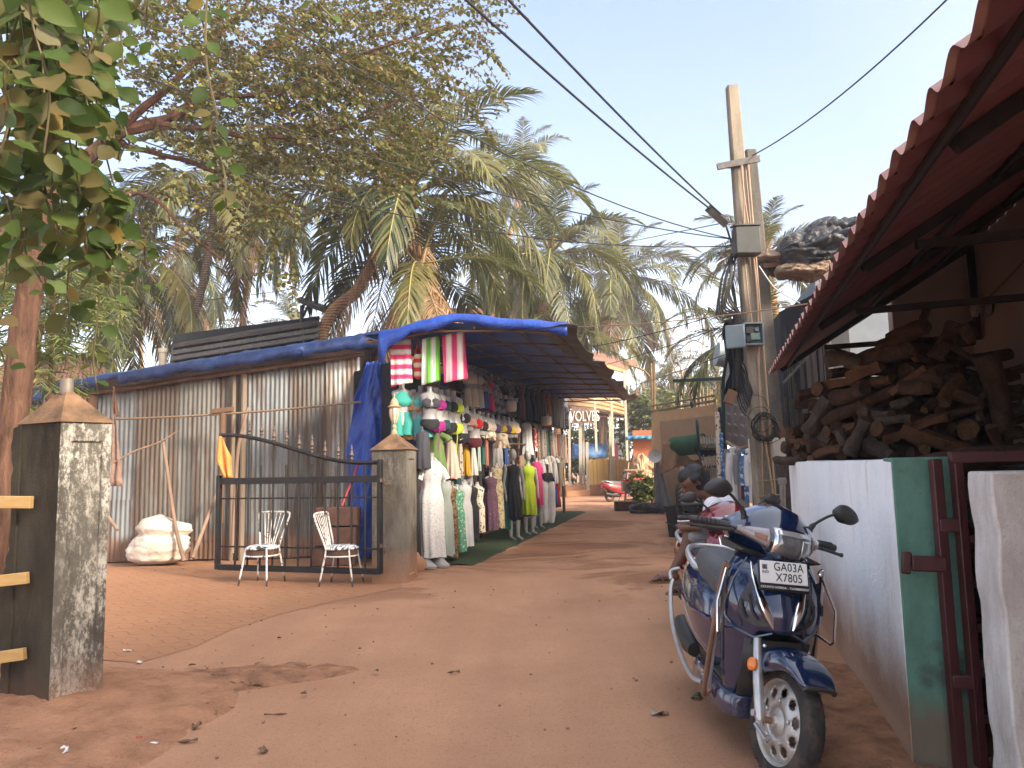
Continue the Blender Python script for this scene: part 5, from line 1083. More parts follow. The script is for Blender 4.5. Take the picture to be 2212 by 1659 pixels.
bundle('rolled_sacking', P(1690, 562, 11.4), (.55, .3, .17), mSackB, 3); bundle('tarpaulin_heap', P(1770, 545, 11.1), (.62, .5, .3), mBag, 7); bundle('tarpaulin_heap', P(1810, 515, 11.3), (.55, .4, .26), mBag, 9); bundle('tarpaulin_heap', P(1735, 585, 11.0), (.4, .3, .12), mSackB, 12)
for k in range(12):
    b = MB(); p = P(1700+k*8, 588, 11.0); b.tube([p, p+V((U(-.06, .06), -.02, -U(.08, .22)))], [.02, .004], 5); b.build('frayed_thatch', mSackB, sh)
b = MB(); b.bar(P(1650, 575, 11.2), P(1850, 560, 10.9), .1, .07); b.build('roof_beam', mBrown, sh)
wb = thing('white_building', 'plain pale blue white building end seen under the red roof behind the firewood', 'building', (6, 14, 0))
mWB = mat('pale_blue_wash', (.23, .26, .29), (.19, .22, .25), .85, 3)
b = MB(); p = P(1780, 900, 12.6); b.prism([V((p.x, 12.6, -.1)), V((9.5, 11.6, -.1)), V((10.5, 17, -.1)), V((p.x+1.1, 18, -.1))], Z*4.6); b.build('wall', mWB, wb, smooth=None)
b = MB(); c = P(1890, 775, 12.3); b.box(c, (.5, .05, .03)); b.box(c+V((-.14, 0, -.2)), (.02, .05, .4)); b.build('conduit', mSteel, wb)
# tiled awning on green posts, clothes rack
aw = thing('tiled_awning', 'small awning of grey brown roll tiles on dark green posts left of the poles', 'awning', P(1565, 1090, 14.5))
mTileB = mat('brown_roll_tile', (.12, .085, .075), (.18, .13, .115), .6, 7, bump=.2)
b = MB(); nu, nv = 48, 24; cA, cB, cC = P(1562, 838, 15.5), P(1662, 838, 13), P(1660, 985, 12.2); cD = P(1568, 965, 14.6); vs = []
for j in range(nv+1):
    for i in range(nu+1):
        f, g = i/nu, j/nv; p = cA.lerp(cB, f).lerp(cD.lerp(cC, f), g); st_ = (g*6) % 1
        vs.append(p+V((-.3, -.6, .5)).normalized()*(.05*abs(sin(f*6*PI))+.045*(1-st_)))
b.add(vs, [(j*(nu+1)+i, j*(nu+1)+i+1, (j+1)*(nu+1)+i+1, (j+1)*(nu+1)+i) for j in range(nv) for i in range(nu)]); b.build('tile_sheet', mTileB, aw, smooth=40, solid=.02)
mGP = mat('dark_green_paint', (.01, .03, .024), (.016, .04, .03), .4, 8)
b = MB(); p = P(1561, 1085, 14.6); p.z = 0; b.bar(p, P(1561, 815, 14.6), .07); b.build('post', mGP, aw); b = MB(); b.bar(P(1564, 818, 14.6), P(1455, 823, 15.2), .06); b.build('arm', mGP, aw)
b = MB(); b.tube(spline([P(1506, 825, 14.9), P(1503, 850, 14.9), P(1495, 868, 14.9)], 4), .012, 5); b.lathe([(.02, 0), (.035, -.05), (.02, -.12)], P(1494, 868, 14.9), 8); b.build('hanging_lamp', mCab, aw)
b = MB(); c = P(1575, 800, 16); b.tube(spline([c+V((.15, 0, -.32)), c+V((.15, 0, .05)), c+V((.05, 0, .28)), c+V((-.25, 0, .36))], 6), .26, 14); tag(b.build('extractor_duct', mat('pale_duct', (.34, .38, .4), (.28, .32, .33), .5, 4, .3), org=c, smooth=50), 'pale curved extractor duct above the tiled awning', 'duct')
# hoarding
hd = thing('cloth_hoarding', 'tan cloth screen stretched between bamboo poles at the bend of the lane', 'screen', P(1415, 1100, 23.5))
mTan = mat('tan_cloth', (.62, .4, .22), (.55, .35, .19), .9, 3, bump=.2); mTanD = mat('tan_panel', (.42, .28, .175), (.37, .245, .15), .9, 3)
hA, hB = P(1417, 1100, 23.5), P(1560, 1100, 20.5); hA.z = hB.z = 0
b = MB(); b.prism([hA, hB, hB+V((.02, .06, 0)), hA+V((.02, .06, 0))], Z*3.0); b.build('screen_cloth', mTan, hd, smooth=None)
b = MB(); d = hB-hA; b.prism([hA+d*.14+V((-.03, -.05, .1)), hA+d*.97+V((-.03, -.05, .1)), hA+d*.97+V((0, -.01, .1)), hA+d*.14+V((0, -.01, .1))], Z*2.6); b.build('screen_panel', mTanD, hd, smooth=None)
b = MB(); b.tube([hA, P(1412, 780, 23.5)], .05, 7); b.build('pole', mBam, hd)
b = MB(); b.tube([hA+Z*3.05, hB+Z*3.1], .04, 7); b.build('pole', mBam, hd); b = MB(); b.tube([hA+Z*3.22, hB+Z*3.24], .03, 7); b.build('pole', mBam, hd)
def drape(name, label, cat, pts_top, drop, m, seed, n=18, nj=14, fold=.07, flare=.2, group=None, org=None, ragged=.08, push=V((0, -.0, 0))):
    pts = spline(pts_top, 6); b = MB(); vs = []; N = len(pts)
    for j in range(nj+1):
        f = j/nj
        for i in range(N):
            g = i/(N-1); dr = drop(g) if callable(drop) else drop
            vs.append(pts[i]+push*f+V((flare*f*(g-.5), -fold*(.3+f)*sin(g*n+seed+f*1.5), -dr*f+ragged*f*noise.noise(V((g*4, seed, 0))))))
    b.add(vs, [(j*N+i, j*N+i+1, (j+1)*N+i+1, (j+1)*N+i) for j in range(nj) for i in range(N-1)])
    return tag(b.build(name, m, org=org or pts_top[0], smooth=180, solid=.005), label, cat, group)
b = MB(); vs = []
for j in range(13):
    for i in range(13):
        f, g = j/12, i/12; p = P(lerp(1416, 1418+36*f, g), lerp(978, 1100, f), 22.9-.9*g*f-.1*sin(g*14)*f); vs.append(p)
b.add(vs, [(j*13+i, j*13+i+1, (j+1)*13+i+1, (j+1)*13+i) for j in range(12) for i in range(12)]); tag(b.build('grey_cloth', mat('grey_cotton', (.15, .145, .145), (.2, .19, .185), .9, 4), org=hA, smooth=180, solid=.01), 'grey cloth hanging like a tent flap from the hoarding pole', 'cloth')
bundle('cloth_pile', G(1400, 1108)+Z*.12, (.55, .35, .17), mat('dark_rags', (.05, .05, .055), (.12, .11, .11), .95, 7), 4, None, None); tag(bpy.data.objects['cloth_pile'], 'heap of dark rags on the ground below the grey cloth', 'cloth')
drape('brown_cloth', 'brown cloth slung over the green roll by the hoarding', 'cloth', [P(1432, 955, 17), P(1462, 958, 17), P(1492, 992, 17), P(1510, 992, 17)], lambda g: lerp(.75, .15, g), mat('brown_cotton', (.2, .12, .07), (.28, .17, .1), .9, 6), 2)
def roll_(label, a, c, r, m): b = MB(); b.tube([a, c], r, 16); return tag(b.build('carpet_roll', m, org=a, smooth=50), label, 'roll')
roll_('dark green cloth roll lying behind the brown cloth', P(1455, 965, 17.2), P(1520, 958, 16.6), .22, mat('green_felt', (.03, .07, .04), (.04, .09, .05), .9)); roll_('black cloth roll beside the hangers', P(1512, 968, 16.4), P(1560, 962, 16), .2, mCab)
b = MB(); b.tube(spline([P(1507, 908, 16.5), P(1506, 915, 16.3), P(1512, 985, 16.2), P(1520, 990, 16.1)], 5), .035, 8); tag(b.build('stand_pipe', mGP, org=P(1512, 985, 16.2)), 'dark green bent pipe standing in front of the hoarding', 'pipe')
hg = thing('hanger_bunch', 'bunch of clothes hangers on a rack by the shop', 'hangers', P(1525, 1000, 15.5))
for k in range(18):
    b = MB(); c = P(1512+k*1.9, 940+(k % 3)*3, 15.5-.03*k); b.tube(spline([c+V((0, 0, 0)), c+V((-.03, -.16, -.17)), c+V((.0, -.2, -.2)), c+V((.02, .16, -.22)), c+V((0, 0, 0))], 3), .011, 5); b.build('hanger', mat('hanger_plastic', (.3, .26, .2), (.1, .13, .1), .5, 30) if k % 3 else mat('hanger_brown', (.16, .1, .05), None, .5), hg)
    if k % 2: b = MB(); b.tube(spline([c+V((0, 0, -.4)), c+V((-.02, -.14, -.6)), c+V((.02, .13, -.8))], 3), .01, 5); b.build('hanger', mat('hanger_cream', (.42, .36, .25), (.2, .18, .13), .5, 30), hg)
cbt = thing('shop_cabinet', 'white shop cabinet with dark blue edging behind the seated man', 'cabinet', P(1500, 1085, 16.3)); c = P(1530, 1050, 16.5); mNavy = mat('navy_trim', (.025, .03, .12), None, .5)
b = MB(); b.box(V((c.x+.15, 16.6, .68)), (1.35, .5, 1.35)); b.build('body', mat('cream_laminate', (.55, .52, .47), (.5, .47, .42), .5), cbt, bevel=.01)
for z, h in ((1.34, .06), (.72, .06), (.06, .1)): b = MB(); b.box(V((c.x+.15, 16.34, z)), (1.36, .03, h)); b.build('trim', mNavy, cbt)
for x in (-.25, .45): b = MB(); b.box(V((c.x+x, 16.34, 1.03)), (.5, .02, .46)); b.build('pane', mat('dark_pane', (.04, .04, .07), (.12, .1, .09), .3, 4), cbt)
mBlackP = mat('black_plastic', (.02, .021, .022), (.032, .032, .034), .45, 8)
def tub(u, v, y, w_, h, lb):
    b = MB(); c = P(u, v, y); c = V((c.x, y, 0)); b.lathe([(w_*.42, 0), (w_*.5, h*.9), (w_*.54, h*.93), (w_*.54, h), (w_*.46, h), (w_*.4, .05)], c, 4, cap=False); tag(b.build('plastic_tub', mBlackP, org=c, smooth=None, bevel=.02), lb, 'tub')
tub(1470, 1080, 15, .62, .6, 'black plastic tub beside the grey cloth'); tub(1492, 1080, 13, .5, .66, 'black plastic tub behind the stacked stools')
for k in range(5):
    b = MB(); c = P(1496, 1120, 13); c = V((c.x, 13, .42+.075*k)); o = c
    for sx in (-1, 1):
        b.bar(c+V((sx*.2, -.17, -.38)), c+V((sx*.17, -.15, 0)), .05, .03); b.bar(c+V((sx*.2, .17, -.38)), c+V((sx*.17, .15, 0)), .05, .03)
    b.box(c, (.42, .38, .03)); b.tube(spline([c+V((-.2, .15, 0)), c+V((-.2, .2, .3)), c+V((0, .22, .38)), c+V((.2, .2, .3)), c+V((.2, .15, 0))], 4), .02, 6)
    tag(b.build('plastic_chair', mBlackP, org=c, bevel=.008), ['bottom', 'second from bottom', 'middle', 'second from top', 'top'][k]+' grey black plastic chair in the stack behind the seated man', 'chair', 'stacked plastic chairs')
b = MB(); vs = []; dl = P(1612, 995, 11); tag(MB().lathe([(.02, 0), (.16, .03), (.2, .08)], P(1415, 985, 22.5), 16, axis=V((-.3, -1, 0)), cap=False).build('wall_clock', mBoard, org=P(1415, 985, 22.5), smooth=40), 'round white dish on the hoarding pole', 'dish')
# ---------- the far end of the lane: open bar with bamboo fence, sign, hut, scooter, table ----------
mBamY = NT('yellow_bamboo'); _x = mBamY.sep(mBamY.tc())
_c = mBamY.ramp(mBamY.rand(), [(0, (.5, .33, .08)), (.5, (.62, .43, .13)), (1, (.7, .52, .2))]); mBamY.base(_c); mBamY.set(Roughness=.5); mBamY = mBamY.m
mBamT = mat('tan_bamboo', (.42, .27, .14), (.33, .2, .1), .6, 3)
bar = thing('beach_bar', 'open bar with yellow bamboo fence, pale posts and slat roof at the lane end', 'bar', P(1240, 1070, 35))
mPost = mat('pale_post', (.45, .4, .3), (.36, .31, .23), .7, 4); mPlinth = mat('orange_plinth', (.38, .19, .1), (.3, .15, .08), .9, 3)
mNet = mat('fence_rail', (.3, .2, .1), None, .8)
def gp_(u, v, y): p = P(u, v, y); return V((p.x, p.y, 0))
segs = [((1192, 36.5), (1222, 36.2)), ((1273, 36.5), (1322, 37.5)), ((1324, 37.5), (1386, 39))]
for (ua, ya), (ub, yb) in segs:
    A, B_ = gp_(ua, 1060, ya), gp_(ub, 1060, yb); L = (B_-A).length; n = int(L/.085); D_ = (B_-A).normalized()
    b = MB(); b.prism([A, B_, B_+V((0, .25, 0)), A+V((0, .25, 0))], Z*.55); b.build('plinth', mPlinth, bar, smooth=None)
    b = MB()
    for k in range(n): p = A+D_*(k+.5)*L/n+V((0, .04, 0)); b.tube([p+Z*.5, p+Z*(1.72+U(-.05, .05))], L/n*.5, 6)
    b.build('bamboo_fence', mBamY, bar)
b = MB(); A, B_ = gp_(1222, 1060, 36.2), gp_(1272, 1060, 36.4); b.prism([A+V((0, -.5, 0)), B_+V((0, -.5, 0)), B_+V((0, 1.5, 0)), A+V((0, 1.5, 0))], Z*.28); b.prism([A+V((0, -.1, .27)), B_+V((0, -.1, .27)), B_+V((0, 1.5, .27)), A+V((0, 1.5, .27))], Z*.25); b.build('step', mPlinth, bar, smooth=None)
for (u, vt, y, w_) in [(1231, 868, 36.2, .11), (1255, 900, 37.4, .16), (1262, 905, 39, .1), (1270, 955, 36.3, .13), (1320, 882, 37.3, .15), (1322, 940, 37.4, .22), (1358, 888, 38.4, .14), (1219, 1000, 36.3, .12), (1309, 905, 41, .2), (1373, 960, 39, .14)]:
    b = MB(); p = gp_(u, 1060, y); q = P(u-2, vt, y); b.bar(p, V((q.x, y, q.z)), w_); b.build('post', mPost, bar)
rz_ = P(1300, 880, 37).z
for k in range(3):                                         # eave beams
    b = MB(); b.tube(spline([P(1222, 862+k*9-8, 35.5), P(1290, 868+k*9-6, 36), P(1350, 884+k*8-6, 38)], 5), .09, 7); b.build('eave_pole', mBamT, bar)
for k in range(26):
    f = k/25; b = MB(); b.tube([P(lerp(1222, 1350, f), lerp(880, 898, f), lerp(35.5, 38, f)), P(lerp(1250, 1338, f), lerp(846, 862, f), lerp(39.5, 41, f))], .05, 5); b.build('roof_slat', mBamT, bar)
b = MB(); b.prism([P(1222, 893, 35.6), P(1352, 905, 38), P(1340, 896, 43), P(1240, 884, 42)], Z*.05); b.build('ceiling', mBrown, bar, smooth=None)
sg = thing('bar_sign', 'cut out sign with white letters WOLVES hanging under the bar roof', 'sign', P(1262, 915, 34.8))
b = MB(); p, q = P(1234, 882, 34.9), P(1284, 914, 34.9); b.box((p+q)/2, (q.x-p.x, .05, p.z-q.z)); b.build('board', mat('grey_brown_board', (.22, .15, .11), (.28, .2, .15), .8), sg)
def text(s, name, par, M, size, m, ext=.004, spacing=1.0, ali='CENTER', wid=1.0):
    c = bpy.data.curves.new(name, 'FONT'); c.body = s; c.size = size; c.extrude = ext; c.align_x = ali; c.align_y = 'CENTER'; c.space_character = spacing; c.offset = 0
    o = bpy.data.objects.new(name, c); col.objects.link(o); bpy.context.view_layer.update()
    me = bpy.data.meshes.new_from_object(o.evaluated_get(bpy.context.evaluated_depsgraph_get())); bpy.data.objects.remove(o)
    me.transform(Matrix.Diagonal((wid, 1, 1, 1))); me.transform(M); me.materials.clear(); me.materials.append(m)
    o2 = bpy.data.objects.new(name, me); col.objects.link(o2); o2.parent = par; return o2
Mx = Matrix.Translation(P(1259, 900, 34.82)-sg.location) @ Matrix.Rotation(R(90), 4, 'X')
lt = text('WOLVES', 'lettering', sg, Mx, .68, mat('sign_white', (.85, .83, .78), None, .6), .02, 1.0, wid=.58)
# things beyond the fence
b = MB(); p = gp_(1305, 1040, 46); b.prism([gp_(1296, 1040, 47), gp_(1362, 1040, 47), gp_(1362, 1040, 48), gp_(1296, 1040, 48)], Z*3.7); tag(b.build('grey_wall', mat('blue_grey_wall', (.24, .27, .32), (.29, .31, .35), .9, 2), org=p, smooth=None), 'blue grey wall beyond the bamboo fence', 'wall')
b = MB(); c = P(1274, 1000, 40); rings = [[c+V((x, .9*cos(a), .25+.75*sin(a))) for a in [PI*k/10 for k in range(11)]] for x in (-.85, .85)]; b.loft(rings, cap=False, closed=False); o = b.build('blue_canopy', mat('blue_vinyl', (.05, .16, .5), (.25, .42, .65), .5, 3), org=c, smooth=60, solid=.03); tag(o, 'rounded blue and white cart hood behind the bamboo fence', 'cart hood')
b = MB(); p, q = P(1323, 957, 39.6), P(1337, 1035, 39.6); b.box((p+q)/2, (q.x-p.x, .06, p.z-q.z)); tag(b.build('banner', mat('pink_banner', (.75, .14, .36), (.8, .25, .45), .7, 2), org=(p+q)/2, smooth=None), 'tall pink banner beside a bar post', 'banner')
ht = thing('hut', 'small red brown hut with green and blue sheet roof right of the bar', 'hut', gp_(1395, 1060, 34))
b = MB(); b.prism([gp_(1371, 1060, 34), gp_(1440, 1060, 34), gp_(1440, 1060, 38), gp_(1371, 1060, 38)], Z*2.95); b.build('wall', mat('terracotta_wash', (.33, .11, .045), (.28, .09, .04), .9, 3), ht, smooth=None)
b = MB(); vs = [P(lerp(1352, 1445, i/20), 943+.7*sin(i*1.3), 33.4-.05*sin(i*2)) for i in range(21)]+[P(lerp(1362, 1445, i/20), 932+2*sin(i*.9), 36.5) for i in range(21)]; b.add(vs, [(i, i+1, 22+i, 21+i) for i in range(20)]); b.build('roof_sheet', mat('green_blue_sheet', (.03, .2, .17), (.05, .12, .35), .6, 1.2), ht, smooth=180, solid=.12)
b = MB(); c = gp_(1360, 1040, 44)
for k in range(40): p = c+V((-2.2+k*.22, .5*sin(k*.4), 3.6)); b.tube([p, p+V((U(-.1, .1), 0, U(2.1, 2.6)))], .05, 5)
tag(b.build('bamboo_screen', mBam, org=c), 'high dark screen of upright canes behind the hut', 'screen')
b = MB(); p = gp_(1360, 1050, 36.5); b.tube(spline([p, P(1366, 990, 36.5), P(1385, 925, 36.5)], 4), .05, 6); tag(b.build('leaning_cane', mBam, org=p), 'thin cane leaning over the bamboo fence', 'cane')
def easel():
    c = G(1374, 1098); t = thing('display_stand', 'wooden stand with a tray of red fruit at the roadside by the hut', 'stand', c); m = mat('pale_wood', (.36, .26, .18), (.28, .2, .14), .8, 5)
    for sx in (-.33, .33):
        b = MB(); b.bar(c+V((sx*1.2, -.1, 0)), c+V((sx*.55, .1, 1.5)), .05, .05); b.build('leg', m, t)
    for z in (.28, 1.25): b = MB(); b.bar(c+V((-.33, 0, z)), c+V((.33, 0, z)), .05, .05); b.build('rail', m, t)
    b = MB(); b.box(c+V((0, -.1, .72)), (.9, .4, .3)); b.build('tray', m, t, bevel=.01); b = MB()
    for k in range(26): b.ell(c+V((U(-.38, .38), U(-.25, .05), .9+U(0, .04))), .055, 7, 5)
    x = b.build('fruit', mat('red_fruit', (.5, .02, .02), (.4, .03, .02), .35), t); x['kind'] = 'stuff'
    return t
easel()
bundle('tan_cloth', P(1392, 1020, 26), (.45, .4, .6), mat('faded_orange_cloth', (.5, .33, .2), (.4, .25, .15), .9, 4), 5, None, None); tag(bpy.data.objects['tan_cloth'], 'faded orange cloth draped over goods behind the roadside stand', 'cloth')
for i, (u, y, lb) in enumerate([(1358, 24.6, 'brick block beside the far red scooter'), (1352, 23.9, 'low brick slab near the roadside stand')]):
    b = MB(); c = gp_(u, 1090, y); b.box(c+Z*.12, (.7, .4, .26+.08*i)); tag(b.build('brick_block', mBrick, org=c, bevel=.02), lb, 'block')
# far trees: broad-leaved bushes and a bare tree
mFarL = m_leaf('far_leaf', [(0, (.035, .05, .015)), (.5, (.08, .1, .03)), (.9, (.15, .17, .05)), (1, (.24, .22, .07))], .3, (.26, .3, .06), .5, .35)
def ftree(name, label, u, v, y, R_, n, seed, ln=.22, lean=0): 
    g = gp_(u, 1050, y); c = P(u, v, y); t = shrub(name, label, g, [(c+V((U(-.5, .5)*R_, U(-.3, .3)*R_, U(-.4, .4)*R_)), (R_*U(.5, .75), R_*.5, R_*U(.4, .65))) for _ in range(6)], n, ln, .6, mFarL, seed, R_*.3, 9, .5, 6, 'tree'); return t
ftree('almond_tree', 'dense broad leaved tree right of the canopy tip above the hut', 1388, 890, 39, 1.7, 44, 71); ftree('almond_tree', 'rounded green tree seen under the bar roof', 1292, 960, 44, 2.2, 46, 72); ftree('almond_tree', 'sunlit green bush above the tan hoarding', 1450, 885, 42, 1.1, 40, 73); ftree('almond_tree', 'green tree behind the bar sign', 1240, 990, 46, 1.9, 40, 74)
ftree('potted_shrub', 'bushy green plants at the roadside right of the stand', 1402, 1060, 24.5, .55, 26, 75, .12); ftree('almond_tree', 'dark green tree beneath the hoarding top at the right', 1500, 880, 45, 1.3, 36, 76)
bt_ = thing('bare_tree', 'leafless pale tree with thin branching limbs beyond the hoarding', 'tree', gp_(1480, 1050, 40)); b = MB()
def branch(p, d, L, r_, dep):
    q = p+d*L; mid = p.lerp(q, .5)+V((U(-.1, .1), 0, U(-.05, .05)))*L*.6; b.tube([p, mid, q], [r_, r_*.85, r_*.65], 5)
    if dep:
        for k in range(2 if dep > 1 else 3): branch(q, (d+V((U(-.8, .8), U(-.3, .3), U(-.1, .5)))).normalized(), L*U(.6, .8), r_*.6, dep-1)
p0 = gp_(1490, 1050, 40); branch(p0, V((-.02, 0, 1)), P(1485, 800, 40).z, .11, 0); tp_ = p0+V((-.02, 0, 1)).normalized()*P(1485, 800, 40).z
for d in ((-.5, 0, 1), (.45, 0, 1), (-.15, .1, 1), (.9, 0, .8)): branch(tp_-Z*U(0, .8), V(d).normalized(), 1.3, .06, 3)
b.build('trunk', mat('pale_bark', (.3, .24, .2), (.2, .16, .13), .9, 5), bt_)
b = MB(); p = gp_(1412, 1050, 26); b.tube(spline([p, P(1410, 900, 26), P(1406, 785, 26)], 4), .05, 6); q = P(1408, 820, 26); b.tube(spline([q, P(1390, 800, 26), P(1362, 790, 26), P(1345, 785, 26)], 4), [.035]*8+[.02]*5, 5); tag(b.build('bare_pole', mBam, org=p), 'thin bare forked pole left of the tan hoarding', 'pole')
# roofs behind the stall
def lean(name, label, pts, th, m, rib=None):
    t = thing(name, label, 'roof', (pts[0]+pts[1])/2*1.0); b = MB(); b.prism(pts, Z*th); b.build('roof', m, t, smooth=None); return t
mOldT = mat('old_clay_tile', (.15, .075, .05), (.24, .13, .085), .9, 14, stretch=(1, 1, 3), bump=.8, bscale=12, dist=.05, c3=(.3, .12, .1))
mOldRoof = mat('dark_sheet_roof', (.04, .032, .028), (.07, .055, .045), .8, 6, stretch=(1, .2, 1))
t = thing('open_shed', 'open steel framed shed with dark sheet roof behind the blue tarpaulin', 'shed', (-5.4, 19, 0))
b = MB(); b.prism([P(370, 752, 17), P(690, 702, 17), P(690, 690, 20.5), P(410, 742, 20.5)], Z*.08); b.build('roof', mOldRoof, t, smooth=None)
b = MB(); b.prism([P(372, 775, 18.5), P(690, 725, 18.5), P(690, 725, 18.7), P(372, 775, 18.7)], Z*.5); b.prism([P(372, 800, 18.72), P(690, 760, 18.72), P(690, 760, 18.9), P(372, 800, 18.9)], Z*.9); b.build('underside_shade', mDark, t, smooth=None)  # near-black slabs paint the shaded underside below the roof
for v in (0, 13): b = MB(); b.bar(P(372, 762+v, 17), P(690, 712+v, 17), .06, .09); b.build('beam', mSteel, t)
for u in (374, 480, 560, 652): b = MB(); p = P(u, 760, 17.3); b.bar(V((p.x, p.y, 0)), V((p.x, p.y, P(u, 752-(u-372)*.155, 17.3).z)), .07); b.build('post', mSteel, t)
b = MB(); p = P(652, 660, 18); b.tube([V((p.x, p.y, 0)), p], .05, 7); b.prism([P(640, 652, 17.6), P(735, 690, 17.6), P(740, 680, 19.5), P(650, 648, 19.5)], Z*.09); tag(b.build('lean_to', mOldRoof, org=V((p.x, p.y, 0)), smooth=None), 'bit of dark old roof on a post beside the leaning palm trunk', 'roof')
b = MB(); p = gp_(352, 900, 17.2); b.tube([p, P(352, 762, 17.2)], .09, 8); b.lathe([(.11, 0), (.11, .1)], P(352, 762, 17.2), 10); tag(b.build('vent_pipe', mPost, org=p), 'pale vent pipe beside the open shed roof', 'pipe')
t = thing('tiled_house', 'house with brown tile gable roof just behind the canopy', 'house', (0, 22, 0)); b = MB()
b.prism([P(925, 722, 20), P(1062, 722, 20), P(1062, 722, 24), P(925, 722, 24)], -Z*3.2); b.build('wall', mBrown, t, smooth=None)
b = MB(); b.prism([P(895, 715, 19.6), P(1010, 678, 19.6), P(1010, 674, 24), P(900, 705, 24)], Z*.1); b.prism([P(930, 672, 19.6), P(1052, 672, 19.6), P(1100, 712, 19.3), P(1040, 712, 19.3)], Z*.08); b.build('roof', mOldT, t, smooth=None)
t = thing('old_house', 'old house with sagging clay tile roof at the far left behind the shrubs', 'house', gp_(120, 950, 19)); b = MB()
nu, nv = 90, 16; a0, a1, a2, a3 = P(-150, 905, 17), P(255, 885, 17), P(215, 765, 21), P(40, 762, 21); vs = []
for j in range(nv+1):
    for i in range(nu+1): f, g = i/nu, j/nv; vs.append(a0.lerp(a1, f).lerp(a3.lerp(a2, f), g)+Z*(.05*abs(sin(f*30*PI))+.05*((g*8) % 1)+.1*noise.noise(V((f*3, g*3, 0)))))
b.add(vs, [(j*(nu+1)+i, j*(nu+1)+i+1, (j+1)*(nu+1)+i+1, (j+1)*(nu+1)+i) for j in range(nv) for i in range(nu)]); b.build('roof', mOldT, t, smooth=None, solid=.05)
b = MB(); b.prism([gp_(-100, 950, 17.6), gp_(240, 950, 17.6), gp_(240, 950, 21), gp_(-100, 950, 21)], Z*2.4); b.build('wall', mBrown, t, smooth=None)
# upper terrace far right of canopy edge
t = thing('roof_terrace', 'orange framed roof terrace above the canopy edge in the distance', 'terrace', gp_(1315, 1050, 34)); b = MB(); b.prism([P(1272, 776, 32), P(1352, 802, 34), P(1378, 786, 36), P(1285, 764, 36)], Z*.12); b.build('roof', mOldT, t, smooth=None)
for u, v in ((1282, 780), (1318, 790), (1348, 800)): b = MB(); p = P(u, v, 33.5); b.bar(p-Z*4, p, .1); b.build('post', mPost, t)
b = MB(); b.bar(P(1272, 778, 31.9), P(1352, 804, 33.9), .1, .16); b.build('beam', mat('orange_paint', (.5, .22, .1), None, .6), t)
# ---------- scooters ----------
def m_paint(name, c, dust):
    t = NT(name); ob = t.tc(); x, y, z = t.sep(ob); d = t.noise(5, ob, 6, .7)
    g = t.n('ShaderNodeNewGeometry'); gx, gy, gz = t.sep(g.outputs['Normal'])
    lo = t.math('ADD', z, t.math('MULTIPLY', d, .3)); f = t.ramp(lo, [(.22, .45), (.42, .01)])
    f2 = t.math('MULTIPLY', t.ramp(t.noise(60, ob, 4, .7), [(.45, .0), (.75, .25)]), t.ramp(z, [(.25, .5), (.55, .03)]))
    f = t.math('MAXIMUM', f, f2); t.base(t.mix(f, c, dust)); t.set(Roughness=t.ramp(f, [(0, .14), (.8, .75)]), Coat_Weight=t.ramp(f, [(0, 1.0), (.5, .1)]), Coat_Roughness=.05); t.b.inputs['Specular IOR Level'].default_value = .6
    return t.m
mBlue = m_paint('deep_blue_paint', (.004, .015, .055), (.11, .08, .065)); mRedP = m_paint('dull_red_paint', (.19, .012, .016), (.22, .13, .09))
mDkP = mat('scooter_dark_plastic', (.018, .018, .02), (.04, .034, .03), .5, 14, spec=.5); mSeatG = mat('grey_vinyl_seat', (.055, .055, .058), (.08, .078, .078), .5, 30, bump=.1, bscale=200)
mChr = NT('chrome'); mChr.base((.75, .75, .76)); mChr.set(Metallic=1.0, Roughness=.12); mChr = mChr.m
mSil = mat('silver_paint', (.5, .5, .5), (.42, .41, .4), .35, 20, .7); mTyre = mat('dusty_tyre', (.03, .026, .024), (.11, .075, .055), .9, 12, bump=.3, lo=.45, hi=.75); mAl = mat('dusty_alloy', (.5, .5, .49), (.38, .33, .28), .4, 16, .6)
mLens = NT('clear_lens'); mLens.base((.62, .65, .68)); mLens.set(Roughness=.06, Metallic=.55, Coat_Weight=1.0); mLens = mLens.m
mLensD = mat('headlight_glass', (.1, .11, .12), (.3, .31, .32), .06, 9, .4, coat=1); mAmb = mat('amber_reflector', (.8, .22, .02), (.6, .14, .01), .25, 30, coat=.6); mRodC = mat('copper_rod', (.3, .17, .11), (.22, .12, .08), .5, 10, .4)
mIndL = mat('smoked_lens', (.2, .17, .17), (.3, .27, .27), .08, 12, .1, coat=1); mIndB = mat('dim_amber', (.32, .12, .06), (.25, .1, .05), .2, 9); mPlateW = mat('plate_white', (.74, .74, .72), (.68, .68, .66), .45, 4); mInk = mat('plate_black', (.01, .01, .01), None, .5)
AXF = V((0, .63, .233)); HD = V((0, -cos(R(64)), sin(R(64)))); HP = V((0, .6, .233))
def aw_(z): return itp(z, [.24, .34, .44, .54, .64, .74, .8, .845], [.165, .185, .198, .206, .204, .19, .165, .12])
def ay_(z): return itp(z, [.24, .36, .5, .59, .68, .77, .845], [.46, .52, .565, .565, .53, .48, .42])
def za_(z): return itp(z, [.22, .5, .845, .9], [.22, .565, .895, .95])
def apron(a, z, off=0):
    aa = abs(a); y = ay_(z)-itp(z, [.24, .5, .84], [.17, .19, .1])*aa**2.1 + .014*max(0, 1-aa/.32); return V((aw_(z)*a*(1+off*2), y+off, za_(z)))
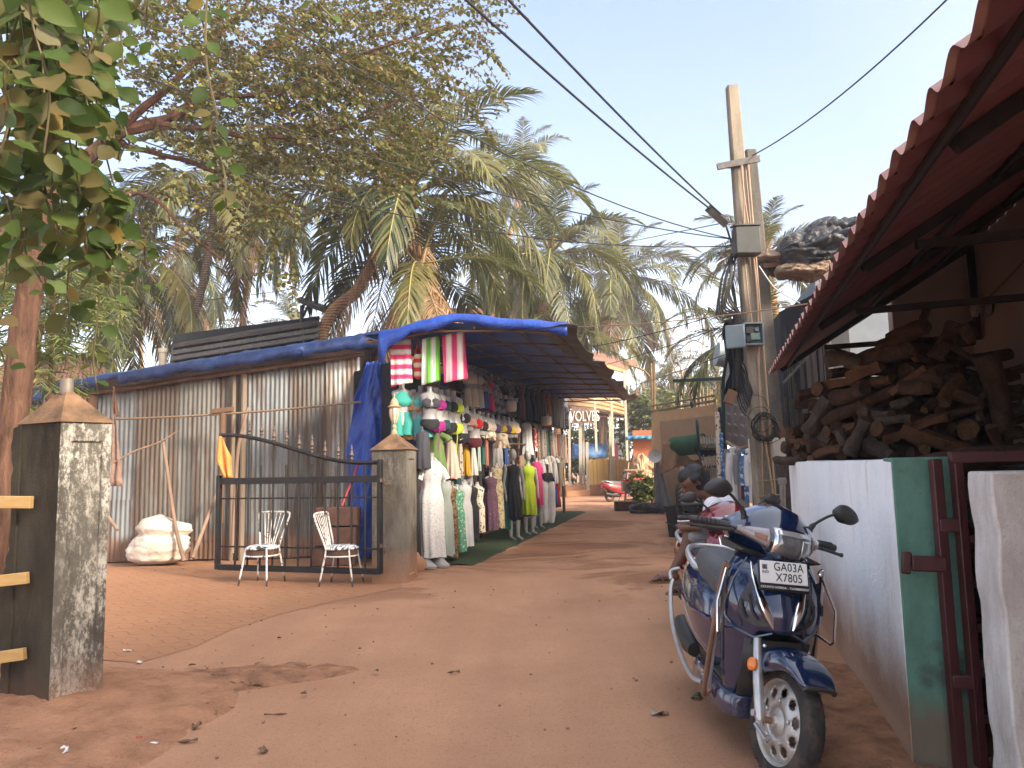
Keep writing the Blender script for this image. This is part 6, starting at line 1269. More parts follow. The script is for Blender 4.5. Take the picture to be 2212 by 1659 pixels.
def scooter(label, paint, full, name='scooter', steer=15, cat='scooter', detail=True):
    t = thing(name, label, cat, (0, 0, 0)); org = (0, 0, 0); rq = Matrix.Rotation(R(steer), 3, HD)
    S = lambda p: rq @ (V(p)-HP) + HP
    def B(b, nm, m, st=False, par=t, **k):
        if st: b.v = [tuple(S(p)) for p in b.v]
        return b.build(nm, m, par, org=org, **k)
    # front apron with wheel arch
    b = MB(); bot = lambda a: lerp(.5, .22, sm(.42, .9, abs(a)))
    b.grid(lambda u, v: apron(u*2-1, lerp(.845, bot(u*2-1), v)), 32, 16); B(b, 'apron', paint, smooth=50, solid=.012)
    b = MB(); b.loft([[V((x*aw_(z)*.93, ay_(z)-yo, z)) for x, yo in ((-1, .2), (-.6, .26), (.6, .26), (1, .2), (.95, .29), (.5, .33), (-.5, .33), (-.95, .29))] for z in (.24, .35, .5, .65, .78, .84, .88)]); B(b, 'inner_shield', mDkP)
    b = MB(); b.loft([[V((x*.9*w_, y, z)) for x in (-.15, -.08, .08, .15)] for w_, y, z in ((1, .5, .52), (1, .46, .4), (1, .4, .26), (1, .3, .2))], closed=False, cap=False); B(b, 'wheel_liner', mDkP, solid=.01)
    for s in (-1, 1):
        # dark gill with chrome blade on each side of the apron
        pts = [(.5, .735), (.62, .7), (.76, .63), (.8, .57), (.7, .535), (.5, .52), (.3, .525), (.22, .54), (.36, .62)]
        c = (.52, .61); b = MB(); poly = [apron(s*a, z, .004) for a, z in pts]; b.add(poly+[apron(s*c[0], c[1], .001)], [(i, (i+1) % len(pts), len(pts)) for i in range(len(pts))]); g = B(b, 'gill', mDkP, smooth=None, solid=.004)
        for k in range(3):
            b = MB(); a0 = .4+.12*k; b.tube([apron(s*(a0+.1), .68-.03*k, .008), apron(s*(a0+.05), .6-.02*k, .01), apron(s*(a0-.1+.05*k), .545, .008)], .005, 5); b.build('gill_rib', mDkP, g, org=org)
        b = MB(); L = [apron(s*a, z, .009) for a, z in ((.63, .79), (.55, .73), (.47, .675), (.36, .62), (.27, .57), (.19, .52))]; b.tube(L, [.004, .008, .01, .018, .017, .004], 8, flat=.5); B(b, 'chrome_blade', mChr)
        b = MB(); b.tube([apron(s*a, z, .004) for a, z in ((.72, .8), (.9, .7), (.98, .6), (.97, .53), (.8, .49), (.5, .475), (.2, .5))], .006, 6); B(b, 'apron_ridge', paint)
    # number plate
    pc = apron(0, .742, .032); T = Matrix.Rotation(R(20), 3, 'X')
    pl = MB(); pl.box(pc, (.21, .012, .128), T); pl_ = B(pl, 'number_plate', mInk, bevel=.006)
    b = MB(); b.box(pc+T @ V((0, .009, .014)), (.196, .006, .094), T); b.build('plate_face', mPlateW, pl_, org=org, bevel=.003)
    if full:
        base = Matrix(((-1, 0, 0), (0, 0, 1), (0, 1, 0))); 
        def txt(s_, x, z, sz, m, w_, nm): text(s_, nm, pl_, Matrix.Translation(pc+T @ V((-x, .0125, z))) @ (T @ base).to_4x4(), sz, m, .0012, 1.05, wid=w_)
        txt('GA03A', .02, .036, .049, mInk, .8, 'plate_lettering'); txt('X7805', .02, -.008, .049, mInk, .8, 'plate_lettering'); txt('IND', -.077, .012, .016, mNavy, 1, 'plate_lettering'); txt('COUNTO HONDA - 7363888830/37', 0, -.05, .0132, mPlateW, .92, 'dealer_lettering')
        b = MB(); b.box(pc+T @ V((.079, .0125, .034)), (.02, .002, .02), T); b.build('plate_hologram', mat('hologram', (.1, .11, .13), (.22, .22, .24), .3, 90, .5), pl_, org=org)
    # handlebar cowl
    def FZ(a): return 1.0-.035*abs(a)**1.6, .85+.1*abs(a)**1.5
    def F_(a, f, off=0):
        zt, zb = FZ(a); y = itp(f, [0, .3, .7, 1], [.47, .5, .5, .465])-.17*abs(a)**2-.0; return V((.218*a*(1+off), y+off, lerp(zt, zb, f)))
    b = MB(); rings = []
    for i in range(25):
        a = lerp(-1, 1, i/24); zt, zb = FZ(a); q = 1-abs(a)**5*.35; cr = F_(a, 0)
        fr = [F_(a, f) for f in (0, .2, .45, .7, .9, 1)]; yb = .22-.06*abs(a)
        top = [V((.218*a, yb, zt+.06*(1-a*a))), V((.218*a, lerp(yb, cr.y, .35), zt+.092-.075*a*a)), V((.218*a, lerp(yb, cr.y, .75), zt+.07-.06*a*a)), V((.218*a, cr.y-.012, zt+.018))]
        bt_ = [V((.218*a, cr.y-.09, zb-.03*(1-a*a))), V((.218*a, yb, zb-.01))]
        ring = top+fr+bt_; cc = sum(ring, V())/len(ring); rings.append([cc+(p-cc)*q for p in ring])
    b.loft(rings); B(b, 'handlebar_cowl', paint, True, smooth=60)
    b = MB(); b.loft([[S0_ for S0_ in [V((x, .2, .9)), V((x, .42, .86+.3*x*x)), V((x, .4, .835+.8*x*x)), V((x, .22, .85+.3*x*x))]] for x in (-.19, -.12, -.05, .05, .12, .19)]); B(b, 'cowl_underside', mDkP, True)
    def patch(a0, a1, f0, f1, off, m, nm, par, taper=0):
        b = MB(); b.grid(lambda u, v: F_(lerp(a0, a1, u), lerp(f0+taper*u*.0, f1, v), off), 12, 6); return B(b, nm, m, True, par, smooth=60, solid=.004, off=0)
    hl = patch(-.4, .4, .05, 1.0, .005, mChr, 'headlight', t); patch(-.35, .35, .12, .92, .011, mLensD, 'headlight_lens', hl)
    patch(-.34, .34, .1, .24, .016, mLens, 'daytime_lamp', hl); patch(-.31, -.12, .3, .85, .0145, mLens, 'reflector_bowl', hl)
    for s in (-1, 1):
        i_ = patch(s*.45, s*.93, .12, .86, .006, mIndL, 'indicator', t); patch(s*.52, s*.7, .4, .62, .011, mIndB, 'indicator_bulb', i_)
        b = MB(); b.tube([V((s*.19, .3, .955)), V((s*.25, .27, .955)), V((s*.37, .225, .95))], .018, 10); [b.lathe([(.0185, 0), (.0205, .004), (.0185, .008)], V((s*(.265+.018*k), .264-.0067*k, .954)), 10, axis=V((s, -.37, 0))) for k in range(5)]; B(b, 'handle_grip', mDkP, True, smooth=50)
        b = MB(); b.tube([V((s*.2, .33, .94)), V((s*.27, .315, .935)), V((s*.37, .275, .925)), V((s*.385, .27, .925))], [.009, .008, .0075, .011], 7); B(b, 'brake_lever', mDkP if full else mSil, True)
        mr = MB(); mr.tube(spline([V((s*.165, .33, .99)), V((s*.175, .33, 1.03)), V((s*.24, .335, 1.085)), V((s*.285, .34, 1.105))], 4), [.013]*5+[.0065]*8, 8); m_ = B(mr, 'mirror', mDkP, True)
        b = MB(); rings = []
        for i in range(9):
            f = i/8; cx = lerp(.255, .385, f); hz = [.01, .028, .04, .043, .043, .041, .036, .026, .01][i]; dy = [.01, .02, .026, .028, .028, .027, .024, .018, .008][i]
            rings.append([V((s*cx, .345+dy*cos(q)*(1.3 if cos(q) > 0 else .5), 1.118-.015*f+hz*math.copysign(abs(sin(q))**.8, sin(q))-.012*abs(f-.5))) for q in [2*PI*k/14 for k in range(14)]])
        b.loft(rings); B(b, 'mirror_shell', mDkP, True, m_, smooth=55)
    b = MB(); b.tube([V((0, .33, .93)), V((0, .47, .62))], .035, 8); B(b, 'steering_column', mDkP)
    # front wheel, fork, fender
    def wheel(c, r, w_, rim, st, slots):
        wb_ = MB(); prof = []
        for k in range(15): q = PI*k/14; prof.append((rim+(r-rim)*max(0, sin(q))**.75, -w_*cos(q)*(1.0 if abs(cos(q)) < .8 else .95)))
        wb_.lathe([(rim-.004, -w_*.8)]+prof+[(rim-.004, w_*.8)], c, 48, V((1, 0, 0)), cap=False); wh = B(wb_, 'wheel', mTyre, st, smooth=60)
        if detail:
            tb = MB()
            for k in range(34):
                a = 2*PI*k/34
                for s in (-1, 1):
                    q0 = [c+V((s*x, rr*cos(a+da), rr*sin(a+da))) for x, rr, da in ((.006, r+.0, 0), (.022, r-.004, .07), (.034, r-.014, .1))]; tb.tube(q0, [.0025, .003, .002], 4)
            x_ = B(tb, 'tread', mTyre, st, wh); x_['kind'] = 'stuff'
        rb = MB(); rb.lathe([(rim-.003, -w_*.82), (rim+.004, -w_*.86), (rim-.006, -w_*.75), (rim-.016, -w_*.4), (rim-.016, w_*.4), (rim-.006, w_*.75), (rim+.004, w_*.86), (rim-.003, w_*.82)], c, 48, V((1, 0, 0)), cap=False); B(rb, 'rim', mAl, st, wh, smooth=50)
        if slots:
            n = 80; rr = [.055, .075, .095, .103, .122, .132, rim-.012]; xo = [.036, .034, .03, .028, .024, .022, .012]; vs = []; fs = []
            for i, r_ in enumerate(rr):
                for k in range(n): a = 2*PI*k/n; vs.append(c+V((xo[i]*1.0, r_*cos(a), r_*sin(a))))
            for i in range(len(rr)-1):
                for k in range(n):
                    if i in (3,) and (k % 8) in (1, 2, 3, 4, 5): continue
                    if i in (2, 4) and (k % 8) in (2, 3, 4): continue
                    fs.append((i*n+k, i*n+(k+1) % n, (i+1)*n+(k+1) % n, (i+1)*n+k))
            db = MB(); db.add(vs, fs); B(db, 'wheel_disc', mAl, st, wh, smooth=60, solid=.008, off=0)
            hb = MB(); hb.lathe([(.01, -.05), (.062, -.045), (.064, .03), (.05, .042), (.03, .05), (.024, .062), (.012, .064)], c, 28, V((1, 0, 0))); B(hb, 'hub', mAl, st, wh, smooth=40)
            for k in range(5): a = 2*PI*k/5+.3; bb = MB(); bb.lathe([(.01, 0), (.01, .012), (.006, .014)], c+V((.033, .082*cos(a), .082*sin(a))), 8, V((1, 0, 0))); B(bb, 'wheel_bolt', mSil, st, wh)
            ab = MB(); ab.lathe([(.013, 0), (.013, .035)], c+V((.06, 0, 0)), 10, V((1, 0, 0))); B(ab, 'axle', mRodC, st, wh)
        return wh
    wheel(AXF, .233, .045, .168, True, detail)
    wheel(V((0, -.63, .215)), .215, .05, .13, False, False)
    for s in (-1, 1):
        b = MB(); b.tube([V((s*.098, .49, .52)), V((s*.102, .555, .36)), V((s*.104, .615, .235)), V((s*.104, .62, .222))], [.017, .021, .021, .017], 12); f_ = B(b, 'fork_leg', mSil, True)
        b = MB(); b.tube([V((s*.104, .59, .2)), V((s*.104, .68, .17)), V((s*.1, .7, .19))], .009, 6); b.lathe([(.014, -.02), (.014, .02)], V((s*.112, .6, .245)), 8, V((1, 0, 0))); B(b, 'fork_link', mSil, True, f_)
        b = MB(); b.lathe([(.027, 0), (.027, .012), (.02, .016), (.006, .018)], V((s*.122, .535, .42)), 16, V((s, .15, .1))); B(b, 'reflector', mAmb, True)
        b = MB(); b.lathe([(.008, 0), (.006, .006)], V((s*.1, .56, .505)), 8, V((s, .3, .2))); B(b, 'fender_bolt', mChr, True)
    b = MB(); rings = []
    for i in range(25):
        th = R(lerp(44, 150, i/24)); f = i/24; hw = itp(f, [0, .06, .2, .5, .8, 1], [.062, .078, .088, .094, .09, .07]); dp = itp(f, [0, .2, .45, .75, 1], [.02, .045, .095, .11, .05]); rr = itp(f, [0, .15, .5, 1], [.272, .278, .283, .27])
        ring = []
        for x, d_ in ((-1, 1), (-1.02, .6), (-.97, .25), (-.8, .06), (-.45, -.04), (0, -.1), (.45, -.04), (.8, .06), (.97, .25), (1.02, .6), (1, 1)):
            r_ = rr-dp*d_; ring.append(AXF+V((x*hw, r_*cos(th), r_*sin(th))))
        rings.append(ring)
    b.loft(rings, cap=False, closed=False); fe = B(b, 'front_fender', paint, True, smooth=60, solid=.006)
    b = MB(); b.tube([p+(p-AXF)*.01 for p in rings[0]], .008, 6); b.tube([r_[0] for r_ in rings[:10]], .006, 5); B(b, 'fender_lip', mDkP, True, fe)
    # floorboard, body, seat
    b = MB(); b.loft([[V((x*w_, y, z)) for x, z in ((-1, .17), (-1.02, .24), (-.95, .262), (.95, .262), (1.02, .24), (1, .17))] for y, w_ in ((.42, .13), (.34, .18), (.15, .2), (-.05, .205), (-.25, .2))]); B(b, 'floorboard', paint, bevel=.006)
    b = MB(); b.box((0, .12, .268), (.3, .36, .012)); B(b, 'floor_mat', mDkP, bevel=.004)
    Ys = [.0, -.08, -.25, -.45, -.65, -.82, -.95, -1.0]; rings = []
    for i, y in enumerate(Ys):
        hw = [.125, .17, .212, .228, .216, .176, .105, .045][i]; zt = [.6, .65, .68, .7, .715, .725, .72, .7][i]; zb = [.24, .245, .265, .3, .37, .49, .58, .64][i]; zc = (zt+zb)/2; hz = (zt-zb)/2
        rings.append([V((hw*math.copysign(abs(cos(q))**.6, cos(q))*(1+.05*sin(q)), y, zc+hz*math.copysign(abs(sin(q))**.75, sin(q)))) for q in [2*PI*k/24 for k in range(24)]])
    b = MB(); b.loft(rings); B(b, 'body_panel', paint, smooth=60)
    for s in (-1, 1):
        b = MB(); b.tube([V((s*.178, -.08, .5)), V((s*.226, -.3, .5)), V((s*.23, -.55, .54)), V((s*.176, -.82, .62))], .006, 5); B(b, 'body_crease', paint)
    b = MB(); rings = []
    for y, hw, z0, z1 in ((.03, .08, .5, .69), (-.02, .125, .55, .73), (-.15, .155, .6, .75), (-.32, .17, .64, .757), (-.42, .17, .66, .772), (-.6, .155, .68, .784), (-.74, .115, .7, .785), (-.8, .06, .71, .765)):
        rings.append([V((hw*x, y, lerp(z0, z1, z))) for x, z in ((-.92, 0), (-1, .45), (-.9, .82), (-.5, .99), (0, 1.03), (.5, .99), (.9, .82), (1, .45), (.92, 0))])
    b.loft(rings); B(b, 'seat', mSeatG, smooth=60)
    b = MB(); b.loft([[V((x*w_, y+.02*(1-x*x), z)) for x in (-1, -.9, -.5, 0, .5, .9, 1)]+[V((x*w_, y-.06, z)) for x in (1, -1)] for w_, y, z in ((.11, .0, .27), (.122, .03, .4), (.125, .05, .55), (.115, .05, .64), (.1, .04, .675))]); B(b, 'under_seat_panel', mSeatG, smooth=50)
    b = MB(); b.loft([[V((x*.155, y, z)) for x, z in ((-1, .0+z0), (-.9, .02+z0), (.9, .02+z0), (1, z0), (.9, -.03+z0), (-.9, -.03+z0))] for y, z0 in ((-.36, .7), (-.4, .715))]); B(b, 'seat_stripe', mSil)
    b = MB(); b.tube(spline([V((.14, -.5, .66)), V((.172, -.62, .71)), V((.165, -.78, .75)), V((.1, -.88, .77)), V((-.1, -.88, .77)), V((-.165, -.78, .75)), V((-.172, -.62, .71)), V((-.14, -.5, .66))], 5), .017, 8, flat=1.2); B(b, 'grab_rail', mSil)
    b = MB(); b.box((0, -.97, .6), (.14, .05, .09)); B(b, 'tail_lamp', mat('red_lens', (.4, .01, .01), None, .2), bevel=.015)
    b = MB(); b.bar(V((0, -1.0, .55)), V((0, -1.06, .36)), .15, .01); B(b, 'rear_mudflap', mDkP)
    b = MB(); b.tube([V((.12, -.2, .22)), V((.13, -.4, .23))], .02, 8); b.tube([V((.145, -.5, .24)), V((.15, -.6, .25)), V((.155, -.9, .31))], [.04, .055, .05], 14); B(b, 'exhaust', mDkP)
    b = MB(); b.ell((-.1, -.42, .27), (.09, .26, .11), 14, 8); b.ell((.05, -.4, .28), (.09, .2, .1), 12, 8); B(b, 'engine', mDkP)
    b = MB(); b.tube([V((-.12, -.05, .22)), V((-.2, -.12, .012)), V((-.23, -.15, .005))], .009, 6); B(b, 'side_stand', mDkP)
    if full:
        s = 1
        b = MB(); b.tube(spline([V((.23, -.86, .56)), V((.25, -.8, .5)), V((.262, -.6, .36)), V((.255, -.35, .26)), V((.235, -.1, .2)), V((.2, 0, .2))], 5), .0125, 8); b.tube(spline([V((.24, -.86, .56)), V((.235, -.93, .6)), V((.18, -.95, .62))], 4), .0125, 8); B(b, 'side_guard', mSil)
        b = MB(); b.tube(spline([V((-.24, -.86, .56)), V((-.265, -.6, .4)), V((-.24, -.1, .22)), V((-.2, 0, .2))], 5), .0125, 8); B(b, 'side_guard', mSil)
        for s in (1, -1):
            b = MB(); k = .215; b.tube(spline([V((s*(k-.02), .4, .8)), V((s*k, .38, .77)), V((s*(k+.02), .22, .24)), V((s*(k-.01), .2, .22))], 5), .011, 8); B(b, 'leg_guard_rod', mRodC if s > 0 else mChr)
            b = MB(); b.tube([V((s*(k-.01), .395, .8)), V((s*(k+.035), .46, .66)), V((s*(k+.03), .47, .535)), V((s*(k+.025), .45, .52)), V((s*(k+.01), .31, .53))], .006, 7); B(b, 'leg_guard', mChr)
            b = MB(); b.box((s*(k+.008), .35, .645), (.012, .05, .045)); b.tube([V((s*(k-.01), .37, .76)), V((s*k, .23, .25))], .008, 6); B(b, 'guard_clamp', mSil if s > 0 else mDkP)
    return t
blue = scooter('deep blue scooter parked on its side stand by the white wall', mBlue, True, steer=16)
SC = 1.1; blue.scale = (SC,)*3; wp = G(1674, 1692); YW = R(3); blue.rotation_euler = (0, R(-6), PI-YW); blue.location = (wp.x+.63*SC*sin(YW)+.025, wp.y+.63*SC*cos(YW), 0.0)
red = scooter('dull red scooter parked behind the blue one, carrying the seated man', mRedP, False, steer=4, detail=False)
red.scale = (1.02,)*3; red.rotation_euler = (0, R(-1), R(180)); red.location = (1.63, 6.25, 0)
far = copy_tree(red, label='shiny red scooter parked far down the lane in front of the bamboo fence'); far.location = G(1342, 1084)+V((.15, .3, 0)); far.rotation_euler = (0, R(-4), R(-62)); far.scale = (1.05,)*3
# ---------- the seated man ----------
def capsule(b, p, q, r0, r1, n=12):
    p, q = V(p), V(q); d = (q-p).normalized(); pts = []; rs = []
    for k in range(4): a = PI/2*(1-k/4); pts.append(p-d*r0*sin(a)); rs.append(max(r0*cos(a), .001))
    pts.append(p); rs.append(r0); pts.append(q); rs.append(r1)
    for k in range(1, 5): a = PI/2*k/4; pts.append(q+d*r1*sin(a)); rs.append(max(r1*cos(a), .001))
    fr = frame(d); rings = [[c+(fr[0]*cos(2*PI*k/n)+fr[1]*sin(2*PI*k/n))*r for k in range(n)] for c, r in zip(pts, rs)]; b.loft(rings)
mSkin = mat('brown_skin', (.105, .05, .03), (.14, .068, .042), .5, 8, spec=.4); mHair = mat('black_hair', (.006, .005, .005), (.014, .012, .011), .5, 60, bump=.6, bscale=120)
mShirt = NT('white_striped_shirt'); _s = mShirt.n('ShaderNodeTexWave'); _s.inputs['Scale'].default_value = 26; _s.bands_direction = 'Y'; _s.inputs['Distortion'].default_value = .6; mShirt.l(mShirt.tc(), _s.inputs['Vector']); mShirt.base(mShirt.ramp(_s.outputs['Fac'], [(.6, (.75, .75, .77)), (.8, (.45, .47, .56))])); mShirt.set(Roughness=.85); mShirt = mShirt.m
mShort = mat('grey_shorts', (.2, .195, .2), (.27, .26, .265), .85, 7)
Y0 = 6.62
man = thing('person', 'man in white striped shirt and grey shorts sitting sideways on the red scooter', 'person', P(1560, 1190, Y0))
Q = lambda u, v, dy=0: P(u, v, Y0+dy)
hip = Q(1580, 1172, .02); hip2 = Q(1582, 1178, .22); chest = Q(1562, 1105, .05); neck = Q(1536, 1072, .04); head = Q(1497, 1043, .02)
shL, shR = Q(1540, 1092, -.13), Q(1548, 1090, .24); elL, elR = Q(1548, 1136, -.2), Q(1540, 1128, .26); waL, waR = Q(1482, 1141, -.1), Q(1478, 1132, .1); knL, knR = Q(1490, 1158, -.06), Q(1500, 1162, .16); anL, anR = Q(1452, 1236, -.06), Q(1486, 1262, .16)
b = MB(); C_ = lambda *a: capsule(b, *a)
C_(hip, chest, .14, .14); C_(hip2, chest+V((0, .12, 0)), .13, .13); C_(chest, neck, .12, .07); C_(neck, head+V((.03, 0, -.05)), .058, .055)
# head: skull, jaw, brow, nose, lips, ears; face turned left and tilted down
fd = V((-.86, -.1, -.5)).normalized(); upv = V((-.48, 0, .88)).normalized(); sd_ = upv.cross(fd).normalized()
H = lambda f, u_, s: head+fd*f+upv*u_+sd_*s
C_(H(-.02, .03, 0), H(.01, .03, 0), .098, .094); C_(H(.035, -.03, 0), H(.045, -.085, 0), .07, .045); C_(H(.06, -.09, 0), H(.07, -.1, 0), .03, .026)
C_(H(.085, .035, -.035), H(.085, .035, .035), .018, .018); C_(H(.1, .015, 0), H(.118, -.028, 0), .011, .017); C_(H(.1, -.035, -.014), H(.1, -.035, .014), .011, .011); C_(H(.092, -.062, -.022), H(.092, -.062, .022), .009, .009); C_(H(.092, -.073, -.016), H(.092, -.073, .016), .009, .009)
for s in (-1, 1): C_(H(-.01, .015, s*.092), H(-.02, -.025, s*.09), .018, .012)
for sh_, el, wa in ((shL, elL, waL), (shR, elR, waR)):
    C_(chest, sh_, .09, .062); C_(sh_, el, .056, .043); C_(el, wa, .043, .027)
    hd = (Q(1462, 1139, .0)-wa).normalized(); pm = wa+hd*.045; C_(wa, pm, .028, .034); C_(pm+V((0, .016, 0)), pm+hd*.03+V((0, .018, 0)), .022, .018); C_(pm-V((0, .016, 0)), pm+hd*.03-V((0, .018, 0)), .022, .018)
    for k in range(4):
        o = V((0, (k-1.5)*.019, 0)); a0 = pm+hd*.035+o; L_ = [.034, .04, .038, .03][k]; a1 = a0+(hd+V((0, 0, -.25))).normalized()*L_; a2 = a1+(hd*.35+V((0, 0, .55))).normalized()*L_*.75; C_(a0, a1, .0095, .0085, 8); C_(a1, a2, .0085, .007, 8)
    tb = pm+V((0, .03 if sh_ is shL else -.03, .012)); C_(pm, tb, .014, .011, 8); C_(tb, tb+hd*.045+Z*.012, .011, .008, 8)
C_(hip, knL, .088, .062); C_(hip2, knR, .088, .062)
for kn, an in ((knL, anL), (knR, anR)):
    m_ = kn.lerp(an, .35)+V((.02, 0, 0)); C_(kn, m_, .058, .056); C_(m_, an, .054, .034); he = an+V((.03, 0, -.035)); C_(an, he, .034, .032)
    ball = an+V((-.13, 0, -.05)); C_(he, ball, .03, .03); C_(ball+V((0, -.02, 0)), ball+V((0, .025, 0)), .024, .022)
    for k in range(5): o = V((-.015+.006*abs(k-1), (k-2)*.017, -.004)); C_(ball+o, ball+o+V((-.045+.005*k, 0, -.006)), .011-.001*k, .009-.0008*k, 8)
b.build('body', mSkin, man, smooth=180, remesh=.0095, smo=3)
b = MB(); C_ = lambda *a: capsule(b, *a)
C_(hip+Z*.03, chest, .158, .155); C_(hip2+Z*.03, chest+V((0, .12, 0)), .15, .148); C_(chest, neck+V((.03, .02, -.04)), .137, .085)
for sh_, el in ((shL, elL), (shR, elR)): C_(chest, sh_, .1, .078); C_(sh_, sh_.lerp(el, .62), .075, .082)
b.build('shirt', mShirt, man, smooth=180, remesh=.012, smo=3)
b = MB(); C_ = lambda *a: capsule(b, *a)
C_(hip, hip2, .15, .15); C_(hip, hip.lerp(knL, .93), .11, .082); C_(hip2, hip2.lerp(knR, .9), .11, .082); b.build('shorts', mShort, man, smooth=180, remesh=.012, smo=3)
b = MB(); C_ = lambda *a: capsule(b, *a)
C_(H(-.035, .045, 0), H(.022, .068, 0), .106, .082); C_(H(-.045, -.01, 0), H(-.05, .05, 0), .098, .1); C_(H(.058, .088, -.035), H(.058, .088, .035), .034, .034); C_(H(-.055, -.05, 0), H(-.05, 0, 0), .07, .09)
for s in (-1, 1): C_(H(.0, .03, s*.07), H(-.03, .03, s*.072), .04, .045)
b.build('hair', mHair, man, smooth=180, remesh=.01, smo=1)
for s in (-1, 1):
    b = MB(); b.ell(H(.088, .013, s*.034), .0125, 10, 8); b.build('eye', mat('dark_eye', (.02, .015, .012), None, .2), man)
mSand = mat('brown_sandal', (.13, .07, .035), (.18, .1, .05), .7, 12)
for an in (anL, anR):
    b = MB(); c = an+V((-.06, 0, -.088)); b.prism([c+V((x, y, 0)) for x, y in ((.13, -.03), (.13, .03), (.05, .036), (-.06, .045), (-.13, .03), (-.14, 0), (-.12, -.04), (-.05, -.045), (.04, -.036))], Z*.02); b.tube([c+V((-.02, -.045, .02)), c+V((-.06, -.01, .07)), c+V((-.1, 0, .03))], .007, 5); b.tube([c+V((-.02, .045, .02)), c+V((-.06, .01, .07)), c+V((-.1, 0, .03))], .007, 5); b.build('sandal', mSand, man)
b = MB(); b.tube([waR+V((-.01+.0*k, .03*cos(k*.8), .03*sin(k*.8))) for k in range(9)], .005, 5); b.build('bracelet', mBoard, man)
b = MB(); c = Q(1454, 1135, 0); b.box(c, (.14, .07, .009), Matrix.Rotation(R(24), 3, 'Y')); tag(b.build('phone', mCab, org=c, bevel=.004), 'dark phone held in both hands by the seated man', 'phone')
# ---------- clothes on show ----------
mForm = mat('white_form_plastic', (.38, .365, .35), (.32, .305, .29), .35, 4, spec=.5); mFormG = mat('grey_and_shade_plastic', (.26, .25, .25), (.2, .19, .19), .35, 4, spec=.5)  # grey copy puts canopy shade into the forms' colour; hangers share it
def fab(name, c, c2=None, scale=4, lo=.4, hi=.6, rough=.85, c3=None): return mat('cloth_'+name, c, c2 or tuple(k*.85 for k in c), rough, scale, lo=lo, hi=hi, c3=c3, bump=.15, bscale=60)
def prt(name, c, c2, scale=22, th=.5, c3=None): return mat('print_'+name, c, c2, .85, scale, lo=th, hi=th+.05, c3=c3, det=2)
CM = dict(
 white=fab('white', (.6, .59, .575)), offw=fab('off_white', (.48, .44, .39)), cream=fab('cream', (.52, .43, .33)), black=fab('black', (.012, .012, .014), (.02, .02, .022)), char=fab('charcoal', (.04, .04, .045)),
 teal=fab('teal', (.045, .33, .27)), teal2=fab('light_teal', (.09, .38, .38)), dteal=fab('deep_teal', (.01, .085, .07), (.015, .11, .085)), orange=fab('tan_orange', (.55, .27, .09)), mag=fab('magenta', (.3, .012, .17)), dgrn=fab('bottle_green', (.02, .07, .07)),
 lime=fab('lime', (.42, .55, .02)), lime2=fab('yellow_lime', (.5, .62, .04)), red=fab('red', (.55, .015, .02)), pink=fab('pink', (.62, .05, .18)), peach=fab('peach', (.6, .36, .27)), purple=fab('purple', (.09, .045, .16)), yel=fab('yellow', (.6, .42, .02)),
 must=fab('mustard', (.58, .32, .02)), olive=fab('olive_green', (.13, .2, .06), (.1, .16, .045)), smoke=fab('smoke', (.05, .05, .06)), blue=fab('blue', (.03, .08, .28)), rust=fab('rust', (.36, .1, .03), (.28, .075, .025)), mauve=fab('mauve', (.2, .08, .1), (.16, .065, .08)), grey=fab('grey', (.2, .2, .21)), sage=fab('sage', (.3, .34, .3)), maroon=fab('maroon', (.1, .012, .018)), brown=fab('brown', (.1, .06, .04)), salmon=fab('salmon', (.5, .16, .1)), ltgr=fab('light_grey', (.42, .42, .42)), navy=fab('navy', (.02, .025, .06)),
 leo=prt('leopard', (.2, .115, .05), (.05, .025, .014), 26, .5), grprint=prt('green_leaf', (.07, .25, .15), (.4, .5, .36), 30, .55), floral=prt('cream_floral', (.62, .54, .42), (.12, .06, .035), 16, .57), lace=prt('white_lace', (.6, .59, .57), (.4, .4, .39), 55, .55), gold=prt('gold_pattern', (.42, .34, .2), (.23, .16, .08), 24, .5), plum=prt('plum_pattern', (.07, .03, .05), (.2, .1, .12), 30, .62), glit=prt('black_sparkle', (.01, .01, .011), (.35, .32, .3), 40, .66), zebra=prt('blue_grey_print', (.2, .21, .25), (.05, .055, .07), 12, .5), bwprint=prt('black_white_print', (.02, .02, .02), (.6, .6, .58), 12, .57), redw=prt('red_white_print', (.5, .05, .05), (.7, .65, .58), 14, .54), creamred=prt('cream_red', (.58, .45, .35), (.55, .06, .06), 2.1, .62), bprint=prt('blue_paisley', (.04, .13, .32), (.4, .5, .62), 16, .52), mix=prt('bohemian', (.26, .16, .1), (.06, .035, .03), 9, .5, (.4, .32, .24)), croch=prt('crochet', (.6, .5, .38), (.3, .17, .08), 14, .55))
PR = {'maxi': [(0, .34, .3), (.05, .5, .45), (.13, .62, .62), (.3, .46, .5), (.4, .56, .6), (.7, .8, .85), (1, 1, 1)], 'slip': [(0, .5, .4), (.08, .72, .75), (.26, .58, .6), (.42, .78, .75), (.75, .82, .85), (1, .95, 1)], 'smock': [(0, .3, .4), (.06, .62, .6), (.2, .7, .7), (.45, .72, .8), (.75, .9, .95), (1, 1, 1)], 'top': [(0, .4, .4), (.06, .85, .6), (.3, .85, .8), (.7, .92, .9), (1, 1, 1)], 'coat': [(0, .3, .5), (.04, .75, .6), (.3, .8, .8), (.6, .9, .9), (1, 1, 1)], 'strip': [(0, .6, .6), (.05, .8, .8), (.5, .9, .9), (1, 1, 1)]}
def axes(a): n = SN*cos(a)-SD*sin(a); return V((-n.y, n.x, 0)), n            # width axis, facing
BP = [(0, .06, .055), (.03, .155, .07), (.06, .17, .09), (.13, .155, .115), (.18, .15, .13), (.25, .135, .1), (.32, .12, .09), (.42, .14, .105), (.5, .168, .115)]
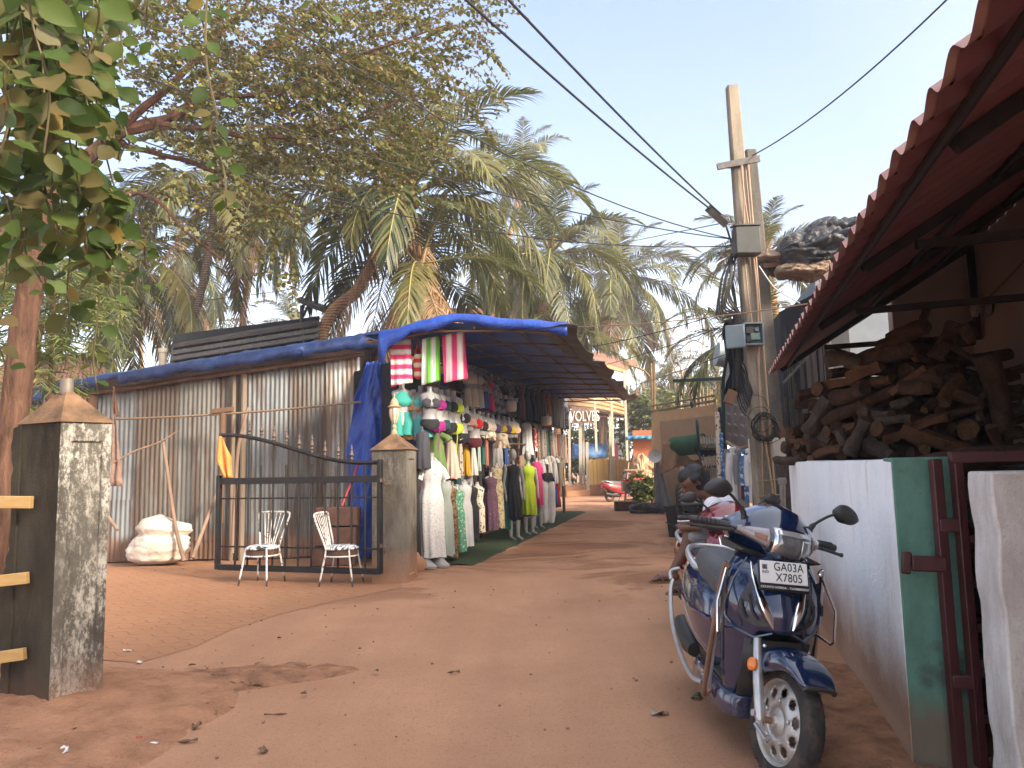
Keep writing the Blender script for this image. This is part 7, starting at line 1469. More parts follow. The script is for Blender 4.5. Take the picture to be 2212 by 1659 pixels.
def cloth(b, c, X, Y, prof, H, W, D, nf=7, amp=.12, seed=0, nz=20, K=40, hem=.03, bs=0):
    rings = []
    for j in range(nz+1):
        f = j/nz; w_ = itp(f, [p[0] for p in prof], [p[1] for p in prof])*W/2; d_ = itp(f, [p[0] for p in prof], [p[2] for p in prof])*D/2; ring = []
        if bs: zz = f*H/bs; w_ = max(w_, itp(zz, [p[0] for p in BP], [p[1] for p in BP])*bs+.012); d_ = max(d_, itp(zz, [p[0] for p in BP], [p[2] for p in BP])*bs+.015)
        for k in range(K):
            a = 2*PI*k/K; q = 1+amp*(.12+f*f)*(.75*sin(nf*a+seed+.8*sin(f*3+seed))+.55*noise.noise(V((cos(a)*2.5, sin(a)*2.5+seed, f*2.2)))*1.6)
            ring.append(c+X*w_*cos(a)*q+Y*d_*sin(a)*q-Z*(H*f-(hem*noise.noise(V((cos(a)*2, sin(a)*2, seed)))*f)))
        rings.append(ring)
    b.loft(rings, cap=False); return b
def formbody(b, c, X, Y, s, hips=True):              # neck stub, shoulders, bust, waist, hips; c is the top of the neck
    P_ = [(0, .045, .045, 0), (.07, .042, .045, 0), (.095, .06, .055, 0), (.125, .15, .065, 0), (.16, .165, .08, 0), (.24, .145, .1, .012), (.3, .14, .115, .022), (.36, .125, .09, .01), (.44, .108, .08, 0), (.52, .13, .095, 0), (.6, .158, .105, 0), (.68, .155, .1, 0)]
    if not hips: P_ = P_[:9]
    b.loft([[c-Z*z*s+X*w_*s*cos(2*PI*k/18)+Y*(d_*sin(2*PI*k/18)+y)*s for k in range(18)] for z, w_, d_, y in P_])
nG = [0]
def hang(u, vt, vb, wpx, style, col_, label, cat='dress', t=.05, ang=90, body=None, name=None, grp='clothes on the stall front', depth=.22, sl=0, belt=None, amp=.19, nf=9):
    nG[0] += 1; s, zt = on_front(u, vt, t); s = max(s, -.15); _, zb = on_front(u, vb, t); c = ST(s, t, zt); y = c.y; W = wpx*y/FPX; a = R(ang); X, Y = axes(a); sd = nG[0]*1.37
    th = thing(name or 'hanging_garment', label, cat, ST(s, t, zb), 0, grp)
    neck = 0; bsc = 0; H = zt-zb
    if body:
        b = MB(); sc_ = min(1.05, max(.72, W/.36)); formbody(b, c, X, Y, sc_, False); b.build('mannequin_body', mForm if body == 'w' else mFormG, th, smooth=70); neck = .115*sc_; bsc = sc_
    b = MB(); cloth(b, c-Z*neck, X, Y, PR[style], H-neck, W, max(W*.45, depth) if body else depth, nf, amp, sd, bs=bsc)
    b.build('garment', CM[col_], th, smooth=180)
    if body or style in ('slip',):
        for q in (-1, 1):
            b = MB(); b.tube([c-Z*(neck+.01)+X*q*W*.2+Y*.06, c-Z*(neck-.05)+X*q*W*.16, c-Z*(neck+.01)+X*q*W*.2-Y*.06], .009, 5); b.build('strap', CM[col_], th)
    if sl:
        for q in (-1, 1):
            b = MB(); p0 = c-Z*(neck+.03)+X*q*W*.2; p1 = c-Z*(neck+sl)+X*q*W*(.62 if style != 'coat' else .5); b.tube([p0, p0.lerp(p1, .5)+X*q*.03, p1], [.075, .085, .1], 10, flat=.7); b.build('sleeve', CM[col_], th, smooth=70)
    if belt:
        b = MB(); k = .36; rr = .5*W*.52; b.tube([c-Z*(neck+(H-neck)*k)+X*rr*cos(q)*1.12+Y*rr*.6*sin(q)*1.2 for q in [2*PI*i/16 for i in range(17)]], .03, 6, cap=False, flat=1.4); b.build('belt', CM[belt], th)
    if not body: 
        b = MB(); b.tube([c+Z*.09, c+Z*.02], .006, 5); b.tube([c-X*W*.22-Z*.03, c+Z*.02, c+X*W*.22-Z*.03], .008, 5); b.build('hanger', mFormG, th)
    return th
def bikini(u, vt, vb, top, bot, label, t=.1, ang=25, grey=False, short=False, name='torso_form', tie=None, sc_=None, halter=False, frill=None, dark=False):
    nG[0] += 1; s, zt = on_front(u, vt, t); s = max(s, -.35); _, zb = on_front(u, vb, t); c = ST(s, t, zt); H = zt-zb; sc_ = sc_ or max(.55, min(1.25, H/.72)); X, Y = axes(R(ang))
    th = thing(name, label, 'torso form', c-Z*H, 0, 'torso forms in beachwear'); b = MB(); formbody(b, c, X, Y, sc_, bool(bot)); b.build('mannequin_body', mFormG if grey else mForm, th, smooth=70)
    b = MB()
    if halter: b.loft([[c-Z*z*sc_+X*w_*sc_*cos(2*PI*k/20)+Y*(d_*sin(2*PI*k/20)+y_)*sc_ for k in range(20)] for z, w_, d_, y_ in ((.13, .07, .078, 0), (.2, .15, .1, .01), (.29, .155, .13, .02), (.34, .15, .125, .02), (.375, .132, .1, .01))], cap=False)
    else:
        for q in (-1, 1): b.ell(c-Z*.285*sc_+X*q*.07*sc_+Y*.085*sc_, (.09*sc_, .058*sc_, .085*sc_), 12, 8, Matrix((X, Y, Z)).transposed())
        b.tube([c-Z*.34*sc_+X*.15*sc_*cos(k)+Y*(.115*sin(k)+.02)*sc_ for k in [2*PI*i/16 for i in range(17)]], .012*sc_, 6, cap=False)
    for q in (-1, 1): b.tube([c-Z*.25*sc_+X*q*.08*sc_+Y*.11*sc_, c-Z*.13*sc_+X*q*.055*sc_+Y*.05*sc_, c-Z*.1*sc_+X*q*.02*sc_-Y*.05*sc_], .008*sc_, 5)
    b.build('bikini_top', CM[top], th, smooth=60)
    if bot:
        b = MB()
        if short == 'skirt': cloth(b, c-Z*.5*sc_, X, Y, PR['strip'], .32*sc_, .42*sc_, .3*sc_, 8, .1, nG[0], 8, 32)
        elif short:
            for q in (-1, 1): cloth(b, c-Z*.47*sc_+X*q*.075*sc_, X, Y, [(0, .8, .9), (.35, 1, 1), (1, 1.15, 1.1)], .36*sc_, .19*sc_, .25*sc_, 5, .09, nG[0]+q, 8, 24)
        else: b.loft([[c-Z*z*sc_+X*w_*sc_*cos(2*PI*k/18)+Y*d_*sc_*sin(2*PI*k/18) for k in range(18)] for z, w_, d_ in ((.54, .148, .108), (.6, .168, .115), (.68, .15, .108), (.71, .06, .09))], cap=False)
        b.build('bottoms', CM[bot], th, smooth=70)
    if tie: b = MB(); b.tube([c-Z*.55*sc_+Y*.12*sc_, c-Z*.75*sc_+Y*.13*sc_+X*.02, c-Z*1.0*sc_+Y*.12*sc_], .008, 5); b.build('tie', CM[tie], th)
    if frill: b = MB(); cloth(b, c-Z*.33*sc_, X, Y, PR['strip'], .16*sc_, .36*sc_, .26*sc_, 12, .2, 3, 6, 40, .1); b.build('frill', CM[frill], th)
    return th
# towels hanging from the canopy's front edge
def m_towel(name, a, b_, width, axis, off=0):
    t = NT(name); x, y, z = t.sep(t.tc()); k = t.math('FRACT', t.math('ADD', t.math('DIVIDE', x if axis == 'x' else z, width), off))
    c = t.ramp(k, [(0, a), (.44, b_), (.5, a), (.53, b_), (.93, a), (.96, b_), (.985, a)], 'CONSTANT'); t.base(c); t.set(Roughness=.95); t.bump(t.noise(220, None, 2), .3, .004); return t.m
pkT = (.62, .035, .14); whT = (.7, .67, .6)
def towel(u0, v0, u1, v1, y, m, label, curl=0):
    a, c, d, e = P(u0, v0, y), P(u1, v0-8, y+.02), P(u0+curl, v1, y), P(u1+curl+4, v1-10, y+.02); b = MB()
    b.grid(lambda f, g: a.lerp(c, f).lerp(d.lerp(e, f), g)+V((0, .03*sin(f*5+g*2)*g+.012*sin(f*14), .0)), 16, 18)
    o = b.build('towel', m, org=(a.x, a.y, d.z), smooth=180, solid=.006); return tag(o, label, 'towel', 'striped towels under the canopy edge')
towel(844, 738, 887, 836, 10.85, m_towel('pink_band_towel', pkT, whT, .145, 'z', .2), 'pink and white towel with crosswise bands, leftmost of the hanging towels'); towel(912, 732, 950, 832, 10.8, m_towel('green_towel', (.12, .4, .03), (.66, .67, .63), .135, 'x', .55), 'green and white striped towel between the two pink ones', -2); towel(955, 724, 1003, 827, 10.75, m_towel('pink_stripe_towel', pkT, whT, .16, 'x', .12), 'pink and white towel with upright stripes, right of the green one', 4)
th = thing('shoulder_bag', 'red and cream striped bag hanging between the first two towels', 'bag', P(905, 822, 10.95)); b = MB(); c = P(904, 785, 10.95); b.loft([[c+V((w_*cos(q), .05*sin(q), z)) for q in [2*PI*k/16 for k in range(16)]] for z, w_ in ((-.23, .03), (-.2, .07), (0, .075), (.12, .06), (.13, .05))]); b.build('bag_body', m_towel('red_bag', (.45, .03, .03), (.6, .5, .36), .13, 'z'), th); b = MB(); b.tube([c+V((-.05, 0, .12)), c+V((0, 0, .36)), c+V((.05, 0, .12))], .014, 6); b.build('bag_strap', CM['red'], th)
# upper row B, near end: sets facing the visitor
bikini(868, 828, 925, 'teal', 'teal', 'teal halter top and shorts on the torso form beside the lantern', -.34, 62, short=True, halter=True)
bikini(893, 842, 935, 'orange', 'orange', 'tan orange bikini and wrap on the torso form between two teal sets', -.22, 62, short=True)
bikini(909, 834, 930, 'teal2', 'teal2', 'light teal bikini top and skirt on a grey torso form', -.12, 58, grey=True, short='skirt')
for u, vt, vb, a, c, tie, lb in [(928, 835, 930, 'char', 'black', None, 'charcoal bikini on the torso form right of the light teal one'), (941, 838, 935, 'mag', 'mag', 'mag', 'magenta bikini with long tie on a torso form'), (953, 842, 930, 'dgrn', 'dgrn', None, 'bottle green bikini on a torso form right of the magenta one'), (966, 842, 938, 'black', 'black', None, 'black bikini on the torso form left of the lime one'), (979, 845, 940, 'lime2', 'lime2', 'lime2', 'bright lime bikini with ties on a torso form')]: bikini(u, vt, vb, a, c, lb, .1, 55, tie=tie, grey=a in ('char', 'black'))
for u, vt, vb, a, c, fr, lb in [(994, 868, 936, 'black', 'black', None, 'black bikini bust, first of the lower bust row'), (1007, 876, 936, 'peach', None, None, 'black edged peach bikini bust in the lower row'), (1022, 882, 938, 'red', 'maroon', None, 'bright red bikini bust in the lower bust row'), (1034, 888, 942, 'black', None, None, 'black bikini bust hung right of the red one'), (1042, 890, 945, 'cream', None, None, 'plain cream bikini bust left of the fringed one'), (1052, 892, 950, 'cream', None, 'croch', 'cream bikini bust with a crochet fringe'), (1063, 895, 946, 'purple', None, None, 'purple bikini bust left of the yellow one'), (1076, 897, 948, 'yel', None, None, 'larger yellow bikini bust between the purple ones'), (1087, 899, 950, 'purple', None, None, 'purple bikini bust between two yellow ones'), (1097, 901, 950, 'yel', None, None, 'smaller yellow bikini bust right of the purple one'), (1107, 902, 952, 'peach', None, None, 'pale pink bikini bust at the far end of the bust row')]: bikini(u, vt, vb, a, c, lb, .16, 50, frill=fr, sc_=.95, grey=u > 1060)
# top row A in the shade under the canopy
for i, (u, vt, vb, a, c, sh_, lb) in enumerate([(1014, 789, 868, 'cream', 'cream', True, 'cream two piece under the canopy just right of the towels'), (1026, 792, 870, 'offw', 'offw', True, 'off white two piece, second in the shaded top row'), (1037, 797, 873, 'zebra', 'blue', True, 'blue waisted printed set in the shaded top row'), (1049, 803, 876, 'pink', 'pink', True, 'pink bandeau set in the shaded top row'), (1061, 808, 880, 'zebra', 'zebra', 'skirt', 'blue grey printed skirt set right of the pink one'), (1072, 812, 884, 'bwprint', 'zebra', 'skirt', 'black and white printed set in the shaded top row'), (1083, 817, 888, 'char', 'char', True, 'charcoal set in the shaded top row'), (1096, 821, 892, 'zebra', 'char', 'skirt', 'blue grey top over charcoal skirt in the shaded top row'), (1107, 824, 894, 'black', 'black', True, 'black set left of the mauve dress')]): bikini(u, vt, vb, a, c, lb, .1, 48, grey=True, short=sh_, halter=i % 2 == 0)
hang(1121, 826, 906, 22, 'slip', 'mauve', 'mauve slip dress in the shaded top row', body='g')
for u, vt, vb, w_, st_, c, lb in [(1134, 830, 908, 17, 'slip', 'navy', 'navy dress right of the mauve one'), (1146, 833, 910, 17, 'smock', 'black', 'black smock right of the navy dress'), (1157, 836, 912, 16, 'slip', 'char', 'charcoal dress in the shaded top row'), (1168, 838, 914, 15, 'smock', 'brown', 'brown smock left of the rust dress'), (1179, 842, 924, 19, 'maxi', 'rust', 'rust orange dress in the shaded top row'), (1191, 846, 920, 13, 'slip', 'grey', 'grey dress right of the rust one'), (1200, 848, 922, 13, 'smock', 'sage', 'sage coloured dress near the far end of the top row'), (1209, 850, 924, 13, 'slip', 'ltgr', 'light grey dress near the far end of the top row'), (1218, 852, 926, 12, 'smock', 'zebra', 'printed dress last in the top row')]: hang(u, vt, vb, w_, st_, c, lb, body='g', ang=70)
# middle row C: hanging dresses seen face on
for u, vt, vb, w_, st_, c, sl, lb in [(898, 930, 1012, 34, 'top', 'smoke', 0, 'smoke grey smocked top behind the gate pillar'), (943, 936, 1020, 44, 'smock', 'olive', .12, 'olive green smock dress in the middle row'), (975, 938, 1034, 34, 'smock', 'creamred', .1, 'cream dress with a broad red band'), (993, 936, 1026, 16, 'slip', 'floral', 0, 'dark flowered cream dress left of the mustard one'), (1006, 938, 1028, 21, 'slip', 'must', 0, 'mustard yellow dress in the middle row'), (1021, 940, 1026, 21, 'maxi', 'offw', 0, 'off white lace dress right of the mustard one'), (1033, 938, 1018, 12, 'slip', 'sage', 0, 'pale sage dress in the middle row'), (1042, 936, 1004, 11, 'strip', 'dteal', 0, 'deep teal cloth in the middle row'), (1050, 936, 1006, 10, 'strip', 'salmon', 0, 'salmon cloth in the middle row'), (1071, 938, 1010, 30, 'coat', 'white', .14, 'white loose blouse in the middle row'), (1091, 940, 1004, 12, 'strip', 'blue', 0, 'blue cloth right of the white blouse'), (1136, 914, 983, 28, 'top', 'white', 0, 'long white sleeveless top near the lime dress'), (1154, 918, 975, 11, 'strip', 'redw', 0, 'red and white patterned strip right of the long white top')]: hang(u, vt, vb, w_, st_, c, lb, t=.02, ang=78, sl=sl, cat='dress' if st_ != 'strip' else 'cloth')
hang(1084, 936, 968, 30, 'top', 'croch', 'crochet bag-like top hung before the white blouse', t=.3, ang=70, cat='top')
for i, (u, c, vb) in enumerate([(1161, 'mix', 1000), (1166, 'brown', 1005), (1170, 'grey', 996), (1175, 'mix', 1010), (1179, 'dteal', 990), (1184, 'black', 1012), (1189, 'mix', 1000), (1193, 'offw', 1020), (1198, 'croch', 1010), (1203, 'salmon', 1000), (1208, 'offw', 1025), (1213, 'cream', 1010), (1219, 'peach', 1000)]): hang(u, 926+i*1.2, vb, 11, 'strip', c, ['patterned', 'brown', 'grey', 'long patterned', 'teal', 'black', 'second patterned', 'off white', 'crochet', 'salmon', 'long off white', 'cream', 'peach'][i]+' garment hanging toward the far end of the stall', cat='garment', t=.05, ang=80, amp=.2, grp='garments hanging at the far end')
for i, (u, c, vt, vb, lb) in enumerate([(1172, 'white', 992, 1034, 'white blouse low near the white trousers'), (1186, 'offw', 985, 1035, 'off white blouse behind the white trousers'), (1197, 'white', 990, 1045, 'white shirt at the far end of the stall'), (1208, 'cream', 985, 1050, 'cream shirt last at the far end of the stall')]): hang(u, vt, vb, 15, 'coat', c, lb, cat='blouse', t=.25, ang=75, sl=.12)
# floor row: mannequins in long dresses
hang(896, 990, 1212, 22, 'coat', 'black', 'black shawl and dress with fringe just behind the white mannequin', t=-.1, ang=75)
def mann(u, vt, vb, wpx, style, col_, label, body='w', sl=0, belt=None, ang=55, t=.12, feet=True, head=False, arms=False, z0=.0):
    th = hang(u, vt, vb, wpx, style, col_, label, 'mannequin', t, ang, body, 'mannequin', 'mannequins along the carpet', .3, sl, belt)
    s, zt = on_front(u, vt, t); s = max(s, -.15); c = ST(s, t, zt); X, Y = axes(R(ang)); H = 1.32 if not head else 1.45
    def limb(nm, caps):
        b = MB(); [capsule(b, *k) for k in caps]; b.build(nm, mForm, th, smooth=180, remesh=.014, smo=2)
    if head: b = MB(); b.ell(c+Z*.11, (.075, .088, .112), 16, 12); b.build('mannequin_head', mForm, th, smooth=180)
    for q in (-1, 1):
        if arms: a0 = c-Z*.17+X*q*.17; a1 = a0-Z*.28+X*q*.05; a2 = a1-Z*.24+Y*.06-X*q*.02; limb('mannequin_arm', [(a0, a1, .04, .034), (a1, a2, .033, .022), (a2, a2-Z*.1+Y*.02, .026, .014)])
        if feet: f = V((c.x, c.y, 0))+X*q*.08; limb('mannequin_foot', [(f+Z*.34, f+Z*.06, .048, .034), (f+Z*.05, f+Y*.17+Z*.03, .036, .026)])
    return th
w0 = mann(931, 978, 1204, 56, 'maxi', 'lace', 'headless white mannequin in a white lace wrap dress, nearest of the row', 'g', .26, 'white', 40, .06)
b = MB(); f = ST(max(on_front(931, 978, .06)[0], -.15), .06, 0)
for q in (-.11, .11):
    X, Y = axes(R(40)); c = V((f.x, f.y, 0))+X*q; b.loft([[c+X*w_*cos(k)+Y*(d_*sin(k)+y_)+Z*z for k in [2*PI*i/20 for i in range(20)]] for z, w_, d_, y_ in ((.015, .095, .19, .05), (.05, .1, .2, .05), (.09, .08, .13, .02), (.16, .055, .07, -.03), (.26, .048, .052, -.04))])
b.build('mannequin_shoe', mForm, w0, smooth=60)
mann(958, 1030, 1200, 14, 'slip', 'sage', 'pale sage dress half hidden behind the white mannequin', feet=False, t=.1)
mann(969, 1038, 1203, 29, 'maxi', 'leo', 'mannequin in a brown leopard print maxi dress', 'w', feet=False)
mann(976, 1040, 1170, 10, 'strip', 'maroon', 'maroon dress glimpsed behind the leopard print one', 'g', feet=False, t=-.05)
mann(986, 1046, 1192, 23, 'slip', 'grprint', 'mannequin in a green leaf print dress', feet=False, t=.14)
mann(1002, 1036, 1180, 27, 'slip', 'white', 'mannequin in a plain white slip dress', feet=False, t=.18, ang=50)
mann(1016, 1040, 1166, 19, 'slip', 'black', 'mannequin in a plain black slip dress beside the white slip', feet=False, t=.1)
mann(1030, 1041, 1150, 20, 'slip', 'floral', 'mannequin in a cream dress with brown flowers', feet=False, t=.12)
for u, c, vb, lb in [(1042, 'glit', 1140, 'black sparkling long dress hung at the back of the floor row'), (1050, 'glit', 1135, 'second black sparkling long dress nearer the plum one'), (1036, 'black', 1140, 'black long dress hung behind the flowered mannequin')]: hang(u, 1010, vb, 12, 'strip', c, lb, t=-.05, ang=80, amp=.2)
mann(1059, 1020, 1144, 18, 'maxi', 'plum', 'mannequin in a plum patterned dress', feet=False, t=.12)
mann(1072, 1000, 1142, 28, 'maxi', 'gold', 'mannequin in a beige gold patterned skirt and halter', 'w', feet=False, t=.18, ang=50)
mann(1090, 1003, 1144, 26, 'maxi', 'dteal', 'mannequin in a deep teal long sleeved dress', 'w', sl=.3, feet=False, t=.18, ang=50)
mann(1108, 994, 1118, 24, 'maxi', 'black', 'mannequin with a head in a black dress, feet bare', 'w', feet=True, head=True, arms=True, t=.35, ang=50)
mann(1140, 996, 1112, 32, 'slip', 'lime', 'mannequin with a head in a bright lime green dress', 'w', feet=True, head=True, arms=True, t=.42, ang=48)
mann(1158, 990, 1092, 18, 'coat', 'pink', 'mannequin in a long pink shirt dress behind the lime one', 'w', sl=.28, feet=True, t=.3)
th = thing('trouser_form', 'white loose trousers with dark waist on a leg form', 'mannequin', ST(on_front(1180, 1036, .4)[0], .4, 0)); s_, z_ = on_front(1180, 1036, .4); c = ST(s_, .4, z_); X, Y = axes(R(55))
for q in (-1, 1): b = MB(); cloth(b, c+X*q*.09, X, Y, [(0, .8, .9), (.25, 1, 1), (.8, .95, .8), (1, .55, .6)], z_-.08, .26, .26, 5, .12, q); b.build('trouser_leg', CM['white'], th, smooth=180)
b = MB(); cloth(b, c+Z*.16, X, Y, PR['strip'], .2, .4, .3, 9, .15, 2); b.build('waist_frill', CM['black'], th)
mann(1191, 1040, 1090, 14, 'slip', 'bwprint', 'mannequin in a black and white print near the far end', 'w', feet=False); mann(1199, 1044, 1096, 11, 'slip', 'black', 'last dark dressed mannequin of the row', 'w', feet=False)
hang(1203, 1040, 1092, 9, 'strip', 'red', 'red cloth hanging at the very end of the stall', 'cloth', t=.3, ang=75); hang(1200, 1052, 1090, 9, 'strip', 'blue', 'light blue cloth hanging by the red one', 'cloth', t=.4, ang=75)
for u, v, s_, lb in ((995, 806, .11, 'cream jar lamp hanging just right of the towels'), (1103, 877, .12, 'cream jar lamp hanging above the yellow busts'), (1180, 908, .13, 'cream jar lamp hanging near the rust dress')):
    th = thing('jar_lamp', lb, 'lamp', ST(on_front(u, v, .3)[0], .3, on_front(u, v, .3)[1])); b = MB(); c = th.location; b.lathe([(s_*.5, -s_), (s_*.9, -s_*.9), (s_, -s_*.5), (s_, s_*.6), (s_*.8, s_*.8)], c, 16); b.build('shade', mat('jar_lamp_glass', (.55, .48, .4), (.5, .43, .36), .4), th); b = MB(); b.lathe([(s_*.6, s_*.8), (s_*.5, s_*1.2), (.01, s_*1.3), (.006, s_*3)], c, 10); b.build('lamp_cap', mFormG, th)
b = MB(); c = G(893, 1236); b.ell(c+Z*.1, (.16, .14, .17), 10, 8, amp=.4, seed=3); tag(b.build('stone', mPlinth, org=c, smooth=40), 'reddish laterite stone at the foot of the gate pillar', 'stone')
q = random.Random(17); cl = ['char', 'mix', 'brown', 'plum', 'dgrn', 'navy', 'maroon', 'zebra', 'olive', 'bwprint', 'rust', 'grey', 'glit', 'mauve', 'blue']; nm = dict(char='charcoal', mix='bohemian print', brown='brown', plum='plum print', dgrn='bottle green', navy='navy', maroon='maroon', zebra='blue grey print', olive='olive green', bwprint='black and white print', rust='rust', grey='grey', glit='black sparkling', mauve='mauve', blue='blue'); k = 0
for row, (v0, v1) in enumerate(((842, 925), (925, 1010), (1000, 1120))):
    for s_ in [.5+.62*i for i in range(19)]:
        z0, z1 = ((3.0, 2.2), (2.25, 1.4), (1.45, .35))[row]; c = ST(s_+q.uniform(-.12, .12), -.3, z0); col_ = cl[(k*7+row) % 15]; k += 1
        th = thing('backdrop_garment', nm[col_]+' garment in the '+('shaded top', 'middle', 'bottom')[row]+' back row of the stall', 'garment', c-Z*(z0-z1), 0, 'garments hanging in the back row'); X, Y = axes(R(q.uniform(10, 50))); b = MB(); cloth(b, c, X, Y, PR['strip' if k % 2 else 'coat'], z0-z1, q.uniform(.42, .6), .14, 6, .22, k, 10, 28); b.build('garment', CM[col_], th, smooth=180)
# right side rack: shirts in front of the tiled awning
rk = thing('clothes_rack', 'short rail of shirts beside the poles', 'rail', P(1600, 965, 11.6)); b = MB(); b.tube(spline([P(1570, 955, 12.6), P(1592, 968, 11.9), P(1612, 966, 11.4), P(1640, 950, 11)], 5), .03, 8); b.build('rail', mBam, rk)
def shirt(u, vt, vb, y, wpx, m, label, sl=0, cat='shirt', ang=0):
    c = P(u, vt, y); H = (vb-vt)*y/FPX; W = wpx*y/FPX; X, Y = V((cos(ang), sin(ang), 0)), V((sin(ang), -cos(ang), 0)); th = thing('hanging_shirt', label, cat, c-Z*H, 0, 'clothes on the right hand rail')
    b = MB(); cloth(b, c, X, Y, PR['coat'] if sl else PR['strip'], H, W, .16, 6, .13, u*.7); b.build('garment', CM[m], th, smooth=180)
    if sl: b = MB(); p0 = c-X*W*.3-Z*.05; b.tube([p0, p0-X*W*.2-Z*H*.3, p0-X*W*.22-Z*H*.6], [.06, .065, .05], 9); b.build('sleeve', CM[m], th, smooth=70); b = MB(); b.lathe([(.06, 0), (.065, .05), (.04, .07)], c-Z*.02, 10); b.build('collar', CM[m], th)
for a in [(1584, 972, 1092, 11.9, 22, 'white', 'white long sleeved shirt at the left of the rail', 1), (1596, 976, 1080, 11.6, 12, 'grey', 'grey collared shirt behind the white one', 1), (1602, 984, 1078, 11.5, 9, 'maroon', 'maroon shirt between grey and blue', 0), (1610, 978, 1082, 11.4, 12, 'bprint', 'blue patterned shirt on the rail', 1), (1619, 976, 1085, 11.3, 11, 'white', 'second white shirt right of the blue patterned one', 1), (1634, 980, 1092, 11.2, 26, 'maroon', 'dark maroon dress at the right end of the rail', 0), (1549, 890, 1040, 13.6, 13, 'floral', 'flowered long cloth hanging left of the green post', 0), (1554, 880, 950, 13.8, 9, 'navy', 'navy cloth hanging behind the green post', 0), (1558, 935, 1030, 13.4, 9, 'bprint', 'denim blue cloth hanging below the navy one', 0), (1570, 970, 1070, 13, 16, 'grey', 'long grey garment behind the white shirt', 0)]: shirt(*a)
# drifts of dry leaves along the edges
q = random.Random(8); lvs = []
for k in range(80):
    m_ = q.random()
    if m_ < .35: p = V((q.gauss(-2.3, .6), q.gauss(5.1, .6), .03))
    elif m_ < .6: y_ = q.uniform(3.6, 9); p = V((.7+.27*y_-abs(q.gauss(0, .25)), y_, .02))
    elif m_ < .8: p = V((q.uniform(-6.5, -1.8), 11.6+q.gauss(0, .4), .015))
    else: p = V((q.uniform(-3, 2), q.uniform(3.4, 12), .015))
    a = q.uniform(0, 6.3); d = V((cos(a), sin(a), q.uniform(-.1, .25))).normalized(); n_ = (Z+rdir(q)*.5); n_ = (n_-d*n_.dot(d)).normalized(); l_ = q.uniform(.025, .06); lvs.append((p, d, n_, l_, l_*q.uniform(.3, .7)))
tag(leaf_obj('leaf_litter', lvs, m_leaf('fallen_leaf', [(0, (.07, .04, .02)), (.6, (.17, .1, .05)), (1, (.3, .2, .1))], .05), None, org=(0, 0, 0)), kind='stuff')
# litter and leaves on the ground
mLf = mat('dead_leaf', (.12, .07, .04), (.2, .13, .08), .9, 14)
def scrap(u, v, sx, sy, m, lab, name, h=.02, rz=0):
    b = MB(); c = G(u, v)+Z*(.012); M_ = Matrix.Rotation(rz, 3, 'Z')
    b.grid(lambda f, g: c+M_ @ V(((f-.5)*sx, (g-.5)*sy*(1-abs(f-.5)*1.4), h*(.4+sin(f*5+u)*.5*sin(g*4+v)))), 6, 5); return tag(b.build(name, m, org=c, smooth=60, solid=.003), lab, 'leaf' if 'leaf' in name else 'litter')
scrap(325, 1614, .075, .035, mBoard, 'flat white paper scrap in the near left foreground', 'paper_scrap', .012, .2); scrap(135, 1640, .06, .06, mBoard, 'crumpled white paper ball at the bottom left', 'paper_scrap', .06); scrap(298, 1603, .035, .02, CM['redw'], 'tiny red and white wrapper in the foreground', 'wrapper', .02, .8)
scrap(405, 1608, .1, .025, mLf, 'long dry leaf right of the flat paper scrap', 'dead_leaf', .02, .3); scrap(425, 1577, .055, .04, mLf, 'curled dark leaf above the long dry leaf', 'dead_leaf', .04, 1); scrap(568, 1629, .06, .05, mLf, 'heart shaped dark leaf at the bottom centre', 'dead_leaf', .025, 2); scrap(555, 1488, .07, .03, mLf, 'small dry leaf in the middle of the lane', 'dead_leaf', .03, .1); scrap(275, 1410, .07, .02, mBoard, 'white scrap on the soil beside the near pillar', 'paper_scrap', .02); scrap(1425, 1547, .1, .07, mat('pale_stone', (.3, .24, .2), None, .9, 20), 'flat pale stone in front of the scooter', 'flat_stone', .03); scrap(1505, 1512, .08, .07, mat('green_scrap', (.05, .1, .03), None, .8), 'green leaf scrap beside the scooter', 'leaf_scrap', .03, .6); scrap(980, 1458, .09, .02, mLf, 'thin dark twig piece in the lane centre', 'dead_leaf', .02, .4); scrap(595, 1548, .13, .008, mLf, 'thin straw lying in the lane', 'straw_litter', .01, .1); scrap(300, 1436, .05, .03, mBoard, 'small cream scrap near the soil bank', 'paper_scrap', .02, 1.2)
peb = MB(); q = random.Random(3)
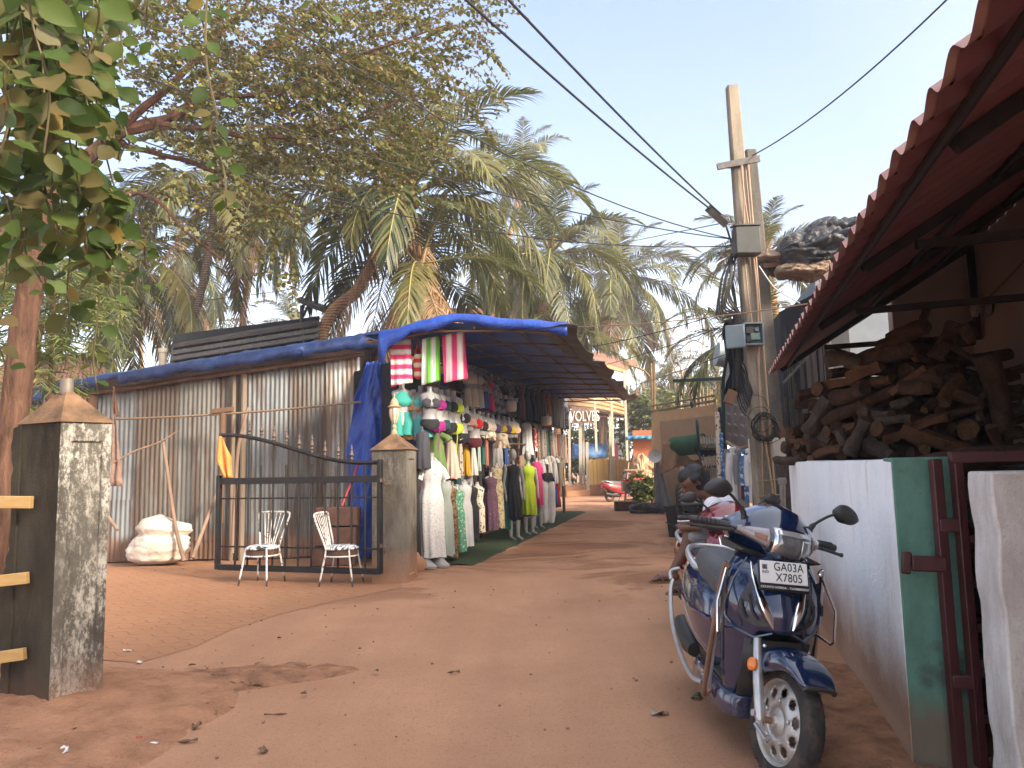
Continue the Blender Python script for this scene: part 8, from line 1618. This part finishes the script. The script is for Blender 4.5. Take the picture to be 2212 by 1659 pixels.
for k in range(260):
    x, y = (q.uniform(-3.4, 2.4), q.uniform(3.2, 9)); 
    if q.random() < .55: x, y = (q.gauss(-2.5, .5), q.gauss(4.7, .6)) if q.random() < .6 else (q.gauss(1.6, .22), q.gauss(4.2, .9))
    r_ = q.uniform(.004, .013); peb.ell((x, y, .006+(.03 if x < -1.8 and y < 5.6 else .008)), (r_, r_*q.uniform(.7, 1.2), r_*.6), 6, 4, amp=.5, seed=k)
tag(peb.build('pebbles', mat('earth_pebble', (.22, .12, .075), (.32, .2, .14), .95, 9), smooth=None), kind='stuff')
for i, (u, v, sx, sz) in enumerate([(8, 1430, .2, .09), (15, 1395, .16, .1), (-20, 1470, .3, .08), (25, 1478, .2, .06), (-30, 1410, .22, .13)]):
    b = MB(); c = G(u, v); b.ell(c+Z*sz*.6, (sx*.6, sx*.5, sz), 9, 6, amp=.6, seed=i*3); tag(b.build('rubble_stone', mPilD if i < 2 else mPlinth, org=c, smooth=25), ['dark squarish', 'upper dark', 'broad flat', 'thin flat', 'left edge'][i]+' rubble stone at the foot of the near left pillar', 'stone', 'rubble by the near pillar')
b = MB(); c = G(-5, 1175); b.bar(c+V((-.6, 0, .25)), c+V((.12, .1, .42)), .2, .22); b.ell(c+V((-.1, 0, .28)), (.28, .2, .25), 12, 8, amp=.3); tag(b.build('red_black_bundle', mat('red_black_plastic', (.35, .03, .03), (.02, .02, .02), .5, 2.2, lo=.45, hi=.5), org=c, smooth=50), 'dark bundle with a red panel lying behind the near left pillar', 'bundle')
# ---------- thin coastal haze in the air ----------
b = MB(); b.box((0, 220, 11), (640, 600, 26.2)); hm = bpy.data.materials.new('haze'); hm.use_nodes = True; t_ = hm.node_tree; t_.nodes.remove(t_.nodes['Principled BSDF'])
vp = t_.nodes.new('ShaderNodeVolumePrincipled'); vp.inputs['Density'].default_value = .0022; vp.inputs['Color'].default_value = (.9, .93, 1, 1); vp.inputs['Anisotropy'].default_value = .2; t_.links.new(vp.outputs[0], t_.nodes['Material Output'].inputs['Volume'])
tag(b.build('haze', hm, smooth=None), kind='stuff')
